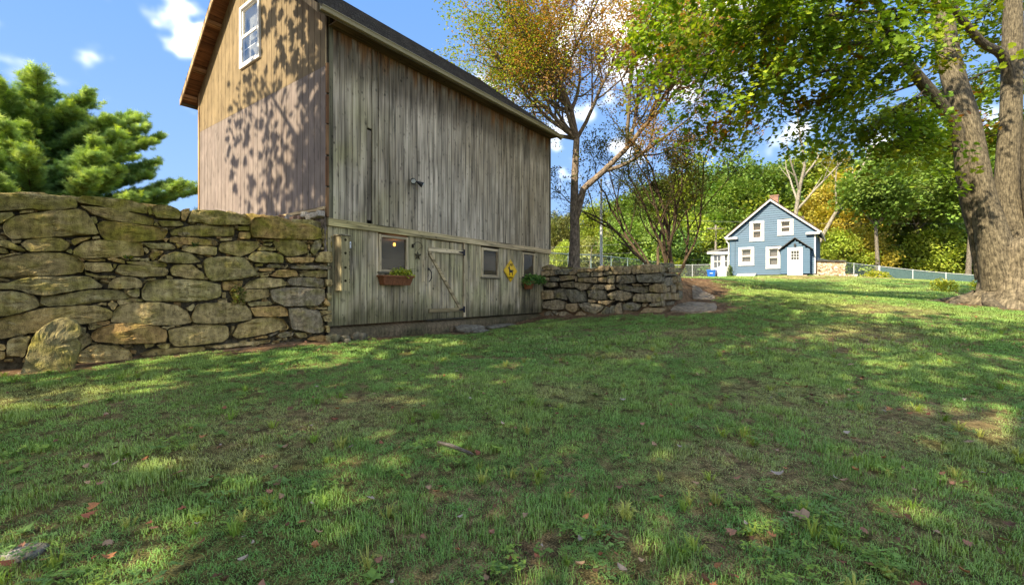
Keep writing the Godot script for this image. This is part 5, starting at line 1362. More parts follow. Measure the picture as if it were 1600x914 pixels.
func far_things():
	var grey := Color(0.40, 0.43, 0.43)
	chain_fence("chain_link_fence", "long green chain link fence receding behind the low stone wall", [Vector2(1.4, 22.2), Vector2(3.1, 25.0), Vector2(4.8, 27.6), Vector2(6.6, 30.2), Vector2(8.4, 33.0), Vector2(10.3, 35.6), Vector2(12.2, 38.2), Vector2(14.0, 40.6)], 1.35, Color(0.10, 0.17, 0.15), Color(0.20, 0.27, 0.26), Color(0, 0, 0, 0))
	chain_fence("chain_link_fence", "short silver chain link fence left of the blue bin", [Vector2(14.0, 40.8), Vector2(16.2, 40.8), Vector2(18.0, 40.6)], 1.25, Color(0.24, 0.28, 0.26), grey, Color(0, 0, 0, 0))
	chain_fence("chain_link_fence", "silver railed open chain link fence between the pier and the teal screened fence", [Vector2(22.9, 34.0), Vector2(26.0, 37.0), Vector2(29.8, 39.6), Vector2(33.1, 41.0)], 1.3, Color(0.22, 0.33, 0.31), Color(0.50, 0.53, 0.54), Color(0, 0, 0, 0))
	chain_fence("chain_link_fence", "silver railed chain link fence with teal screen sloping down towards the great maple", [Vector2(33.2, 41.0), Vector2(36.0, 40.8), Vector2(38.6, 40.4), Vector2(41.2, 39.8), Vector2(44.0, 39.0)], 1.3, Color(0.22, 0.33, 0.31), Color(0.50, 0.53, 0.54), Color(0.040, 0.085, 0.085, 1.0))
	# garage beyond the pier
	var gp := Vector3(33.0, 1.0, -47.0)
	var g := thing("garage", "low grey roofed white garage beyond the fence", "garage", gp, -0.35)
	var s := Sheet.new(); s.box(Vector3(-3.0, 0, -4), Vector3(3.2, 2.05, 0), Color(0.62, 0.62, 0.60)); obj("wall", s, M.paint, g)
	s = Sheet.new(); hexa(s, Vector3(-3.3, 2.05, 0.3), Vector3(3.5, 2.05, 0.3), Vector3(3.5, 3.25, -2.2), Vector3(-3.3, 3.25, -2.2), Vector3(0, 0.12, 0), Color(0.15, 0.175, 0.19)); hexa(s, Vector3(-3.3, 3.25, -2.2), Vector3(3.5, 3.25, -2.2), Vector3(3.5, 2.05, -4.5), Vector3(-3.3, 2.05, -4.5), Vector3(0, 0.12, 0), Color(0.15, 0.175, 0.19)); obj("roof", s, M.shingle, g)
	s = Sheet.new(); s.box(Vector3(-3.32, 1.98, 0.30), Vector3(3.52, 2.14, 0.34), Color(0.75, 0.75, 0.74)); obj("fascia", s, M.paint, g)
	s = Sheet.new(); s.box(Vector3(-1.6, 0.2, 0.0), Vector3(0.8, 1.75, 0.03), Color(0.7, 0.7, 0.69), 0.01); obj("door", s, M.paint, g)
	# house deep among the trees
	var h := thing("distant_house", "grey roofed house with white gable half hidden by trees behind the fence", "house", Vector3(54.0, 2.2, -66.0), -0.5)
	s = Sheet.new(); s.box(Vector3(-6.0, 0, -7), Vector3(5.0, 2.4, 0), Color(0.30, 0.31, 0.32)); obj("wall", s, M.paint, h)
	s = Sheet.new(); hexa(s, Vector3(-6.4, 2.3, 0.5), Vector3(5.4, 2.3, 0.5), Vector3(5.4, 4.9, -3.5), Vector3(-6.4, 4.9, -3.5), Vector3(0, 0.15, 0), Color(0.20, 0.19, 0.19)); hexa(s, Vector3(-6.4, 4.9, -3.5), Vector3(5.4, 4.9, -3.5), Vector3(5.4, 2.3, -7.5), Vector3(-6.4, 2.3, -7.5), Vector3(0, 0.15, 0), Color(0.20, 0.19, 0.19)); obj("roof", s, M.shingle, h)
	s = Sheet.new(); s.box(Vector3(1.2, 2.2, -2.0), Vector3(3.2, 4.3, 0.35), Color(0.76, 0.76, 0.75)); s.prism(PackedVector2Array([Vector2(1.1, 4.3), Vector2(3.3, 4.3), Vector2(2.2, 5.2)]), -2.0, 0.36, Color(0.76, 0.76, 0.75))
	var dm := obj("dormer", s, M.paint, h)
	s = Sheet.new(); s.box(Vector3(1.75, 2.75, 0.35), Vector3(2.65, 3.95, 0.40), Color(0.10, 0.11, 0.12)); obj("window", s, M.satin, dm)
	# poles and wires
	for q in [["grey utility pole rising behind the sunroom", Vector2(21.8, 48.6), 5.9, 0.0, 0.13], ["pale leaning utility pole left of the great maple", Vector2(46.4, 44.6), 5.6, 0.09, 0.15]]:
		var b := on(q[1].x, q[1].y); var pl := thing("utility_pole", q[0], "utility pole", b)
		s = Sheet.new(); s.tube(PackedVector3Array([Vector3(0, -0.5, 0), Vector3(q[3] * 3.0, 3.0, 0), Vector3(q[3] * q[2], q[2], 0)]), PackedFloat32Array([q[4], q[4] * 0.92, q[4] * 0.8]), 9, Color(0.40, 0.37, 0.33), true); obj("pole", s, M.bark, pl)
		s = Sheet.new(); s.box(Vector3(q[3] * q[2] - 0.9, q[2] - 0.45, -0.06), Vector3(q[3] * q[2] + 0.9, q[2] - 0.33, 0.06), Color(0.25, 0.22, 0.19)); obj("crossarm", s, M.wood, pl)
	for k in 5:
		var y: float = [9.35, 7.1, 6.0, 5.25, 8.3][k]
		wire(["uppermost of the wires behind the cottage", "second wire down, crossing behind the cottage", "third wire down, above the pier", "lowest wire, passing over the garage", "thin wire just under the uppermost wire"][k], Vector3(16.0, y, -49.0 - k * 0.15), Vector3(52.0, y - 0.5, -48.0 - k * 0.15), 0.25)
	for k in 4:
		wire(["top wire left of the utility pole", "second wire left of the utility pole", "third wire left of the utility pole", "lowest wire left of the utility pole"][k], Vector3(4.0, 4.3 + k * 0.7, -49.0 - k * 0.2), Vector3(21.8, [4.3, 5.1, 6.2, 7.6][k], -48.6 - k * 0.1), 0.2)

# ---------------------------------------------------------------- trees
func grow(w: Dictionary, p: Vector3, d: Vector3, l: float, rad: float, level: int):
	var n: int = 6 if level == 0 else (5 if level < w.most else 3)
	var path := PackedVector3Array([p]); var rr := PackedFloat32Array([rad]); var dirs := [d]
	var q := p; var e := d
	for k in n:
		e = (e + Vector3(r(-1, 1), r(-1, 1), r(-1, 1)) * w.wander + Vector3.UP * (w.up if level < 3 else w.up * 0.3)).normalized()
		q += e * (l / n); path.append(q); dirs.append(e)
		rr.append(rad * lerpf(1.0, 0.45 if level < w.most else 0.25, float(k + 1) / n))
	w.st.tube(path, rr, [9, 7, 5, 4, 3, 3][level], fac(w.tint, r(0.9, 1.1)))
	if level >= w.most:
		for k in range(1, n + 1): w.tips.append([path[k], dirs[k]])
		return
	if level >= w.most - 1:
		w.tips.append([path[n], dirs[n]])
	var kids: int = w.kids[level]
	var az := r(0, TAU)
	for k in kids:
		var t := lerpf(w.first if level == 0 else 0.25, 1.0, (k + r(0.2, 0.8)) / kids) if k < kids - 1 else 1.0
		var f := t * n; var a := mini(int(f), n - 1)
		var at := path[a].lerp(path[a + 1], f - a); var dd: Vector3 = dirs[a]
		az += 2.4 + r(-0.4, 0.4)
		var side := dd.cross(Vector3(0.3, 0.2, 0.9)).normalized().rotated(dd, az)
		var ang: float = w.spread * r(0.7, 1.2) * (1.0 if k < kids - 1 else 0.35)
		var nd := dd.rotated(dd.cross(side).normalized(), ang)
		grow(w, at, nd, l * w.ratio * r(0.75, 1.15) * lerpf(1.1, 0.8, t), maxf(0.004, lerpf(rad, rad * 0.5, t) * (0.62 if k < kids - 1 else 0.9)), level + 1)

func spray(n: int, size: float, leaf: float, flat: float, shape := 0) -> ArrayMesh:
	# a spray of leaves round a twig that runs along +z
	var s := Sheet.new()
	for k in n:
		var p := Vector3(r(-1, 1) * size * 0.5, r(-1, 1) * size * flat * 0.5, r(-0.3, 1) * size * 0.6)
		var b := Basis.from_euler(Vector3(r(-0.7, 0.4), r(0, TAU), r(-0.6, 0.6)))
		var l := leaf * r(0.65, 1.2); var c := fac(Color.WHITE, r(0.72, 1.15))
		if rng.randf() < 0.06: c = Color(1.5, 1.15, 0.7)
		if shape == 0: maple_leaf(s, p, b, l, c)
		elif shape == 1: leaflet(s, p, b, l, c)
		else:
			var w := l * 0.42
			s.quad(p, p + b * Vector3(w, 0.1 * l, l * 0.5), p + b * Vector3(0, 0, l), p + b * Vector3(-w, 0.1 * l, l * 0.5), c)
	return s.mesh(M.leaf if shape < 2 else M.far_leaf)

func maple_leaf(s: Sheet, p: Vector3, b: Basis, l: float, c: Color):
	var o := [Vector2(0, 0), Vector2(0.30, 0.02), Vector2(0.52, 0.34), Vector2(0.24, 0.46), Vector2(0.34, 0.72), Vector2(0.12, 0.66), Vector2(0, 1.0), Vector2(-0.12, 0.66), Vector2(-0.34, 0.72), Vector2(-0.24, 0.46), Vector2(-0.52, 0.34), Vector2(-0.30, 0.02)]
	var m := p + b * Vector3(0, 0.0, 0.34 * l)
	for k in 12:
		var a: Vector2 = o[k]; var e: Vector2 = o[(k + 1) % 12]
		s.tri(m, p + b * Vector3(e.x, -0.28 * e.x * e.x - 0.1 * e.y * e.y, e.y) * l, p + b * Vector3(a.x, -0.28 * a.x * a.x - 0.1 * a.y * a.y, a.y) * l, c)

func facing(p: Vector3, d: Vector3, scale: float, roll := 0.5) -> Transform3D:
	var z := d.normalized(); var x := Vector3.UP.cross(z)
	if x.length() < 0.05: x = Vector3.RIGHT
	x = x.normalized(); var y := z.cross(x)
	return Transform3D(Basis(x, y, z).rotated(z, r(-roll, roll)).scaled(Vector3.ONE * scale), p)

func pick(pal: Array, f0 := 0.8, f1 := 1.2) -> Color: return fac(pal[rng.randi() % pal.size()], r(f0, f1))

func leafy(called: String, parent: Node, me: Mesh, tips: Array, per: int, spread: float, pal: Callable, s0 := 0.8, s1 := 1.25):
	var where := []; var col := PackedColorArray()
	for t in tips:
		for k in per:
			var p: Vector3 = t[0] + Vector3(r(-1, 1), r(-0.7, 0.7), r(-1, 1)) * spread
			var d: Vector3 = t[1] + Vector3(r(-1, 1), r(-0.6, 0.2), r(-1, 1)) * 0.9
			d.y *= 0.5
			where.append(facing(p, d, r(s0, s1))); col.append(pal.call(p))
	copies(called, me, where, col, parent)

func great_maple():
	var o := thing("great_maple", "massive many stemmed maple at the right edge, its leafy limbs overhanging the lawn", "tree", Vector3(14.6, 0, -13.0))
	var at := Vector3(-14.6, 0, 13.0)
	var tint := Color(0.235, 0.200, 0.142)
	# flared foot with buttresses
	var p := PackedVector3Array(); var fn := noise(201, 0.8, 4); var col := PackedColorArray()
	var prof := [[0.3, 2.0], [0.75, 1.8], [0.95, 1.56], [1.1, 1.33], [1.3, 1.10], [1.6, 0.93], [2.0, 0.85], [2.4, 0.86], [2.75, 0.90], [2.95, 0.80], [3.05, 0.45], [3.08, 0.05]]
	for q in prof:
		for k in 56:
			var a := TAU * k / 56.0; var d := Vector3(cos(a), 0, -sin(a))
			var low: float = clampf((1.8 - q[0]) / 1.2, 0, 1)
			var rr: float = q[1] * (1.0 + low * 0.13 * sin(a * 7.0 + 0.8) + 0.08 * fn.get_noise_3d(d.x * 1.6, q[0] * 0.8, d.z * 1.6) + 0.035 * sin(a * 11.0) * (1.0 - low))
			p.append(d * rr + Vector3(0, q[0], 0)); col.append(fac(tint, 1.0 + 0.25 * fn.get_noise_3d(d.x * 3.0, q[0], d.z * 3.0)))
	var st := Sheet.new(); st.smooth_grid(p, 56, col, true)
	for k in st.t.size(): st.t[k].x *= 6.0
	var trunk := obj("trunk", st, M.bark, o)
	for k in 9:
		var az := PI * 0.45 + k * 0.42 + r(-0.12, 0.12); var rp := PackedVector3Array(); var rr := PackedFloat32Array(); var far := r(1.9, 3.0)
		for j in 7:
			var t := j / 6.0; var d := lerpf(0.9, far, t); var a := az + 0.25 * sin(t * 3.0 + k)
			var g := ground(14.6 + cos(a) * d, 13.0 + sin(a) * d)
			rp.append(Vector3(cos(a) * d, lerpf(g + 0.22, g - 0.06, pow(t, 0.5)), -sin(a) * d)); rr.append(lerpf(0.24, 0.05, pow(t, 0.7)))
		var rt := Sheet.new(); rt.tube(rp, rr, 9, fac(tint, 0.95), false, 0.1, k); obj("root", rt, M.bark, trunk)
	var stems := [
		[[14.15, 1.7, 13.0], [13.75, 3.2, 13.0], [13.49, 4.37, 13.0], [13.07, 6.25, 13.0], [12.79, 7.85, 13.2], [12.68, 9.81, 13.4], [12.72, 11.6, 13.6], 0.55, 0.36, 0.26, 0.27, 0.27, 0.24, 0.15],
		[[14.2, 2.0, 13.4], [13.75, 3.2, 13.35], [13.22, 4.62, 13.25], [12.84, 5.96, 13.05], [12.17, 6.65, 12.8], [11.43, 7.09, 12.5], [10.33, 7.69, 12.0], [9.63, 8.16, 11.6], [9.06, 8.57, 11.2], [8.2, 9.1, 10.6], 0.40, 0.25, 0.17, 0.17, 0.155, 0.15, 0.12, 0.10, 0.08, 0.04],
		[[14.8, 2.0, 13.1], [14.55, 3.2, 13.15], [14.39, 4.41, 13.2], [14.53, 5.75, 13.3], [14.72, 7.02, 13.4], [15.0, 9.61, 13.6], [15.22, 11.5, 13.8], 0.6, 0.38, 0.28, 0.26, 0.24, 0.22, 0.14],
		[[14.71, 7.6, 13.4], [14.26, 8.37, 13.2], [13.23, 8.54, 12.8], [11.87, 9.12, 12.2], [11.0, 9.7, 11.8], 0.14, 0.12, 0.10, 0.08, 0.04],
		[[15.3, 1.9, 12.7], [15.0, 2.9, 12.7], [14.55, 4.11, 12.6], [14.30, 5.98, 12.4], [14.45, 7.63, 12.2], [14.8, 10.2, 12.0], 0.6, 0.42, 0.28, 0.25, 0.2, 0.12],
		[[15.6, 2.0, 13.4], [16.4, 4.5, 13.6], [17.4, 7.5, 13.6], [18.6, 10.8, 13.4], 0.55, 0.35, 0.25, 0.12]]
	var nodes := []
	for k in stems.size():
		var q: Array = stems[k]; var n := q.size() / 2
		var path := PackedVector3Array(); var rad := PackedFloat32Array()
		for j in n:
			path.append(Vector3(q[j][0], q[j][1], -q[j][2]) + at); rad.append(q[n + j])
		# smooth the run
		var pp := PackedVector3Array(); var rr := PackedFloat32Array()
		for j in n - 1:
			var a := path[maxi(j - 1, 0)]; var b := path[j]; var c := path[j + 1]; var d := path[mini(j + 2, n - 1)]
			for m in 4:
				pp.append(b.cubic_interpolate(c, a, d, m / 4.0)); rr.append(lerpf(rad[j], rad[j + 1], m / 4.0))
		pp.append(path[n - 1]); rr.append(rad[n - 1])
		st = Sheet.new(); st.tube(pp, rr, 18, fac(tint, [1.0, 0.85, 1.0, 0.9, 1.05, 1.0][k]), false, 0.07, k)
		obj("stem", st, M.bark, trunk)
		for j in range(pp.size() / 2, pp.size()): nodes.append([pp[j], rr[j]])
	# limbs out to where the foliage hangs: ends as x, y, depth
	var ends := MAPLE_ENDS
	var tips := []; var br := Sheet.new()
	for q in ends:
		var e := Vector3(q[0], q[1], -q[2]) + at
		var best: Array = nodes[0]; var near := 1e9
		for nd in nodes:
			var dd: float = nd[0].distance_to(e) + maxf(0.0, nd[0].y - e.y - 1.0) * 0.7
			if dd < near: near = dd; best = nd
		var s: Vector3 = best[0]; var l := s.distance_to(e)
		var path := PackedVector3Array(); var rad := PackedFloat32Array(); var bow := Vector3(r(-0.25, 0.25), 0.10, r(-0.25, 0.25)) * l
		var r0 := minf(best[1] * 0.6, 0.02 + l * 0.011)
		for k in 11:
			var t := k / 10.0
			path.append(s.lerp(e, t) + bow * (4.0 * t * (1.0 - t)) + Vector3(r(-1, 1), r(-1, 1), r(-1, 1)) * 0.03 * l * t * (1.0 - t)); rad.append(lerpf(r0, 0.010, t))
		br.tube(path, rad, 6, fac(tint, 0.75))
		for k in range(3, 11):
			for j in 3:
				if k < 5 and j > 0: continue
				var out := (path[k] - path[k - 1]).normalized()
				var side := out.cross(Vector3.UP).normalized() * (1.0 if (k + j) % 2 else -1.0)
				var d := (out * r(0.3, 1.0) + side * r(0.5, 1.1) + Vector3(0, r(-0.45, 0.35), 0)).normalized()
				var bl := r(0.6, 1.5) * lerpf(1.1, 0.75, k / 10.0)
				var mid := path[k] + d * bl * 0.5 + Vector3(0, 0.04, 0); var end := path[k] + d * bl - Vector3(0, 0.10 * bl, 0)
				br.tube(PackedVector3Array([path[k], mid, end]), PackedFloat32Array([rad[k] * 0.55, 0.008, 0.004]), 4, fac(tint, 0.6))
				if rng.randf() < 0.85: tips.append([path[k].lerp(mid, 0.7), d])
				if rng.randf() < 0.9: tips.append([mid.lerp(end, 0.4), d])
				tips.append([end, d])
	obj("branches", br, M.bark, o)
	var me := spray(12, 0.62, 0.120, 0.6)
	var green := [Color(0.220, 0.347, 0.035), Color(0.272, 0.397, 0.041), Color(0.166, 0.287, 0.035), Color(0.369, 0.456, 0.041)]
	var f := noise(203, 0.55, 2)
	leafy("crown", o, me, tips, 1, 0.26, func(p2: Vector3) -> Color:
		var n := f.get_noise_3dv(p2)
		if n > 0.48: return pick([Color(0.34, 0.13, 0.02), Color(0.40, 0.22, 0.02), Color(0.28, 0.22, 0.02)])
		if n > 0.32: return pick([Color(0.24, 0.25, 0.02), Color(0.20, 0.23, 0.02)])
		return pick(green))

func crown_tree(called: String, tall: float, wide: float, bare: float, lobes: int, clumps: int, me: Mesh, bark: Color) -> Node3D:
	# trunk, limbs and a crown of leaf clumps gathered in lobes; the base is at the origin
	var o := Node3D.new(); o.name = called
	var st := Sheet.new()
	var trunk := PackedVector3Array(); var rad := PackedFloat32Array(); var r0 := tall * 0.017 + 0.03
	for k in 8:
		var t := k / 7.0
		trunk.append(Vector3(sin(t * 3.0) * 0.02 * tall, t * tall * 0.86 - 0.3, cos(t * 2.3) * 0.015 * tall)); rad.append(lerpf(r0, r0 * 0.15, t))
	st.tube(trunk, rad, 9, bark)
	var where := []; var cy := lerpf(bare, 1.0, 0.5) * tall; var hy := (tall - bare * tall) * 0.5
	var tints := PackedColorArray()
	for k in lobes:
		var d := Vector3(r(-1, 1), r(-1, 1), r(-1, 1))
		while d.length() > 1.0: d = Vector3(r(-1, 1), r(-1, 1), r(-1, 1))
		d = d.normalized() * pow(d.length(), 0.5)
		var taper := 1.0 - 0.35 * maxf(0.0, d.y)
		var c := Vector3(d.x * wide * 0.72 * taper, cy + d.y * hy * 0.80, d.z * wide * 0.72 * taper)
		var lr: float = wide * (r(0.30, 0.50) if lobes > 14 else r(0.30, 0.42))
		var from := trunk[clampi(int((c.y - hy * 0.35) / (tall * 0.86) * 7.0), 1, 6)]
		var mid := from.lerp(c, 0.5) + Vector3(0, -0.06 * wide, 0)
		st.tube(PackedVector3Array([from, mid, c, c + (c - mid).normalized() * lr * 0.5]), PackedFloat32Array([r0 * 0.42, r0 * 0.28, r0 * 0.15, 0.02]), 5, bark)
		var tone := r(0.75, 1.25)
		for j in clumps / lobes:
			var u := Vector3(r(-1, 1), r(-0.75, 1), r(-1, 1)).normalized()
			var f := pow(rng.randf(), 0.35)
			var p := c + Vector3(u.x, u.y * 0.62, u.z) * lr * f
			where.append(facing(p, u * Vector3(1, 0.5, 1), r(0.75, 1.3) * wide / 4.5, 0.8))
			var g := r(0.8, 1.2) * tone
			tints.append(Color(g * r(0.9, 1.15), g, g * r(0.8, 1.1)))
	o.add_child(_mi("trunk", st.mesh(M.bark)))
	copies("crown", me, where, tints, o)
	return o

func _mi(called: String, me: Mesh) -> MeshInstance3D:
	var m := MeshInstance3D.new(); m.name = called; m.mesh = me
	return m

func tinted(m: StandardMaterial3D, c: Color) -> StandardMaterial3D:
	var q: StandardMaterial3D = m.duplicate(); q.albedo_color = c.linear_to_srgb(); return q

func plant_tree(proto: Node3D, kind: String, label: String, x: float, d: float, s: float, turn: float, leaf: Material, group := "", sy := 1.0):
	var t: Node3D = proto.duplicate(); t.name = numbered(self, kind); add_child(t, true)
	t.position = on(x, d) - Vector3(0, 0.1, 0); t.rotation.y = turn; t.scale = Vector3(s, s * sy, s)
	tag(t, label, "tree", group)
	for c in t.get_children():
		c.set_meta("kind", "stuff") if c is MultiMeshInstance3D else null
		if c is MultiMeshInstance3D: c.material_override = leaf
	return t

func pine():
	var o := thing("white_pine", "bushy rounded white pine rising behind the left stone wall", "tree", on(-25.2, 24.0) - Vector3(0, 0.2, 0)); o.scale = Vector3(1.0, 0.91, 1.0)
	var st := Sheet.new(); var bark := Color(0.12, 0.085, 0.06)
	st.tube(PackedVector3Array([Vector3(0, -0.3, 0), Vector3(0.1, 3, 0), Vector3(0.0, 6.5, 0.1), Vector3(0.1, 8.3, 0), Vector3(0.1, 9.9, 0)]), PackedFloat32Array([0.42, 0.36, 0.26, 0.12, 0.03]), 12, bark)
	obj("trunk", st, M.bark, o)
	var br := Sheet.new(); var where := []; var col := PackedColorArray()
	var y := 1.6
	while y < 10.4:
		var t := (y - 1.6) / 8.8
		var reach := 7.9 * pow(1.0 - pow(t, 2.2), 0.72) * (0.86 + 0.14 * sin(t * 9.0)) + 0.4
		var n := 8 if t < 0.75 else 6
		var a0 := r(0, TAU)
		for k in n:
			var a := a0 + TAU * k / n + r(-0.25, 0.25)
			var l := reach * r(0.72, 1.1)
			var d := Vector3(cos(a), 0, sin(a)); var p0 := Vector3(0.05, y, 0)
			var path := PackedVector3Array(); var rad := PackedFloat32Array()
			var rise := lerpf(-0.02, 0.60, t)
			for j in 7:
				var u := j / 6.0
				path.append(p0 + d * l * u + Vector3(0, l * (rise * u * 0.6 + 0.14 * u * u - 0.06 * sin(u * PI)), 0)); rad.append(lerpf(0.07 * (1.1 - t), 0.012, u))
			br.tube(path, rad, 5, bark)
			var steps := int(l / 0.34) + 2
			for j in steps:
				var u := lerpf(0.30, 1.0, float(j) / (steps - 1)); var f := u * 6.0; var i0 := mini(int(f), 5)
				var c := path[i0].lerp(path[i0 + 1], f - i0)
				for s in ([-1.0, 1.0, 0.0] if j % 2 else [-1.0, 1.0]):
					var side := d.cross(Vector3.UP) * float(s)
					var out: Vector3 = (d * r(0.5, 1.0) + side * r(0.5, 1.2) + Vector3(0, r(0.15, 0.75), 0)).normalized()
					var sl := lerpf(0.95, 0.35, u) * r(0.6, 1.2)
					var e := c + out * sl
					if s != 0.0: br.tube(PackedVector3Array([c, e]), PackedFloat32Array([0.014, 0.006]), 3, bark)
					for m in 5:
						var q := c.lerp(e, (m + 1) / 5.0)
						where.append(facing(q + Vector3(r(-1, 1), r(-0.3, 1), r(-1, 1)) * 0.20, out + Vector3(r(-0.8, 0.8), r(0.2, 1.2), r(-0.8, 0.8)), r(0.8, 1.4), PI))
						var tip := smoothstep(0.55, 1.0, u) * (0.4 + 0.16 * m)
						col.append(fac(Color(0.190, 0.340, 0.110).lerp(Color(0.560, 0.690, 0.150), clampf(tip * r(0.2, 1.3), 0, 1)), r(0.75, 1.2)))
		y += lerpf(0.62, 0.42, t)
	obj("branches", br, M.bark, o)
	var s := Sheet.new()
	for k in 84:
		var z := r(-0.12, 0.20); var a := r(0, TAU); var lean := r(0.2, 3.2)
		var d := Vector3(cos(a) * lean, sin(a) * lean, 1.0).normalized(); var w := d.cross(Vector3(0.3, 0.5, 0.8)).normalized() * 0.0085
		var p := Vector3(r(-0.06, 0.06), r(-0.06, 0.06), z); var l := r(0.12, 0.20)
		s.tri(p - w, p + w, p + d * l - Vector3(0, 0.012, 0), fac(Color.WHITE, r(0.75, 1.2)))
	copies("needles", s.mesh(M.needle), where, col, o)

func trees():
	great_maple()
	pine()
	# the russet tree on the bank
	var o := thing("russet_tree", "tall forked tree with thinning russet and yellow leaves behind the low stone wall", "tree", on(2.3, 17.0) - Vector3(0, 0.15, 0))
	var base := o.position
	var st := Sheet.new(); var bark := Color(0.40, 0.325, 0.26)
	var w := {"st": st, "tips": [], "most": 3, "tint": bark, "wander": 0.17, "up": 0.10, "ratio": 0.62, "spread": 0.72, "first": 0.4, "kids": [5, 5, 5]}
	var put := func(list: Array) -> PackedVector3Array:
		var q := PackedVector3Array()
		for e in list: q.append(Vector3(e[0], e[1], -e[2]) - base)
		return q
	var a: PackedVector3Array = put.call([[2.3, 1.9, 17.0], [2.31, 2.6, 17.0], [2.35, 3.6, 17.0], [2.34, 4.6, 17.0], [2.34, 5.61, 17.0], [2.42, 7.24, 17.0], [2.22, 8.3, 17.0], [1.8, 9.3, 16.8]])
	st.tube(a, PackedFloat32Array([0.33, 0.22, 0.185, 0.17, 0.135, 0.115, 0.09, 0.06]), 14, bark, false, 0.05, 2)
	var b: PackedVector3Array = put.call([[2.36, 4.2, 17.0], [2.66, 5.35, 16.9], [3.36, 5.95, 16.7], [4.15, 6.71, 16.4], [4.83, 7.56, 16.2], [5.42, 8.5, 16.0]])
	st.tube(b, PackedFloat32Array([0.15, 0.125, 0.11, 0.09, 0.07, 0.045]), 10, bark, false, 0.05, 4)
	for q in [[a, 5, Vector3(-0.85, 0.55, 0.5), 3.4, 0.085], [a, 5, Vector3(-0.9, 0.6, -0.3), 3.6, 0.09], [a, 5, Vector3(0.7, 0.8, 0.4), 3.3, 0.08], [a, 6, Vector3(-0.6, 0.8, 0.6), 3.2, 0.075], [a, 7, Vector3(-0.2, 1, 0.1), 3.2, 0.07], [a, 6, Vector3(0.45, 0.9, -0.5), 3.4, 0.08], [a, 5, Vector3(-0.3, 0.7, -0.8), 3.2, 0.08], [a, 6, Vector3(-0.9, 0.7, -0.1), 3.4, 0.075], [a, 5, Vector3(-0.4, 0.7, 0.8), 2.8, 0.075], [a, 5, Vector3(-1.0, 0.35, -0.5), 4.0, 0.08], [a, 6, Vector3(-1.0, 0.4, 0.2), 3.8, 0.07], [a, 6, Vector3(-0.7, 0.6, -0.9), 3.8, 0.07], [b, 4, Vector3(0.1, 0.9, 0.6), 3.0, 0.06],
			[b, 2, Vector3(0.85, 0.22, 0.2), 2.9, 0.08], [b, 3, Vector3(0.3, 0.9, -0.3), 3.2, 0.08], [b, 4, Vector3(0.8, 0.5, 0.3), 2.8, 0.07], [b, 5, Vector3(0.4, 0.9, 0.2), 2.9, 0.06], [b, 3, Vector3(-0.1, 0.9, 0.5), 3.2, 0.075], [b, 5, Vector3(0.8, 0.5, -0.5), 2.6, 0.055], [a, 7, Vector3(0.5, 0.9, 0.5), 3.0, 0.06]]:
		grow(w, q[0][q[1]], Vector3(q[2].x, q[2].y, q[2].z).normalized(), q[3], q[4], 1)
	obj("trunk", st, M.bark, o)
	var me := spray(14, 0.62, 0.095, 0.9, 1)
	leafy("crown", o, me, w.tips, 4, 0.50, func(p: Vector3) -> Color:
		var t := clampf(0.50 + (p.x * 0.14) + (p.y - 5.0) * 0.045 + r(-0.35, 0.35), 0, 1)
		return pick([Color(0.28, 0.36, 0.05), Color(0.37, 0.40, 0.07), Color(0.23, 0.33, 0.05)]) if t < 0.33 else pick([Color(0.48, 0.22, 0.095), Color(0.52, 0.32, 0.20), Color(0.50, 0.31, 0.12), Color(0.42, 0.25, 0.16), Color(0.36, 0.38, 0.07)]))
	# thin leggy shrub right of it
	o = thing("leggy_shrub", "many stemmed half bare shrub fanning up behind the corner of the low stone wall", "shrub", on(6.0, 17.6) - Vector3(0, 0.1, 0))
	st = Sheet.new()
	w = {"st": st, "tips": [], "most": 3, "tint": Color(0.19, 0.14, 0.095), "wander": 0.30, "up": 0.10, "ratio": 0.55, "spread": 0.62, "first": 0.35, "kids": [4, 3, 3]}
	for k in 11:
		var az := TAU * k / 11.0 + r(-0.2, 0.2)
		grow(w, Vector3(cos(az) * 0.35, 0, sin(az) * 0.35), Vector3(cos(az) * r(0.15, 0.75), 1.0, sin(az) * r(0.1, 0.55)).normalized(), r(3.2, 4.6), r(0.045, 0.085), 0)
	obj("stems", st, M.bark, o)
	var few := []
	for t in w.tips: if rng.randf() < 0.75: few.append(t)
	leafy("foliage", o, spray(8, 0.34, 0.085, 0.9, 1), few, 2, 0.16, func(p: Vector3) -> Color: return pick([Color(0.09, 0.12, 0.03), Color(0.13, 0.15, 0.035), Color(0.11, 0.085, 0.035)]) if p.y > 1.5 else pick([Color(0.10, 0.14, 0.03), Color(0.15, 0.11, 0.04)]))
	# maples that stand outside the picture and shade the lawn and the gable
	var proto := crown_tree("shade", 15.0, 5.6, 0.42, 13, 370, spray(12, 0.95, 0.19, 0.7), Color(0.30, 0.26, 0.19))
	var shade_leaf := tinted(M.leaf, Color(0.14, 0.22, 0.026))
	var lbl := ["leafy maple left of the camera, shading the barn's gable", "leafy maple behind the camera, shading the middle of the lawn", "leafy maple behind the camera to the right, shading the near lawn", "leafy maple far behind the camera to the left", "leafy maple just outside the left edge, beside the stone wall", "leafy maple between the two at the left edge, outside the picture"]
	var spots := SHADE_TREES
	for k in spots.size():
		var t: Node3D = proto.duplicate(); t.name = numbered(self, "shade_maple"); add_child(t, true)
		t.position = on(spots[k][0], spots[k][1]); t.rotation.y = spots[k][2]; t.scale = Vector3.ONE * spots[k][3]
		for c in t.get_children():
			if c is MultiMeshInstance3D: c.set_meta("kind", "stuff"); c.material_override = shade_leaf
		tag(t, lbl[k], "tree")
	proto.free()
	forest()

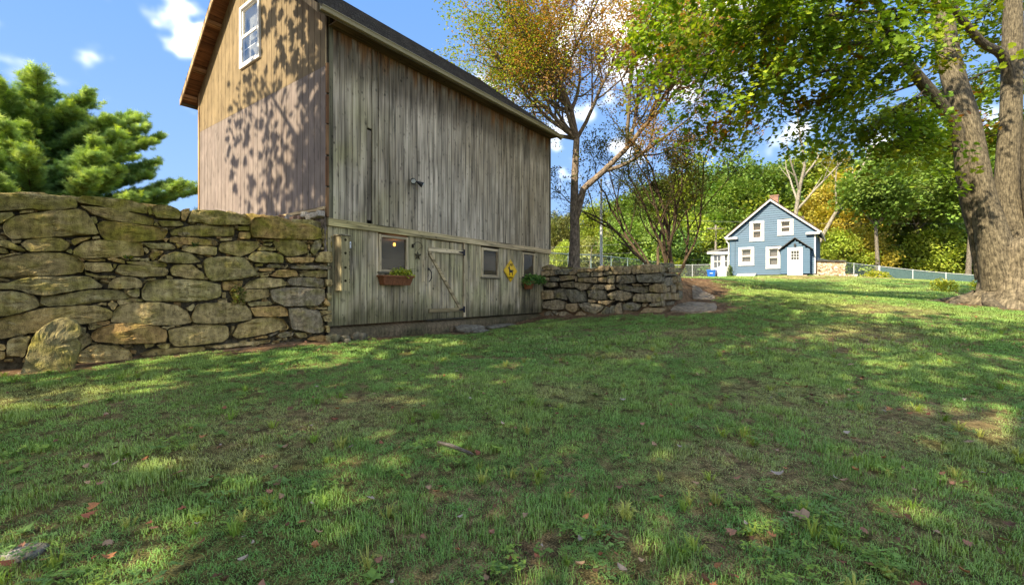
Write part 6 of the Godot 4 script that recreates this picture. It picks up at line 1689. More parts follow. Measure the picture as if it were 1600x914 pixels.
func forest():
	var fl := spray(34, 1.9, 0.34, 0.8, 2)
	var fl2 := spray(30, 1.7, 0.30, 0.7, 2)
	var bark := Color(0.20, 0.175, 0.14)
	var P := [crown_tree("a", 15.0, 4.6, 0.22, 22, 520, fl, bark), crown_tree("b", 16.0, 4.2, 0.12, 26, 560, fl2, bark), crown_tree("c", 17.0, 5.0, 0.50, 18, 420, fl, Color(0.30, 0.27, 0.23)), crown_tree("d", 6.0, 3.2, 0.04, 14, 300, fl2, bark)]
	var L := {"green": tinted(M.far_leaf, Color(0.199, 0.313, 0.065)), "dark": tinted(M.far_leaf, Color(0.131, 0.237, 0.067)), "lime": tinted(M.far_leaf, Color(0.331, 0.422, 0.065)), "gold": tinted(M.far_leaf, Color(0.454, 0.397, 0.071)), "rust": tinted(M.far_leaf, Color(0.402, 0.171, 0.059)), "olive": tinted(M.far_leaf, Color(0.269, 0.299, 0.109))}
	var words := {"green": "mid green", "dark": "dark green", "lime": "bright lime green", "gold": "gold tinged", "rust": "russet", "olive": "olive green"}
	for q in FOREST:
		# pixel-free list: x, depth, prototype, scale, stretch, leaf, label
		plant_tree(P[q[2]], ["broad_tree", "tall_tree", "bare_trunked_tree", "low_tree"][q[2]], words[q[5]] + " " + q[6], q[0], q[1], q[3], r(0, TAU), L[q[5]], "", q[4])
	for p in P: p.free()
	# dead pale tree above the cottage
	var o := thing("dead_tree", "bare whitish tree forking above the cottage roof", "tree", on(28.6, 47.0))
	var st := Sheet.new()
	var w := {"st": st, "tips": [], "most": 2, "tint": Color(0.50, 0.46, 0.39), "wander": 0.10, "up": 0.03, "ratio": 0.5, "spread": 0.7, "first": 0.6, "kids": [5, 3, 2]}
	grow(w, Vector3(0.6, 0, 0), Vector3(-0.10, 1, 0).normalized(), 11.5, 0.30, 0)
	grow(w, Vector3(1.0, 0, 0.2), Vector3(0.42, 1, 0).normalized(), 11.0, 0.26, 0)
	obj("trunk", st, M.bark, o)
	# shrubs along the right edge of the lawn
	var yg := [Color(0.46, 0.48, 0.05), Color(0.56, 0.53, 0.08), Color(0.34, 0.40, 0.045)]
	bushlet("shrub", "rounded yellow green shrub on the lawn before the teal fence", on(20.5, 21.6, 0.12), Vector3(0.62, 0.50, 0.5), 520, 0.13, yg, 0.0, "shrub")
	bushlet("shrub", "yellow green shrub half hidden by the great maple's foot", on(22.6, 22.0, 0.1), Vector3(0.40, 0.48, 0.4), 300, 0.13, yg, 0.0, "shrub")
	bushlet("shrub", "low yellow green shrub at the foot of the pale trunk by the fence", on(31.6, 39.4, 0.2), Vector3(1.35, 0.62, 0.7), 620, 0.20, yg, 0.0, "shrub")
	bushlet("shrub", "tall pale green shrub behind the fence left of the great maple", on(41.5, 38.0, 0.6), Vector3(1.9, 1.5, 1.0), 900, 0.24, [Color(0.20, 0.24, 0.06), Color(0.30, 0.29, 0.12), Color(0.13, 0.19, 0.04)], 0.0, "shrub")
	bushlet("creeper", "green creeper climbing the cottage's left corner", hp(0.0, 3.1, 0.2), Vector3(0.22, 0.62, 0.15), 160, 0.12, [Color(0.10, 0.17, 0.03), Color(0.15, 0.21, 0.03)])
	bushlet("shrub", "bright yellow green shrub behind the fence left of the blue bin", on(15.2, 43.5, 0.7), Vector3(1.5, 1.5, 0.9), 520, 0.30, [Color(0.30, 0.33, 0.03), Color(0.22, 0.28, 0.03)], 0.0, "shrub")
	# growth on the walls
	var lw := Transform3D(Basis(Vector3.UP, 0.7061), Vector3(BC.x, 0, -BC.y))
	bushlet("wall_weed", "tuft of dry trailing grass hanging from the left stone wall", lw * Vector3(-1.42, 1.42, 0.04), Vector3(0.09, 0.20, 0.05), 150, 0.055, [Color(0.26, 0.20, 0.09), Color(0.20, 0.18, 0.06), Color(0.16, 0.20, 0.05)], 0.7)
	bushlet("wall_weed", "small green weed low on the big stone of the left wall", lw * Vector3(-2.76, 1.99, 0.06), Vector3(0.07, 0.035, 0.04), 40, 0.035, [Color(0.12, 0.20, 0.02), Color(0.30, 0.28, 0.02)], 0.7)
	bushlet("wall_weed", "tiny dark fern in a joint near the top of the left wall", lw * Vector3(-1.98, 2.22, 0.0), Vector3(0.05, 0.05, 0.04), 40, 0.035, [Color(0.05, 0.10, 0.02)], 0.7)

# ---------------------------------------------------------------- grass and fallen leaves
func turf(n: int, half: float, tall: float, wide: float) -> ArrayMesh:
	var s := Sheet.new()
	for k in n:
		var p := Vector3(r(-1, 1), 0, r(-1, 1)) * half
		var a := r(0, TAU); var d := Vector3(cos(a), 0, sin(a)); var w := Vector3(-d.z, 0, d.x) * wide * r(0.6, 1.2)
		var h := tall * r(0.35, 1.15); var lean := r(0.15, 0.95)
		var c := fac(Color(1, 1, 1), r(0.70, 1.3)); var dice := rng.randf()
		if dice < 0.11: c = Color(2.1, 1.4, 1.7) * r(0.7, 1.1)   # straw
		elif dice < 0.26: c = Color(1.35, 1.2, 0.8)
		var m := p + d * h * lean * 0.35 + Vector3(0, h * 0.62, 0); var e := p + d * h * lean + Vector3(0, h * (1.0 - lean * 0.35), 0)
		var nn := Vector3(0, 1, 0) + w.cross(e - p).normalized() * 0.3
		nn = nn.normalized()
		var i0 := s.v.size()
		for q in [p - w, p + w, m + w * 0.75, m - w * 0.75, e]:
			s.v.append(q); s.n.append(nn); s.c.append(c); s.t.append(Vector2.ZERO)
		s.i.append_array([i0, i0 + 2, i0 + 1, i0, i0 + 3, i0 + 2, i0 + 3, i0 + 4, i0 + 2])
	return s.mesh(M.grass)

func lawn():
	var f1 := noise(301, 0.30, 3); var f2 := noise(302, 1.3, 2); var f3 := noise(303, 0.12, 2)
	var o := Node3D.new(); o.name = "grass"; add_child(o); o.set_meta("kind", "stuff"); o.set_meta("label", "mown patchy green and straw coloured lawn grass"); o.set_meta("category", "grass")
	var dry := [Vector3(-2.1, 4.3, 0.75), Vector3(-1.5, 4.7, 0.7), Vector3(3.1, 5.2, 0.8), Vector3(1.9, 7.3, 0.6), Vector3(-5.0, 4.8, 0.6), Vector3(0.7, 5.3, 0.6), Vector3(1.6, 3.6, 0.6), Vector3(4.0, 4.2, 1.0), Vector3(6.5, 8.5, 1.2), Vector3(3.4, 9.0, 0.7), Vector3(9.0, 11.0, 1.5), Vector3(19.0, 30.0, 3.5), Vector3(25.0, 31.0, 3.0), Vector3(-2.2, 3.5, 0.5)]
	for ring in [[1.5, 7.0, 0.15, 0.19, 190, 0.045, 0.0020, 3], [7.0, 15.0, 0.27, 0.32, 220, 0.055, 0.0030, 2], [15.0, 40.0, 0.75, 0.85, 330, 0.085, 0.0065, 2]]:
		var sets := []; var tints := []
		for k in ring[7]: sets.append([]); tints.append(PackedColorArray())
		var d: float = ring[0]
		while d < ring[1]:
			var x: float = -1.22 * d - 0.8
			while x < 1.22 * d + 0.8:
				var px: float = x + r(-0.5, 0.5) * ring[2]; var pd: float = d + r(-0.5, 0.5) * ring[2]
				x += ring[2]
				var m := bare(px, pd)
				if rng.randf() < m * 1.15 - 0.05: continue
				if pd > 31.0 and px > 15.5 and px < 27.0 and (pd - 36.0) * 0.803 + (px - 17.3) * 0.595 > 0.0: continue
				var X := (px - BC.x) * BX.x + (pd - BC.y) * BX.y; var Z := (px - BC.x) * BN.x + (pd - BC.y) * BN.y
				if X > -0.3 and X < BL + 0.1 and Z < 0.15 and Z > -6.2: continue
				if X <= 0.2 and 0.225 * X - 0.974 * Z > -0.08: continue
				if X > 6.9 and X < 9.1 and Z < 3.75: continue
				var n1 := f1.get_noise_2d(px, pd); var n2 := f2.get_noise_2d(px, pd)
				var t := clampf(0.30 + n1 * 0.9 + n2 * 0.45 + f3.get_noise_2d(px, pd) * 0.5, 0, 1)
				var straw := 0.0
				for q in dry: straw = maxf(straw, 1.0 - smoothstep(0.3, 1.0, Vector2((px - q.x) * 0.7, pd - q.y).length() / q.z + n2 * 0.4))
				if straw > 0.5 and rng.randf() < 0.12: continue
				var c := Color(0.230, 0.440, 0.112).lerp(Color(0.430, 0.570, 0.165), t).lerp(Color(0.740, 0.590, 0.300), straw * (0.42 if pd < 14.0 else 0.75))
				var k := rng.randi() % sets.size()
				var g := ground(px, pd); var gx := ground(px + 0.2, pd) - g; var gd := ground(px, pd + 0.2) - g
				var up := Vector3(-gx, 0.2, gd).normalized()
				var zx := Vector3(1, 0, 0).rotated(Vector3.UP, r(0, TAU)); zx = (zx - up * zx.dot(up)).normalized()
				var hs := clampf(0.80 + n2 * 0.7 + n1 * 0.5, 0.45, 1.6) * (1.0 - 0.35 * straw) * (1.0 - 0.5 * m)
				if pd < 4.2 and n2 > 0.28: hs *= 1.35
				sets[k].append(Transform3D(Basis(zx, up * hs, zx.cross(up)), Vector3(px, g - 0.004, -pd)))
				tints[k].append(fac(c, r(0.82, 1.18)))
			d += ring[2]
		for k in sets.size():
			if sets[k].size(): copies("grass_patch", turf(ring[4], ring[3] * 0.5, ring[5], ring[6]), sets[k], tints[k], o)
	weeds(o)

func weeds(o: Node3D):
	# clover and plantain rosettes and coarser tufts among the near grass
	for kind in 3:
		var s := Sheet.new()
		if kind == 0:
			for k in 16:
				var c := Vector3(r(-1, 1), 0, r(-1, 1)) * 0.07; c.y = r(0.02, 0.055); var a0 := r(0, TAU)
				for j in 3:
					var b := Basis.from_euler(Vector3(r(-0.3, 0.3), a0 + TAU * j / 3.0, r(-0.3, 0.3)))
					s.quad(c, c + b * Vector3(0.008, 0.002, 0.008), c + b * Vector3(0, 0.003, 0.017), c + b * Vector3(-0.008, 0.002, 0.008), fac(Color.WHITE, r(0.8, 1.2)))
		elif kind == 1:
			for k in 9: leaflet(s, Vector3(0, 0.01, 0), Basis.from_euler(Vector3(-r(0.1, 0.6), TAU * k / 9.0 + r(-0.2, 0.2), 0)), r(0.03, 0.06), fac(Color.WHITE, r(0.8, 1.2)))
		else:
			for k in 26:
				var a := r(0, TAU); var d := Vector3(cos(a), 0, sin(a)); var w := Vector3(-d.z, 0, d.x) * r(0.002, 0.0042); var p := d * r(0, 0.035); var h := r(0.05, 0.105); var l := r(0.4, 1.1)
				var m := p + d * h * l * 0.4 + Vector3(0, h * 0.65, 0); var e := p + d * h * l * 1.1 + Vector3(0, h * (1.0 - l * 0.5), 0); var c := fac(Color.WHITE, r(0.7, 1.3))
				s.quad(p - w, p + w, m + w * 0.8, m - w * 0.8, c); s.tri(m - w * 0.8, m + w * 0.8, e, c)
		var where := []; var tint := PackedColorArray()
		var fw := noise(330 + kind, 0.8, 2)
		for k in 9000:
			var d := 1.8 + 7.0 * pow(rng.randf(), 1.3); var x := r(-1.2, 1.2) * d
			if fw.get_noise_2d(x, d) < [0.22, -0.1, 0.05][kind] or bare(x, d) > 0.3: continue
			if where.size() > [330, 80, 140][kind]: break
			where.append(Transform3D(Basis(Vector3.UP, r(0, TAU)).scaled(Vector3.ONE * r(0.7, 1.3)), on(x, d, 0.012 if kind == 0 else 0.0)))
			tint.append(pick([Color(0.20, 0.34, 0.07), Color(0.27, 0.40, 0.07), Color(0.17, 0.29, 0.08)]) if kind < 2 else pick([Color(0.34, 0.43, 0.075), Color(0.24, 0.37, 0.06), Color(0.44, 0.46, 0.12)]))
		copies(["clover_patch", "weed_rosette", "coarse_tuft"][kind], s.mesh(M.grass), where, tint, o)

func dead_leaf(kind: int) -> ArrayMesh:
	var s := Sheet.new()
	if kind < 3:
		var o := [Vector2(0, 0), Vector2(0.30, 0.02), Vector2(0.52, 0.34), Vector2(0.24, 0.46), Vector2(0.34, 0.72), Vector2(0.12, 0.66), Vector2(0, 1.0), Vector2(-0.12, 0.66), Vector2(-0.34, 0.72), Vector2(-0.24, 0.46), Vector2(-0.52, 0.34), Vector2(-0.30, 0.02)]
		var curl: float = [0.25, 0.8, -0.5][kind]
		var f := func(q: Vector2) -> Vector3: return Vector3(q.x * (1.0 - absf(q.x) * 0.5 * absf(curl)), curl * q.x * q.x * 1.2 + 0.25 * absf(curl) * (q.y - 0.4) * (q.y - 0.4), q.y - 0.45)
		for k in 12:
			s.tri(f.call(Vector2(0, 0.34)), f.call(o[(k + 1) % 12]), f.call(o[k]), fac(Color.WHITE, r(0.85, 1.1)))
		s.tube(PackedVector3Array([f.call(Vector2.ZERO), f.call(Vector2(0.03, -0.3)), f.call(Vector2(0.1, -0.55))]), PackedFloat32Array([0.015, 0.012, 0.01]), 3, Color(0.7, 0.6, 0.5))
	else:
		var p := PackedVector3Array()
		for a in 5:
			for b in 3:
				var u := a / 4.0; var w := sin(PI * (u * 0.9 + 0.05)) * 0.34
				p.append(Vector3((b - 1) * w, absf(b - 1.0) * (0.22 if kind == 3 else -0.12) + 0.18 * (u - 0.5) * (u - 0.5) * 4.0, u - 0.5))
		s.smooth_grid(p, 3, PackedColorArray([Color.WHITE]), false, true)
	return s.mesh(null)

func litter():
	var shapes := []
	for k in 5: shapes.append(dead_leaf(k))
	var pal := {"orange brown": Color(0.40, 0.18, 0.075), "dark brown": Color(0.13, 0.065, 0.035), "pale tan": Color(0.36, 0.24, 0.145), "pinkish tan": Color(0.34, 0.17, 0.105), "rust red": Color(0.27, 0.10, 0.055), "bleached grey": Color(0.36, 0.30, 0.24)}
	var mats := {}
	for k in pal:
		mats[k] = tinted(M.dry_leaf, pal[k]); mats[k].resource_name = k
	for q in FALLEN:
		var m := MeshInstance3D.new(); m.mesh = shapes[q[3]]; m.material_override = mats[q[4]]
		m.name = numbered(self, "fallen_leaf"); add_child(m, true)
		m.position = on(q[0], q[1], 0.045 + 0.02 * q[2]); m.scale = Vector3.ONE * q[2]; m.rotation = Vector3(r(-0.35, 0.35), r(0, TAU), r(-0.35, 0.35))
		tag(m, q[4] + " fallen leaf " + q[5], "leaf", "fallen leaves on the lawn")
	# the small ones nobody could count
	var where := [[], [], [], [], []]; var tint := [PackedColorArray(), PackedColorArray(), PackedColorArray(), PackedColorArray(), PackedColorArray()]
	var cols := pal.values()
	var put := func(x: float, d: float, s: float, up: float):
		var k := rng.randi() % 5
		where[k].append(Transform3D(Basis.from_euler(Vector3(r(-0.5, 0.5), r(0, TAU), r(-0.5, 0.5))).scaled(Vector3.ONE * s), on(x, d, up))); tint[k].append(fac(cols[rng.randi() % cols.size()], r(0.7, 1.15)))
	for k in 900:
		var d := 2.2 + 24.0 * pow(rng.randf(), 1.4); put.call(r(-1.15, 1.2) * d, d, r(0.025, 0.06), 0.035)
	for k in 5000:   # drifts on the bare soil under the walls and along the path
		var x := r(-7.0, 16.0); var d := r(4.5, 20.0)
		if bare(x, d) > 0.45: put.call(x, d, r(0.02, 0.055), 0.012)
	var o := Node3D.new(); o.name = "leaf_litter"; add_child(o); o.set_meta("kind", "stuff"); o.set_meta("label", "small brown leaves scattered thinly over lawn and bare soil"); o.set_meta("category", "leaf litter")
	var lm: StandardMaterial3D = M.dry_leaf
	for k in 5: copies("scattered_leaves", shapes[k], where[k], tint[k], o, lm)
	# a dry stick in the grass
	var s := Sheet.new(); var a := on(-0.62, 3.82, 0.05); var b := on(-0.34, 3.64, 0.045)
	s.tube(PackedVector3Array([a, a.lerp(b, 0.4) + Vector3(0, 0.012, 0.01), b, b + Vector3(0.03, -0.01, 0.01)]), PackedFloat32Array([0.012, 0.016, 0.012, 0.005]), 7, Color(0.42, 0.38, 0.33)); tag(obj("dry_stick", s, M.bark), "short bleached stick lying in the grass in the middle of the lawn", "stick")
# outlines of the stones in metres along and up each wall face
const STONES_A := [
	[4.01, 2.71, 3.8, 2.74, 3.64, 2.75, 3.29, 2.76, 3.28, 2.63, 3.5, 2.57, 3.69, 2.57, 3.96, 2.51, 4.01, 2.5],
	[4, 2.47, 3.93, 2.49, 3.85, 2.51, 3.85, 2.45, 3.91, 2.4, 3.96, 2.35, 4, 2.35],
	[3.81, 2.53, 3.67, 2.55, 3.68, 2.52, 3.81, 2.49],
	[3.94, 2.3, 3.92, 2.38, 3.83, 2.46, 3.6, 2.53, 3.26, 2.61, 3.21, 2.59, 3.14, 2.48, 3.07, 2.29, 3.26, 2.27, 3.6, 2.21, 3.87, 2.17, 3.92, 2.23],
	[4, 2.13, 3.91, 2.16, 3.83, 2.1, 3.73, 2.03, 3.8, 2.01, 3.91, 2.06, 4, 2.08],
	[3.88, 2.15, 3.78, 2.16, 3.8, 2.12, 3.85, 2.11],
	[3.79, 2.12, 3.7, 2.19, 3.58, 2.2, 3.44, 2.21, 3.34, 2.15, 3.4, 2.05, 3.72, 2.02],
	[3.99, 2.05, 3.93, 2.06, 3.89, 1.99, 3.93, 1.98, 3.99, 1.99],
	[4, 1.95, 3.93, 1.96, 3.84, 1.99, 3.77, 2, 3.87, 1.96, 4, 1.91],
	[4.01, 1.9, 3.85, 1.96, 3.65, 2.01, 3.4, 2.01, 3.28, 1.97, 3.21, 1.88, 3.23, 1.78, 3.35, 1.74, 3.69, 1.71, 4.01, 1.69],
	[3.34, 2.2, 3.2, 2.25, 3.14, 2.25, 3.15, 2.22, 3.22, 2.19, 3.31, 2.12],
	[3.13, 2.26, 3.06, 2.27, 3.04, 2.24, 3.13, 2.22],
	[3.4, 2.04, 3.33, 2.09, 3.32, 2.01],
	[3.31, 2.08, 3.21, 2.18, 3.03, 2.22, 2.61, 2.21, 2.59, 2.03, 2.88, 1.99, 3.24, 1.96, 3.31, 2.01],
	[3.15, 2.53, 3.1, 2.54, 3.07, 2.47, 3.09, 2.43, 3.14, 2.47],
	[3.28, 2.74, 3.23, 2.8, 2.99, 2.81, 2.74, 2.81, 2.54, 2.75, 2.55, 2.64, 2.71, 2.65, 2.99, 2.68, 3.28, 2.71],
	[3.25, 2.66, 3.05, 2.67, 2.86, 2.67, 2.66, 2.62, 2.47, 2.58, 2.49, 2.47, 2.77, 2.49, 2.95, 2.5, 3.12, 2.57],
	[3.07, 2.44, 3.03, 2.48, 2.79, 2.48, 2.45, 2.45, 2.31, 2.42, 2.36, 2.28, 2.71, 2.22, 2.99, 2.22, 3.05, 2.31],
	[3.2, 1.9, 2.94, 1.91, 2.91, 1.79, 3.1, 1.78, 3.2, 1.81],
	[3.22, 1.95, 2.99, 1.96, 2.98, 1.93, 3.17, 1.92],
	[3.21, 1.78, 3.05, 1.73, 2.88, 1.73, 2.88, 1.7, 3.1, 1.7, 3.2, 1.74],
	[4.01, 1.61, 3.91, 1.62, 3.78, 1.67, 3.6, 1.71, 3.36, 1.71, 3.22, 1.72, 3.12, 1.68, 3.02, 1.57, 3.2, 1.55, 3.45, 1.49, 3.58, 1.46, 3.69, 1.49, 3.83, 1.54, 4.01, 1.55],
	[4.01, 1.51, 3.83, 1.51, 3.7, 1.46, 3.65, 1.42, 3.63, 1.33, 3.69, 1.29, 3.87, 1.22, 4.01, 1.2],
	[3.61, 1.44, 3.45, 1.46, 3.15, 1.53, 2.87, 1.54, 2.71, 1.43, 2.77, 1.41, 3.01, 1.38, 3.3, 1.34, 3.56, 1.32, 3.61, 1.37],
	[4.01, 1.16, 3.87, 1.2, 3.58, 1.29, 3.3, 1.32, 3.1, 1.32, 2.97, 1.27, 2.91, 1.21, 2.95, 1.13, 3.18, 1.08, 3.3, 1.07, 3.52, 1.04, 3.71, 0.99, 3.91, 0.94, 4.01, 0.92],
	[3.91, 0.89, 3.86, 0.93, 3.69, 0.95, 3.73, 0.85, 3.76, 0.69, 3.91, 0.72],
	[4.01, 0.87, 3.93, 0.85, 3.91, 0.8, 3.94, 0.78, 4.01, 0.79],
	[4.01, 0.78, 3.92, 0.77, 3.93, 0.68, 4.01, 0.64],
	[3.26, 1.03, 3.19, 1.04, 3.2, 0.94, 3.26, 0.89, 3.31, 0.91],
	[3.28, 0.86, 3.17, 0.97, 3.12, 0.83, 3.24, 0.72, 3.28, 0.73],
	[3.17, 1.04, 3.03, 1.06, 3.02, 1.03, 3.12, 0.99, 3.17, 1],
	[3.13, 1.09, 2.95, 1.11, 2.94, 1.06, 3.02, 1.04],
	[3.28, 0.67, 3.14, 0.78, 3.05, 0.79, 2.85, 0.74, 2.76, 0.69, 2.71, 0.6, 2.73, 0.53, 3.1, 0.53, 3.28, 0.57],
	[3.09, 1.33, 3.03, 1.37, 2.98, 1.36, 2.98, 1.32],
	[2.98, 1.33, 2.93, 1.39, 2.86, 1.33, 2.91, 1.25],
	[3.14, 0.91, 3.11, 0.97, 3.02, 1.02, 2.89, 1.06, 2.69, 1.06, 2.45, 1.01, 2.32, 0.94, 2.33, 0.78, 2.51, 0.77, 2.86, 0.79, 3.02, 0.83, 3.1, 0.84],
	[2.97, 1.56, 2.95, 1.65, 2.88, 1.7, 2.71, 1.72, 2.61, 1.67, 2.61, 1.57, 2.8, 1.56],
	[2.77, 1.53, 2.63, 1.55, 2.63, 1.44, 2.7, 1.43, 2.77, 1.48],
	[2.6, 1.43, 2.59, 1.55, 2.54, 1.64, 2.38, 1.69, 2.08, 1.69, 1.81, 1.67, 1.65, 1.62, 1.63, 1.46, 1.75, 1.39, 2.01, 1.37, 2.31, 1.37, 2.57, 1.39],
	[2.88, 1.39, 2.73, 1.4, 2.7, 1.36, 2.86, 1.32],
	[2.71, 1.41, 2.65, 1.41, 2.57, 1.38, 2.66, 1.37],
	[2.93, 1.09, 2.91, 1.22, 2.84, 1.31, 2.73, 1.35, 2.45, 1.35, 2.21, 1.31, 2.08, 1.2, 2.02, 1.05, 2.21, 1.02, 2.45, 1.03, 2.69, 1.07],
	[2.01, 1.16, 1.95, 1.31, 1.8, 1.33, 1.54, 1.33, 1.35, 1.34, 1.24, 1.19, 1.22, 1.06, 1.46, 1.03, 1.81, 1.02, 2.01, 1.05],
	[2.09, 1.26, 2, 1.33, 1.97, 1.3, 2.03, 1.21],
	[2.3, 0.95, 2.21, 0.97, 1.95, 1, 1.68, 0.99, 1.55, 0.96, 1.54, 0.81, 1.61, 0.73, 1.95, 0.71, 2.21, 0.7, 2.28, 0.78],
	[2.58, 0.76, 2.46, 0.75, 2.48, 0.71, 2.57, 0.7],
	[2.44, 0.73, 2.33, 0.75, 2.28, 0.73, 2.31, 0.67, 2.39, 0.69],
	[2.63, 0.62, 2.45, 0.68, 1.84, 0.66, 1.85, 0.6, 2.21, 0.59, 2.59, 0.58],
	[2.4, 0.99, 2.27, 1.01, 2.21, 1, 2.32, 0.96],
	[2.22, 1.02, 2.13, 1.01, 2.16, 0.99, 2.21, 0.99],
]
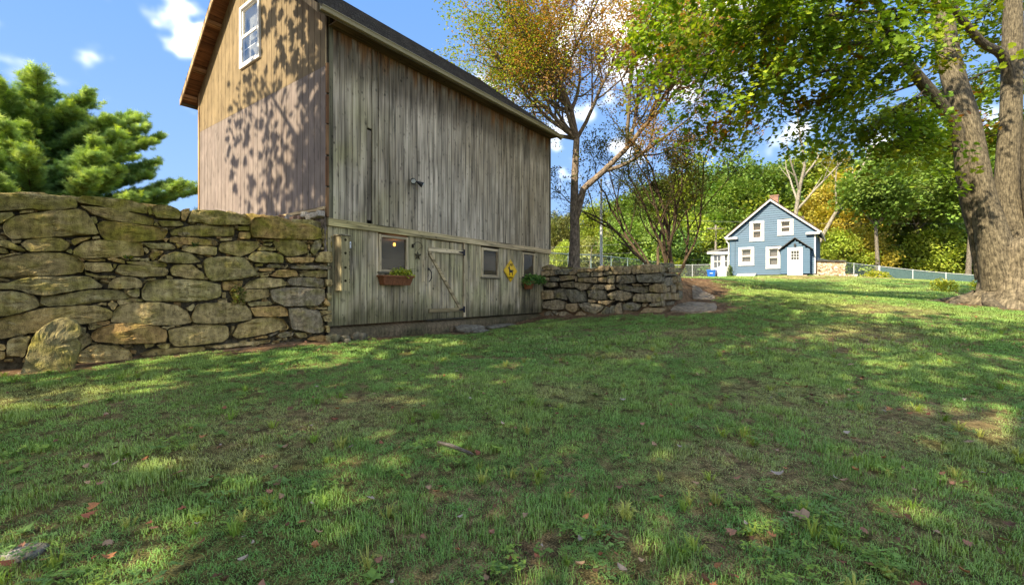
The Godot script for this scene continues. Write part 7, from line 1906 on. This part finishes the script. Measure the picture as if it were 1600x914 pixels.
const STONES_B := [
	[2.55, 2.73, 2.49, 2.76, 2.48, 2.64, 2.52, 2.62],
	[2.48, 2.75, 2.38, 2.79, 2.21, 2.76, 2.16, 2.71, 2.16, 2.6, 2.33, 2.59, 2.44, 2.6, 2.48, 2.67],
	[2.15, 2.74, 2.03, 2.78, 2.09, 2.58, 2.15, 2.58],
	[2.07, 2.56, 2.01, 2.75, 1.68, 2.78, 1.41, 2.74, 1.25, 2.69, 1.25, 2.6, 1.81, 2.55, 1.89, 2.58],
	[2.43, 2.55, 2.16, 2.57, 2.11, 2.51, 2.22, 2.48, 2.39, 2.47],
	[2.48, 2.47, 2.45, 2.53, 2.4, 2.47],
	[2.27, 2.43, 2, 2.52, 1.84, 2.53, 1.45, 2.55, 1.47, 2.4, 1.95, 2.36, 2.27, 2.35],
	[2.28, 2.32, 2.08, 2.33, 1.81, 2.32, 1.69, 2.3, 1.73, 2.23, 2.08, 2.23, 2.29, 2.25],
	[2.61, 2.21, 2.31, 2.23, 2.24, 2.22, 2.21, 2.15, 2.33, 2.13, 2.51, 2.14],
	[2.22, 2.22, 2.12, 2.22, 2.18, 2.15],
	[2.16, 2.14, 2.04, 2.2, 1.81, 2.21, 1.7, 2.2, 1.7, 2.08, 1.88, 2.08, 2.08, 2.11],
	[2.59, 2.14, 2.56, 2.15, 2.52, 2.09, 2.55, 2.05, 2.58, 2.1],
	[2.52, 2.05, 2.45, 2.1, 2.34, 2.12, 2.38, 2.06, 2.49, 1.95, 2.51, 2.01],
	[2.43, 1.96, 2.38, 2.03, 2.22, 2.1, 2.04, 2.09, 1.9, 1.97, 2.08, 1.94, 2.33, 1.94],
	[2.78, 1.94, 2.52, 1.95, 2.33, 1.94, 2.31, 1.88, 2.51, 1.87, 2.77, 1.91],
	[2.9, 1.8, 2.85, 1.89, 2.69, 1.89, 2.33, 1.86, 2.3, 1.82, 2.33, 1.75, 2.57, 1.73, 2.8, 1.74],
	[2.92, 1.9, 2.88, 1.9, 2.88, 1.86, 2.91, 1.82],
	[2.63, 1.99, 2.52, 2, 2.52, 1.95, 2.63, 1.95],
	[2.99, 1.96, 2.91, 1.98, 2.79, 1.95, 2.79, 1.9, 2.9, 1.93],
	[2.74, 1.99, 2.61, 2, 2.64, 1.96, 2.73, 1.96],
	[2.28, 1.82, 2.25, 1.9, 2.01, 1.92, 1.96, 1.87, 1.87, 1.8, 1.86, 1.7, 2.08, 1.72, 2.26, 1.76],
	[1.96, 1.93, 1.9, 1.93, 1.88, 1.88, 1.94, 1.88],
	[1.86, 1.98, 1.81, 2.03, 1.61, 2.06, 1.33, 2.06, 1.21, 1.92, 1.13, 1.79, 1.27, 1.75, 1.46, 1.71, 1.77, 1.68, 1.84, 1.77],
	[2.59, 1.68, 2.44, 1.71, 2.44, 1.69, 2.58, 1.66],
	[2.32, 1.76, 2.25, 1.73, 2.25, 1.7, 2.32, 1.7],
	[2.37, 2.29, 2.28, 2.31, 2.33, 2.24],
	[1.23, 2.55, 1.21, 2.7, 1.06, 2.74, 0.75, 2.7, 0.34, 2.7, 0.13, 2.64, 0.11, 2.47, 0.27, 2.43, 0.78, 2.41, 1.2, 2.4],
	[1.4, 2.47, 1.24, 2.48, 1.23, 2.37, 1.39, 2.36],
	[1.42, 2.55, 1.26, 2.58, 1.25, 2.5, 1.41, 2.49],
	[1.66, 2.35, 1.5, 2.37, 1.48, 2.33, 1.66, 2.3],
	[1.67, 2.17, 1.64, 2.28, 1.4, 2.33, 1.1, 2.34, 1.1, 2.26, 1.25, 2.14, 1.38, 2.08, 1.5, 2.11, 1.66, 2.14],
	[1.06, 2.37, 0.89, 2.39, 0.89, 2.35, 1.05, 2.34],
	[1.05, 2.32, 0.9, 2.32, 0.94, 2.28, 1.06, 2.28],
	[0.89, 2.37, 0.71, 2.41, 0.48, 2.41, 0.36, 2.35, 0.36, 2.19, 0.58, 2.13, 0.7, 2.13, 0.82, 2.2, 0.87, 2.3],
	[1.27, 2.05, 1.2, 2.15, 1.06, 2.18, 0.86, 2.16, 0.74, 2.11, 0.75, 2, 0.94, 2, 1.2, 2],
	[1.14, 2.19, 1.09, 2.26, 0.88, 2.25, 0.85, 2.2],
	[0.71, 2.1, 0.53, 2.11, 0.24, 2.12, 0.27, 2.03, 0.64, 2.01],
	[0.3, 2.23, 0.23, 2.42, 0.11, 2.45, 0.11, 2.32, 0.24, 2.16],
	[0.08, 2.64, -0.07, 2.66, -0.07, 2.28, 0.05, 2.27, 0.08, 2.43],
	[0.23, 2.05, 0.12, 2.22, -0.07, 2.25, -0.07, 2.04],
	[1.18, 1.96, 1.06, 1.99, 1.04, 1.94, 1.15, 1.92],
	[1.01, 1.95, 0.91, 1.98, 0.78, 1.97, 0.78, 1.91, 0.98, 1.91],
	[1.12, 1.89, 1, 1.91, 0.88, 1.9, 0.88, 1.86, 1.11, 1.85],
	[0.73, 1.9, 0.68, 1.98, 0.67, 1.94],
	[0.67, 1.92, 0.61, 1.96, -0.07, 1.99, -0.07, 1.92, 0.44, 1.91],
	[1.1, 1.83, 0.96, 1.84, 0.96, 1.76, 1.08, 1.75],
	[0.94, 1.78, 0.82, 1.88, 0.55, 1.89, 0.51, 1.79, 0.78, 1.76],
	[0.44, 1.87, 0.18, 1.88, -0.07, 1.89, -0.07, 1.78, 0.34, 1.78, 0.46, 1.81],
	[1.34, 1.56, 1.23, 1.69, 1.05, 1.74, 0.75, 1.73, 0.69, 1.62, 0.91, 1.58],
	[0.67, 1.69, 0.63, 1.76, 0.27, 1.76, 0.07, 1.74, 0.06, 1.59, 0.36, 1.61, 0.64, 1.63],
	[0.34, 2.34, 0.3, 2.36, 0.3, 2.27, 0.34, 2.27],
	[0.35, 2.24, 0.33, 2.24, 0.33, 2.16, 0.35, 2.16],
	[0.03, 1.73, -0.07, 1.74, -0.07, 1.63, 0.04, 1.64],
	[0.93, 1.54, 0.71, 1.57, 0.51, 1.58, 0.07, 1.56, 0.07, 1.38, 0.18, 1.28, 0.71, 1.27, 0.89, 1.36],
	[1.62, 1.67, 1.32, 1.69, 1.38, 1.57, 1.54, 1.53, 1.61, 1.55],
	[1.52, 1.52, 1.25, 1.54, 0.96, 1.56, 0.95, 1.43, 1.25, 1.36, 1.44, 1.35],
	[1.29, 1.34, 0.94, 1.36, 0.89, 1.29, 1.24, 1.27],
	[1.24, 1.25, 0.78, 1.27, 0.7, 1.22, 0.68, 1.1, 0.94, 1.1, 1.17, 1.11],
	[1.48, 0.81, 1.39, 0.99, 1.17, 1.06, 0.94, 1.09, 0.76, 1.05, 0.68, 0.94, 0.68, 0.87, 0.84, 0.87, 1.06, 0.81, 1.25, 0.78, 1.42, 0.77],
	[0.67, 1.22, 0.55, 1.23, 0.16, 1.17, 0.12, 1.06, 0.09, 0.8, 0.27, 0.79, 0.49, 0.86, 0.61, 0.88, 0.63, 1.04],
	[1.18, 0.76, 0.99, 0.79, 0.97, 0.75, 1.15, 0.73],
	[0.98, 0.79, 0.81, 0.85, 0.83, 0.81, 0.95, 0.76],
	[0.84, 0.78, 0.71, 0.84, 0.58, 0.8, 0.6, 0.76, 0.78, 0.73],
	[0.58, 0.81, 0.39, 0.8, 0.34, 0.72, 0.48, 0.7],
	[0.3, 0.71, 0.09, 0.74, -0.05, 0.64, 0.16, 0.63, 0.35, 0.67],
	[1.68, 1.38, 1.56, 1.38, 1.55, 1.33, 1.68, 1.33],
	[1.63, 1.5, 1.57, 1.51, 1.57, 1.41, 1.62, 1.41],
	[0.09, 1.08, -0.06, 1.11, -0.06, 0.96, 0.07, 0.98],
	[0.08, 1.29, 0.05, 1.41, -0.05, 1.27, -0, 1.25],
	[0.21, 1.23, -0.07, 1.24, -0.07, 1.2, 0.16, 1.2],
	[0.14, 1.17, -0.07, 1.18, -0.07, 1.12, 0.09, 1.11],
	[0.05, 0.91, -0.02, 0.9, -0.02, 0.78, 0.03, 0.78],
	[1.49, 0.97, 1.44, 0.96, 1.47, 0.89, 1.51, 0.83],
	[0.51, 1.24, 0.41, 1.24, 0.44, 1.2],
	[1.82, 0.67, 1.32, 0.69, 0.94, 0.71, 0.97, 0.66, 1.68, 0.62],
	[0.03, 1.49, -0.06, 1.49, -0.06, 1.34, 0.01, 1.38],
	[0.03, 1.68, -0.07, 1.69, -0.07, 1.61, 0.03, 1.62],
]
const STONES_C := [
	[0.01, 2.26, 0.27, 2.34, 0.49, 2.24, 0.5, 2.17, 0.05, 2.18],
	[0.03, 2.15, 0.44, 2.15, 0.49, 2.01, 0.05, 2],
	[0.52, 2.16, 0.99, 2.13, 0.96, 2.03, 0.54, 2.04],
	[0.99, 2.11, 1.24, 2.13, 1.21, 2.02, 0.99, 2.02],
	[1.26, 2.15, 1.46, 2.2, 1.75, 2.17, 1.75, 2.09, 1.29, 2.09],
	[1.78, 2.17, 2.08, 2.24, 2.26, 2.21, 2.24, 2.11, 1.8, 2.11],
	[0.04, 1.98, 0.3, 1.95, 0.27, 1.83, 0.05, 1.81],
	[0.33, 1.99, 0.65, 1.92, 0.65, 1.83, 0.35, 1.84],
	[0.67, 1.99, 1.16, 2, 1.18, 1.89, 0.7, 1.84],
	[1.26, 2.05, 1.66, 2.06, 1.63, 1.94, 1.28, 1.94],
	[1.69, 2.08, 2.03, 2.07, 2.04, 1.96, 1.68, 1.96],
	[2.06, 2.06, 2.26, 2.09, 2.34, 2, 2.07, 1.97],
	[1.3, 1.91, 1.87, 1.92, 1.88, 1.77, 1.3, 1.8],
	[1.9, 1.91, 2.18, 1.92, 2.17, 1.78, 1.92, 1.79],
	[2.2, 1.95, 2.4, 1.97, 2.41, 1.76, 2.2, 1.77],
	[0.09, 1.79, 0.49, 1.8, 0.54, 1.68, 0.33, 1.65, 0.11, 1.7],
	[0.7, 1.78, 1.13, 1.82, 1.13, 1.64, 0.73, 1.66],
	[1.14, 1.8, 1.36, 1.77, 1.7, 1.74, 1.56, 1.6, 1.36, 1.56, 1.15, 1.66],
	[1.61, 1.6, 1.8, 1.72, 2.1, 1.72, 2.08, 1.59],
	[2.13, 1.7, 2.4, 1.73, 2.42, 1.59, 2.15, 1.57],
	[0.05, 1.55, 0.42, 1.57, 0.46, 1.32, 0.08, 1.29],
	[0.46, 1.57, 0.77, 1.62, 0.92, 1.28, 0.52, 1.34],
	[0.81, 1.59, 1.14, 1.58, 1.46, 1.53, 1.51, 1.23, 1.04, 1.21],
	[1.57, 1.55, 1.75, 1.58, 2.08, 1.56, 2.15, 1.32, 1.89, 1.29, 1.61, 1.35],
	[2.16, 1.44, 2.31, 1.5, 2.47, 1.56, 2.49, 1.4, 2.31, 1.3],
	[0.08, 1.22, 0.57, 1.28, 0.81, 1.21, 0.81, 1.01, 0.38, 0.98, 0.11, 1.04],
	[0.88, 1.16, 1.24, 1.19, 1.27, 1, 1.14, 0.93, 0.89, 1.01],
	[1.29, 1.17, 1.51, 1.21, 2.08, 1.14, 2.01, 1.01, 1.85, 0.9, 1.47, 0.98],
	[1.59, 1.31, 1.82, 1.28, 1.84, 1.22, 1.61, 1.22],
	[1.9, 1.27, 2.37, 1.28, 2.17, 1.15, 1.92, 1.21],
	[0.11, 0.88, 0.33, 0.95, 0.5, 0.75, 0.2, 0.69],
	[0.39, 0.95, 0.59, 0.94, 0.54, 0.82],
	[0.58, 0.89, 0.78, 0.95, 1.13, 0.83, 1.11, 0.73, 0.59, 0.73],
	[1.17, 0.82, 1.34, 0.96, 1.55, 0.87, 1.51, 0.74, 1.19, 0.72],
	[1.56, 0.85, 1.82, 0.85, 1.8, 0.73, 1.59, 0.72],
	[1.95, 0.84, 2.15, 1.11, 2.26, 1.04, 2.21, 0.81],
	[2.27, 1.13, 2.39, 1.15, 2.4, 0.85, 2.26, 0.83],
	[1.18, 1.97, 1.25, 1.95, 1.25, 1.82, 1.19, 1.82],
	[2.25, 2.23, 2.89, 2.2, 2.88, 2, 2.41, 2],
	[2.93, 2.2, 3.29, 2.24, 3.67, 2.21, 3.67, 2.02, 3.19, 2.01, 2.93, 1.99],
	[2.47, 1.96, 2.98, 1.96, 3.01, 1.77, 2.65, 1.75, 2.46, 1.78],
	[3.03, 1.97, 3.67, 1.99, 3.69, 1.77, 3.41, 1.76, 3.09, 1.78],
	[2.41, 1.73, 2.61, 1.75, 2.87, 1.65, 3.29, 1.66, 3.34, 1.53, 3.25, 1.48, 2.87, 1.53, 2.61, 1.57],
	[3.36, 1.68, 3.49, 1.72, 3.71, 1.71, 3.72, 1.49, 3.36, 1.52],
	[2.48, 1.56, 2.87, 1.49, 2.87, 1.35, 2.67, 1.27, 2.43, 1.3],
	[2.91, 1.38, 2.98, 1.46, 3.67, 1.48, 3.67, 1.27, 3.19, 1.25, 2.92, 1.27],
	[2.87, 1.73, 3.2, 1.71, 3.17, 1.67, 2.92, 1.68],
	[3.22, 1.73, 3.37, 1.73, 3.35, 1.69, 3.25, 1.69],
	[2.41, 1.02, 2.45, 1.17, 2.56, 1.23, 2.62, 1.07, 2.63, 0.84, 2.42, 0.84],
	[2.64, 1.19, 2.87, 1.23, 3.16, 1.16, 3.04, 1.02, 2.68, 1.03],
	[2.66, 1, 3.04, 1.01, 3.04, 0.84, 2.66, 0.83],
	[3.17, 1.2, 3.31, 1.21, 3.29, 1.13, 3.18, 1.13],
	[3.34, 1.19, 3.67, 1.25, 3.67, 1.16, 3.41, 1.13],
	[3.07, 0.92, 3.23, 1.08, 3.53, 1.1, 3.69, 1.07, 3.65, 0.87, 3.09, 0.86],
]
const STONES_D := [
	[0, 2.19, 0.55, 2.2, 0.53, 2.12, 0.52, 2.06, 0, 2.03],
	[0.59, 2.12, 1.65, 2.2, 1.62, 2.07, 0.61, 2.04],
	[0, 2.01, 0.38, 2.01, 0.33, 1.93, 0.04, 1.93],
	[0.41, 2.01, 1.26, 2.02, 1.19, 1.96, 0.45, 1.95],
	[0.09, 1.86, 0.9, 1.93, 0.9, 1.72, 0.22, 1.65],
	[0.96, 1.92, 1.3, 1.96, 1.24, 1.79, 0.99, 1.76],
	[1.34, 1.96, 1.64, 1.98, 1.64, 1.8, 1.34, 1.8],
	[0.09, 1.62, 0.76, 1.65, 0.76, 1.53, 0.11, 1.51],
	[0.86, 1.69, 1.19, 1.72, 1.24, 1.49, 0.92, 1.49],
	[1.27, 1.76, 1.75, 1.78, 1.75, 1.58, 1.34, 1.58],
	[0.09, 1.47, 0.83, 1.5, 0.86, 1.32, 0.15, 1.31],
	[0.92, 1.46, 1.45, 1.48, 1.45, 1.29, 0.96, 1.3],
	[1.48, 1.55, 1.79, 1.55, 1.79, 1.31, 1.52, 1.3],
	[0.05, 1.27, 0.27, 1.29, 0.38, 1.15, 0.07, 1.14],
	[0.47, 1.24, 1.24, 1.27, 1.05, 1.17, 0.47, 1.16],
]
const LAND := [
	[0, 0, 0.000809],
	[-3, 0, -0.001400],
	[3, 0, 0.001075],
	[0, 2.3, -0.000151],
	[-2.5, 2.3, -0.002046],
	[2.5, 2.3, -0.002061],
	[-6.4, 5.6, 0.002564],
	[-4.9, 6.9, -0.003232],
	[-3.3, 8.1, 0.010557],
	[-1.5, 10.6, -0.006187],
	[0.9, 13.6, -0.012163],
	[3.8, 11.5, 0.005679],
	[5, 13.4, 0.003187],
	[8.1, 18, 0.010247],
	[16.3, 35, -0.000893],
	[22, 32, 0.004647],
	[14, 13, -0.000438],
	[25, 33, -0.001437],
	[33, 42, 0.004180],
	[38, 41, -0.003062],
	[43, 40, -0.000492],
	[0, 6, -0.000047],
	[4, 6, -0.000021],
	[8, 8, -0.000985],
	[12, 20, -0.007882],
	[21, 21, -0.001070],
	[-10, 2, 0.000124],
	[10, 0, 0.000085],
	[20, 5, -0.000470],
	[0, -12, 0.000007],
	[30, 0, 0.000814],
	[8, 30, 0.000352],
	[16, 45, -0.001831],
	[0, 25, 0.001541],
]
const LAND_PLANE := [3.94287, -0.021614, 0.043741]
const MAPLE_ENDS := [
	[8.18, 5.93, 12.5],
	[5.71, 5.93, 12.5],
	[9.78, 6.11, 13],
	[7.68, 7.66, 13],
	[5.85, 8.21, 13],
	[6.58, 8.76, 13],
	[9.14, 9.12, 13],
	[4.94, 8.85, 13.5],
	[10.8, 5.08, 12],
	[3.25, 7.64, 11],
	[3.97, 7.27, 12],
	[4.81, 6.43, 12],
	[5.88, 6.25, 11],
	[7.17, 6.01, 12],
	[8.27, 6.26, 12],
	[10.2, 5.75, 12.5],
	[4.22, 7.65, 10],
	[5.61, 7.36, 10.5],
	[7.12, 7.33, 11],
	[8.2, 6.71, 11],
	[11.43, 5.74, 13],
	[13.56, 6.03, 14.5],
	[3.47, 8.01, 9.5],
	[9.28, 6.71, 11],
	[15.72, 6.71, 15],
	[5.66, 7.11, 11.5],
	[6.05, 7.65, 10],
	[7.17, 7.51, 10],
	[8.16, 7.08, 10],
	[9, 8.21, 10],
	[16.94, 10.71, 16.5],
	[18.17, 9.56, 17],
	[4.68, 8.27, 9.5],
	[6.15, 8.41, 9.5],
	[7.88, 8.77, 10],
	[15.75, 10.43, 16],
	[18.89, 9.56, 17],
	[4.22, 8.83, 12.5],
	[9.68, 8.47, 13.5],
	[11.08, 6.55, 12.5],
	[16.94, 8.62, 16.5],
	[15.56, 6.56, 14],
	[12.66, 7.34, 15],
	[14.82, 8.19, 15.5],
	[8, 12, 9],
	[11, 13, 8],
	[14, 14, 9],
	[17, 13, 9],
	[12, 14.5, 12],
	[16, 14.5, 13],
	[9, 13, 14],
	[13, 13, 17],
	[17, 12, 16],
	[19, 9, 12],
	[18, 8, 9],
	[20, 11, 14],
]
const SHADE_TREES := [[-7.3, 1.9, 0.4, 1.0], [-5.0, -5.0, 2.1, 1.05], [3.0, -7.0, 4.0, 0.85], [-12.0, -7.5, 1.2, 1.0], [-9.2, -1.1, 3.0, 0.95], [-7.9, 0.25, 5.0, 0.97]]
const FOREST := [
	[9.1, 95, 0, 0.73, 1, "olive", "tree on the hill right of the barn corner"],
	[14.1, 100, 1, 0.78, 1, "olive", "tree on the hill behind the russet trunk"],
	[16.1, 88, 0, 0.86, 1, "lime", "tree on the hill left of the flagpole"],
	[21.4, 92, 1, 0.9, 1, "green", "tree on the hill right of the flagpole"],
	[22.5, 80, 0, 1.02, 1, "green", "tree behind the leggy shrub's left side"],
	[24.3, 72, 1, 1.04, 1, "green", "tree behind the middle of the leggy shrub"],
	[26.5, 66, 0, 1.13, 1, "lime", "tree behind the right of the leggy shrub"],
	[27, 60, 1, 1.01, 1, "dark", "tall tree behind the sunroom"],
	[29.8, 58, 0, 1.05, 1, "green", "tree behind the cottage's left eave"],
	[34.2, 60, 1, 1.06, 1, "dark", "tree behind the cottage ridge"],
	[39.7, 62, 0, 1.23, 1, "lime", "tall tree right of the chimney"],
	[42.2, 60, 1, 1.15, 1, "gold", "tree right of the cottage"],
	[40.3, 54, 0, 0.91, 1, "gold", "tree above the stone pier"],
	[49.3, 62, 1, 1.3, 1, "green", "tree above the garage"],
	[49.8, 58, 0, 1.36, 1, "green", "tree behind the sloping fence"],
	[55.3, 60, 1, 1.36, 1, "dark", "tall tree left of the leaning pole"],
	[56.1, 57, 0, 1.37, 1, "lime", "tree behind the leaning pole"],
	[63.3, 60, 1, 1.39, 1, "green", "tree seen behind the great maple's stems"],
	[66.1, 58, 0, 1.49, 1, "dark", "tree at the far right edge"],
	[6.8, 60, 3, 0.87, 1, "lime", "bushy low tree left of the russet trunk"],
	[9.1, 56, 3, 0.88, 1, "olive", "bushy low tree beside the flagpole's foot"],
	[11.8, 54, 3, 1.07, 1, "olive", "bushy low tree just right of the flagpole"],
	[13.9, 52, 3, 1.24, 1, "green", "bushy low tree behind the shrub's left stems"],
	[15.8, 50, 3, 1.07, 1, "green", "bushy low tree behind the shrub's middle stems"],
	[18.6, 50, 3, 1.01, 1, "dark", "bushy low tree behind the shrub's right stems"],
	[21.6, 52, 3, 1.29, 1, "lime", "bushy low tree left of the utility pole"],
	[25.6, 56, 0, 0.7, 1, "green", "low crowned tree behind the utility pole"],
	[35.2, 50, 3, 1.23, 1, "gold", "bushy low tree directly right of the cottage"],
	[39.1, 52, 3, 1.28, 1, "lime", "bushy low tree above the garage roof"],
	[43.7, 54, 0, 0.66, 1, "lime", "low crowned tree behind the pale trunk"],
	[68.6, 78, 0, 0.99, 1, "lime", "low crowned tree behind the distant house"],
	[48.6, 52, 3, 1.5, 1, "green", "bushy low tree right of the distant house"],
	[54.1, 55, 0, 0.68, 1, "green", "low crowned tree left of the great maple"],
	[29.9, 56, 3, 1.75, 1, "lime", "bushy low tree behind the cottage roof's left slope"],
	[37.2, 54, 0, 0.76, 1, "gold", "low crowned tree just above the cottage's right eave"],
	[33.6, 46, 3, 0.92, 1, "lime", "bushy low tree just behind the pier"],
	[36.4, 47, 3, 1, 1, "gold", "bushy low tree left of the pale trunk"],
	[43.3, 47, 3, 1.08, 1, "lime", "bushy low tree behind the slim trunk"],
	[45.6, 47, 3, 1.11, 1, "lime", "bushy low tree left of the thick grey trunk"],
	[47.9, 46, 3, 1.13, 1, "green", "bushy low tree right of the thick grey trunk"],
	[34.9, 43.5, 2, 0.7, 1, "green", "tree with pale bare trunk by the fence"],
	[43.4, 43, 2, 0.83, 1, "green", "tree with thick grey trunk left of the great maple"],
	[43.9, 49, 2, 0.8, 1, "olive", "tree with slim trunk before the distant house"],
	[50.6, 66, 0, 1.19, 1, "rust", "tree showing between crowns above the pier"],
	[8.4, 120, 0, 0.69, 1, "green", "tree on the far hill by the barn corner"],
	[25.5, 125, 1, 0.76, 1, "green", "tree on the far hill behind the flagpole"],
	[36.3, 120, 0, 1.16, 1, "olive", "tree on the far hill behind the shrub"],
]
const FALLEN := [
	[-2.39, 3.22, 0.1, 0, "pinkish tan", "alone in the left middle of the lawn"],
	[-2.58, 2.8, 0.09, 1, "orange brown", "upper one of the curled pair at lower left"],
	[-2.55, 2.74, 0.08, 2, "rust red", "lower one of the curled pair at lower left"],
	[-2.04, 2.8, 0.06, 1, "rust red", "right of the curled pair at lower left"],
	[-2.1, 2.36, 0.085, 1, "orange brown", "near the bottom edge at lower left"],
	[-2.4, 2.34, 0.07, 0, "orange brown", "nearest the lower left corner"],
	[-2.2, 2.48, 0.06, 2, "pale tan", "above the orange one at the bottom left"],
	[-1.07, 2.46, 0.07, 3, "orange brown", "at the bottom edge left of centre"],
	[-0.12, 2.6, 0.05, 3, "pinkish tan", "small, lower middle, above the bare patch"],
	[0.35, 2.34, 0.05, 3, "pale tan", "at the bottom edge right of centre"],
	[1.77, 2.8, 0.12, 0, "pale tan", "largest and palest, lower right"],
	[1.95, 3.34, 0.085, 4, "bleached grey", "flat, in the right middle of the lawn"],
	[1.48, 2.6, 0.065, 1, "orange brown", "below and left of the largest pale one"],
	[1.27, 2.64, 0.07, 2, "pinkish tan", "left of the orange one at lower right"],
	[2.34, 3.2, 0.05, 3, "pale tan", "round, right of the bleached flat one"],
	[1.22, 5.0, 0.065, 4, "bleached grey", "small and white, upper middle of the lawn"],
	[1.19, 3.8, 0.06, 3, "pale tan", "upright, in the centre right of the lawn"],
	[0.45, 2.78, 0.05, 4, "orange brown", "lower middle, right of the bare patch"],
	[1.4, 3.8, 0.04, 4, "bleached grey", "small, right of the upright pale one"],
	[0.08, 2.78, 0.05, 1, "pale tan", "lower middle, above the bare patch"],
	[0.02, 2.4, 0.06, 0, "orange brown", "right of the bare patch at the bottom"],
	[3.8, 4.58, 0.08, 1, "orange brown", "in the sunny band on the right"],
	[-0.98, 4.64, 0.08, 0, "dark brown", "in the upper middle of the lawn"],
	[-2.6, 3.84, 0.08, 1, "orange brown", "beside the dry patch on the left"],
	[-2.22, 4.54, 0.08, 0, "dark brown", "on the dry patch left of centre"],
	[-1.39, 4.7, 0.08, 0, "dark brown", "between the dry patch and the middle"],
	[2.94, 2.68, 0.08, 1, "dark brown", "upper one at the lower right edge"],
	[2.75, 2.54, 0.075, 0, "pinkish tan", "lower one at the lower right edge"],
	[0.99, 3.0, 0.04, 3, "orange brown", "tiny, below the centre"],
	[0.14, 2.42, 0.05, 2, "rust red", "bottom middle right of the orange one"],
	[3.84, 3.82, 0.08, 0, "pale tan", "in the sunny patch at the right"],
	[2.11, 4.0, 0.05, 2, "rust red", "small, dark, right of centre"],
	[-3.04, 3.82, 0.06, 1, "dark brown", "far left middle"],
	[-1.1, 3.82, 0.05, 2, "rust red", "left of the dry stick"],
	[0.45, 4.52, 0.05, 3, "pinkish tan", "upper centre of the lawn"],
	[4.67, 6.26, 0.09, 0, "pale tan", "upper right in the dappled band"],
]
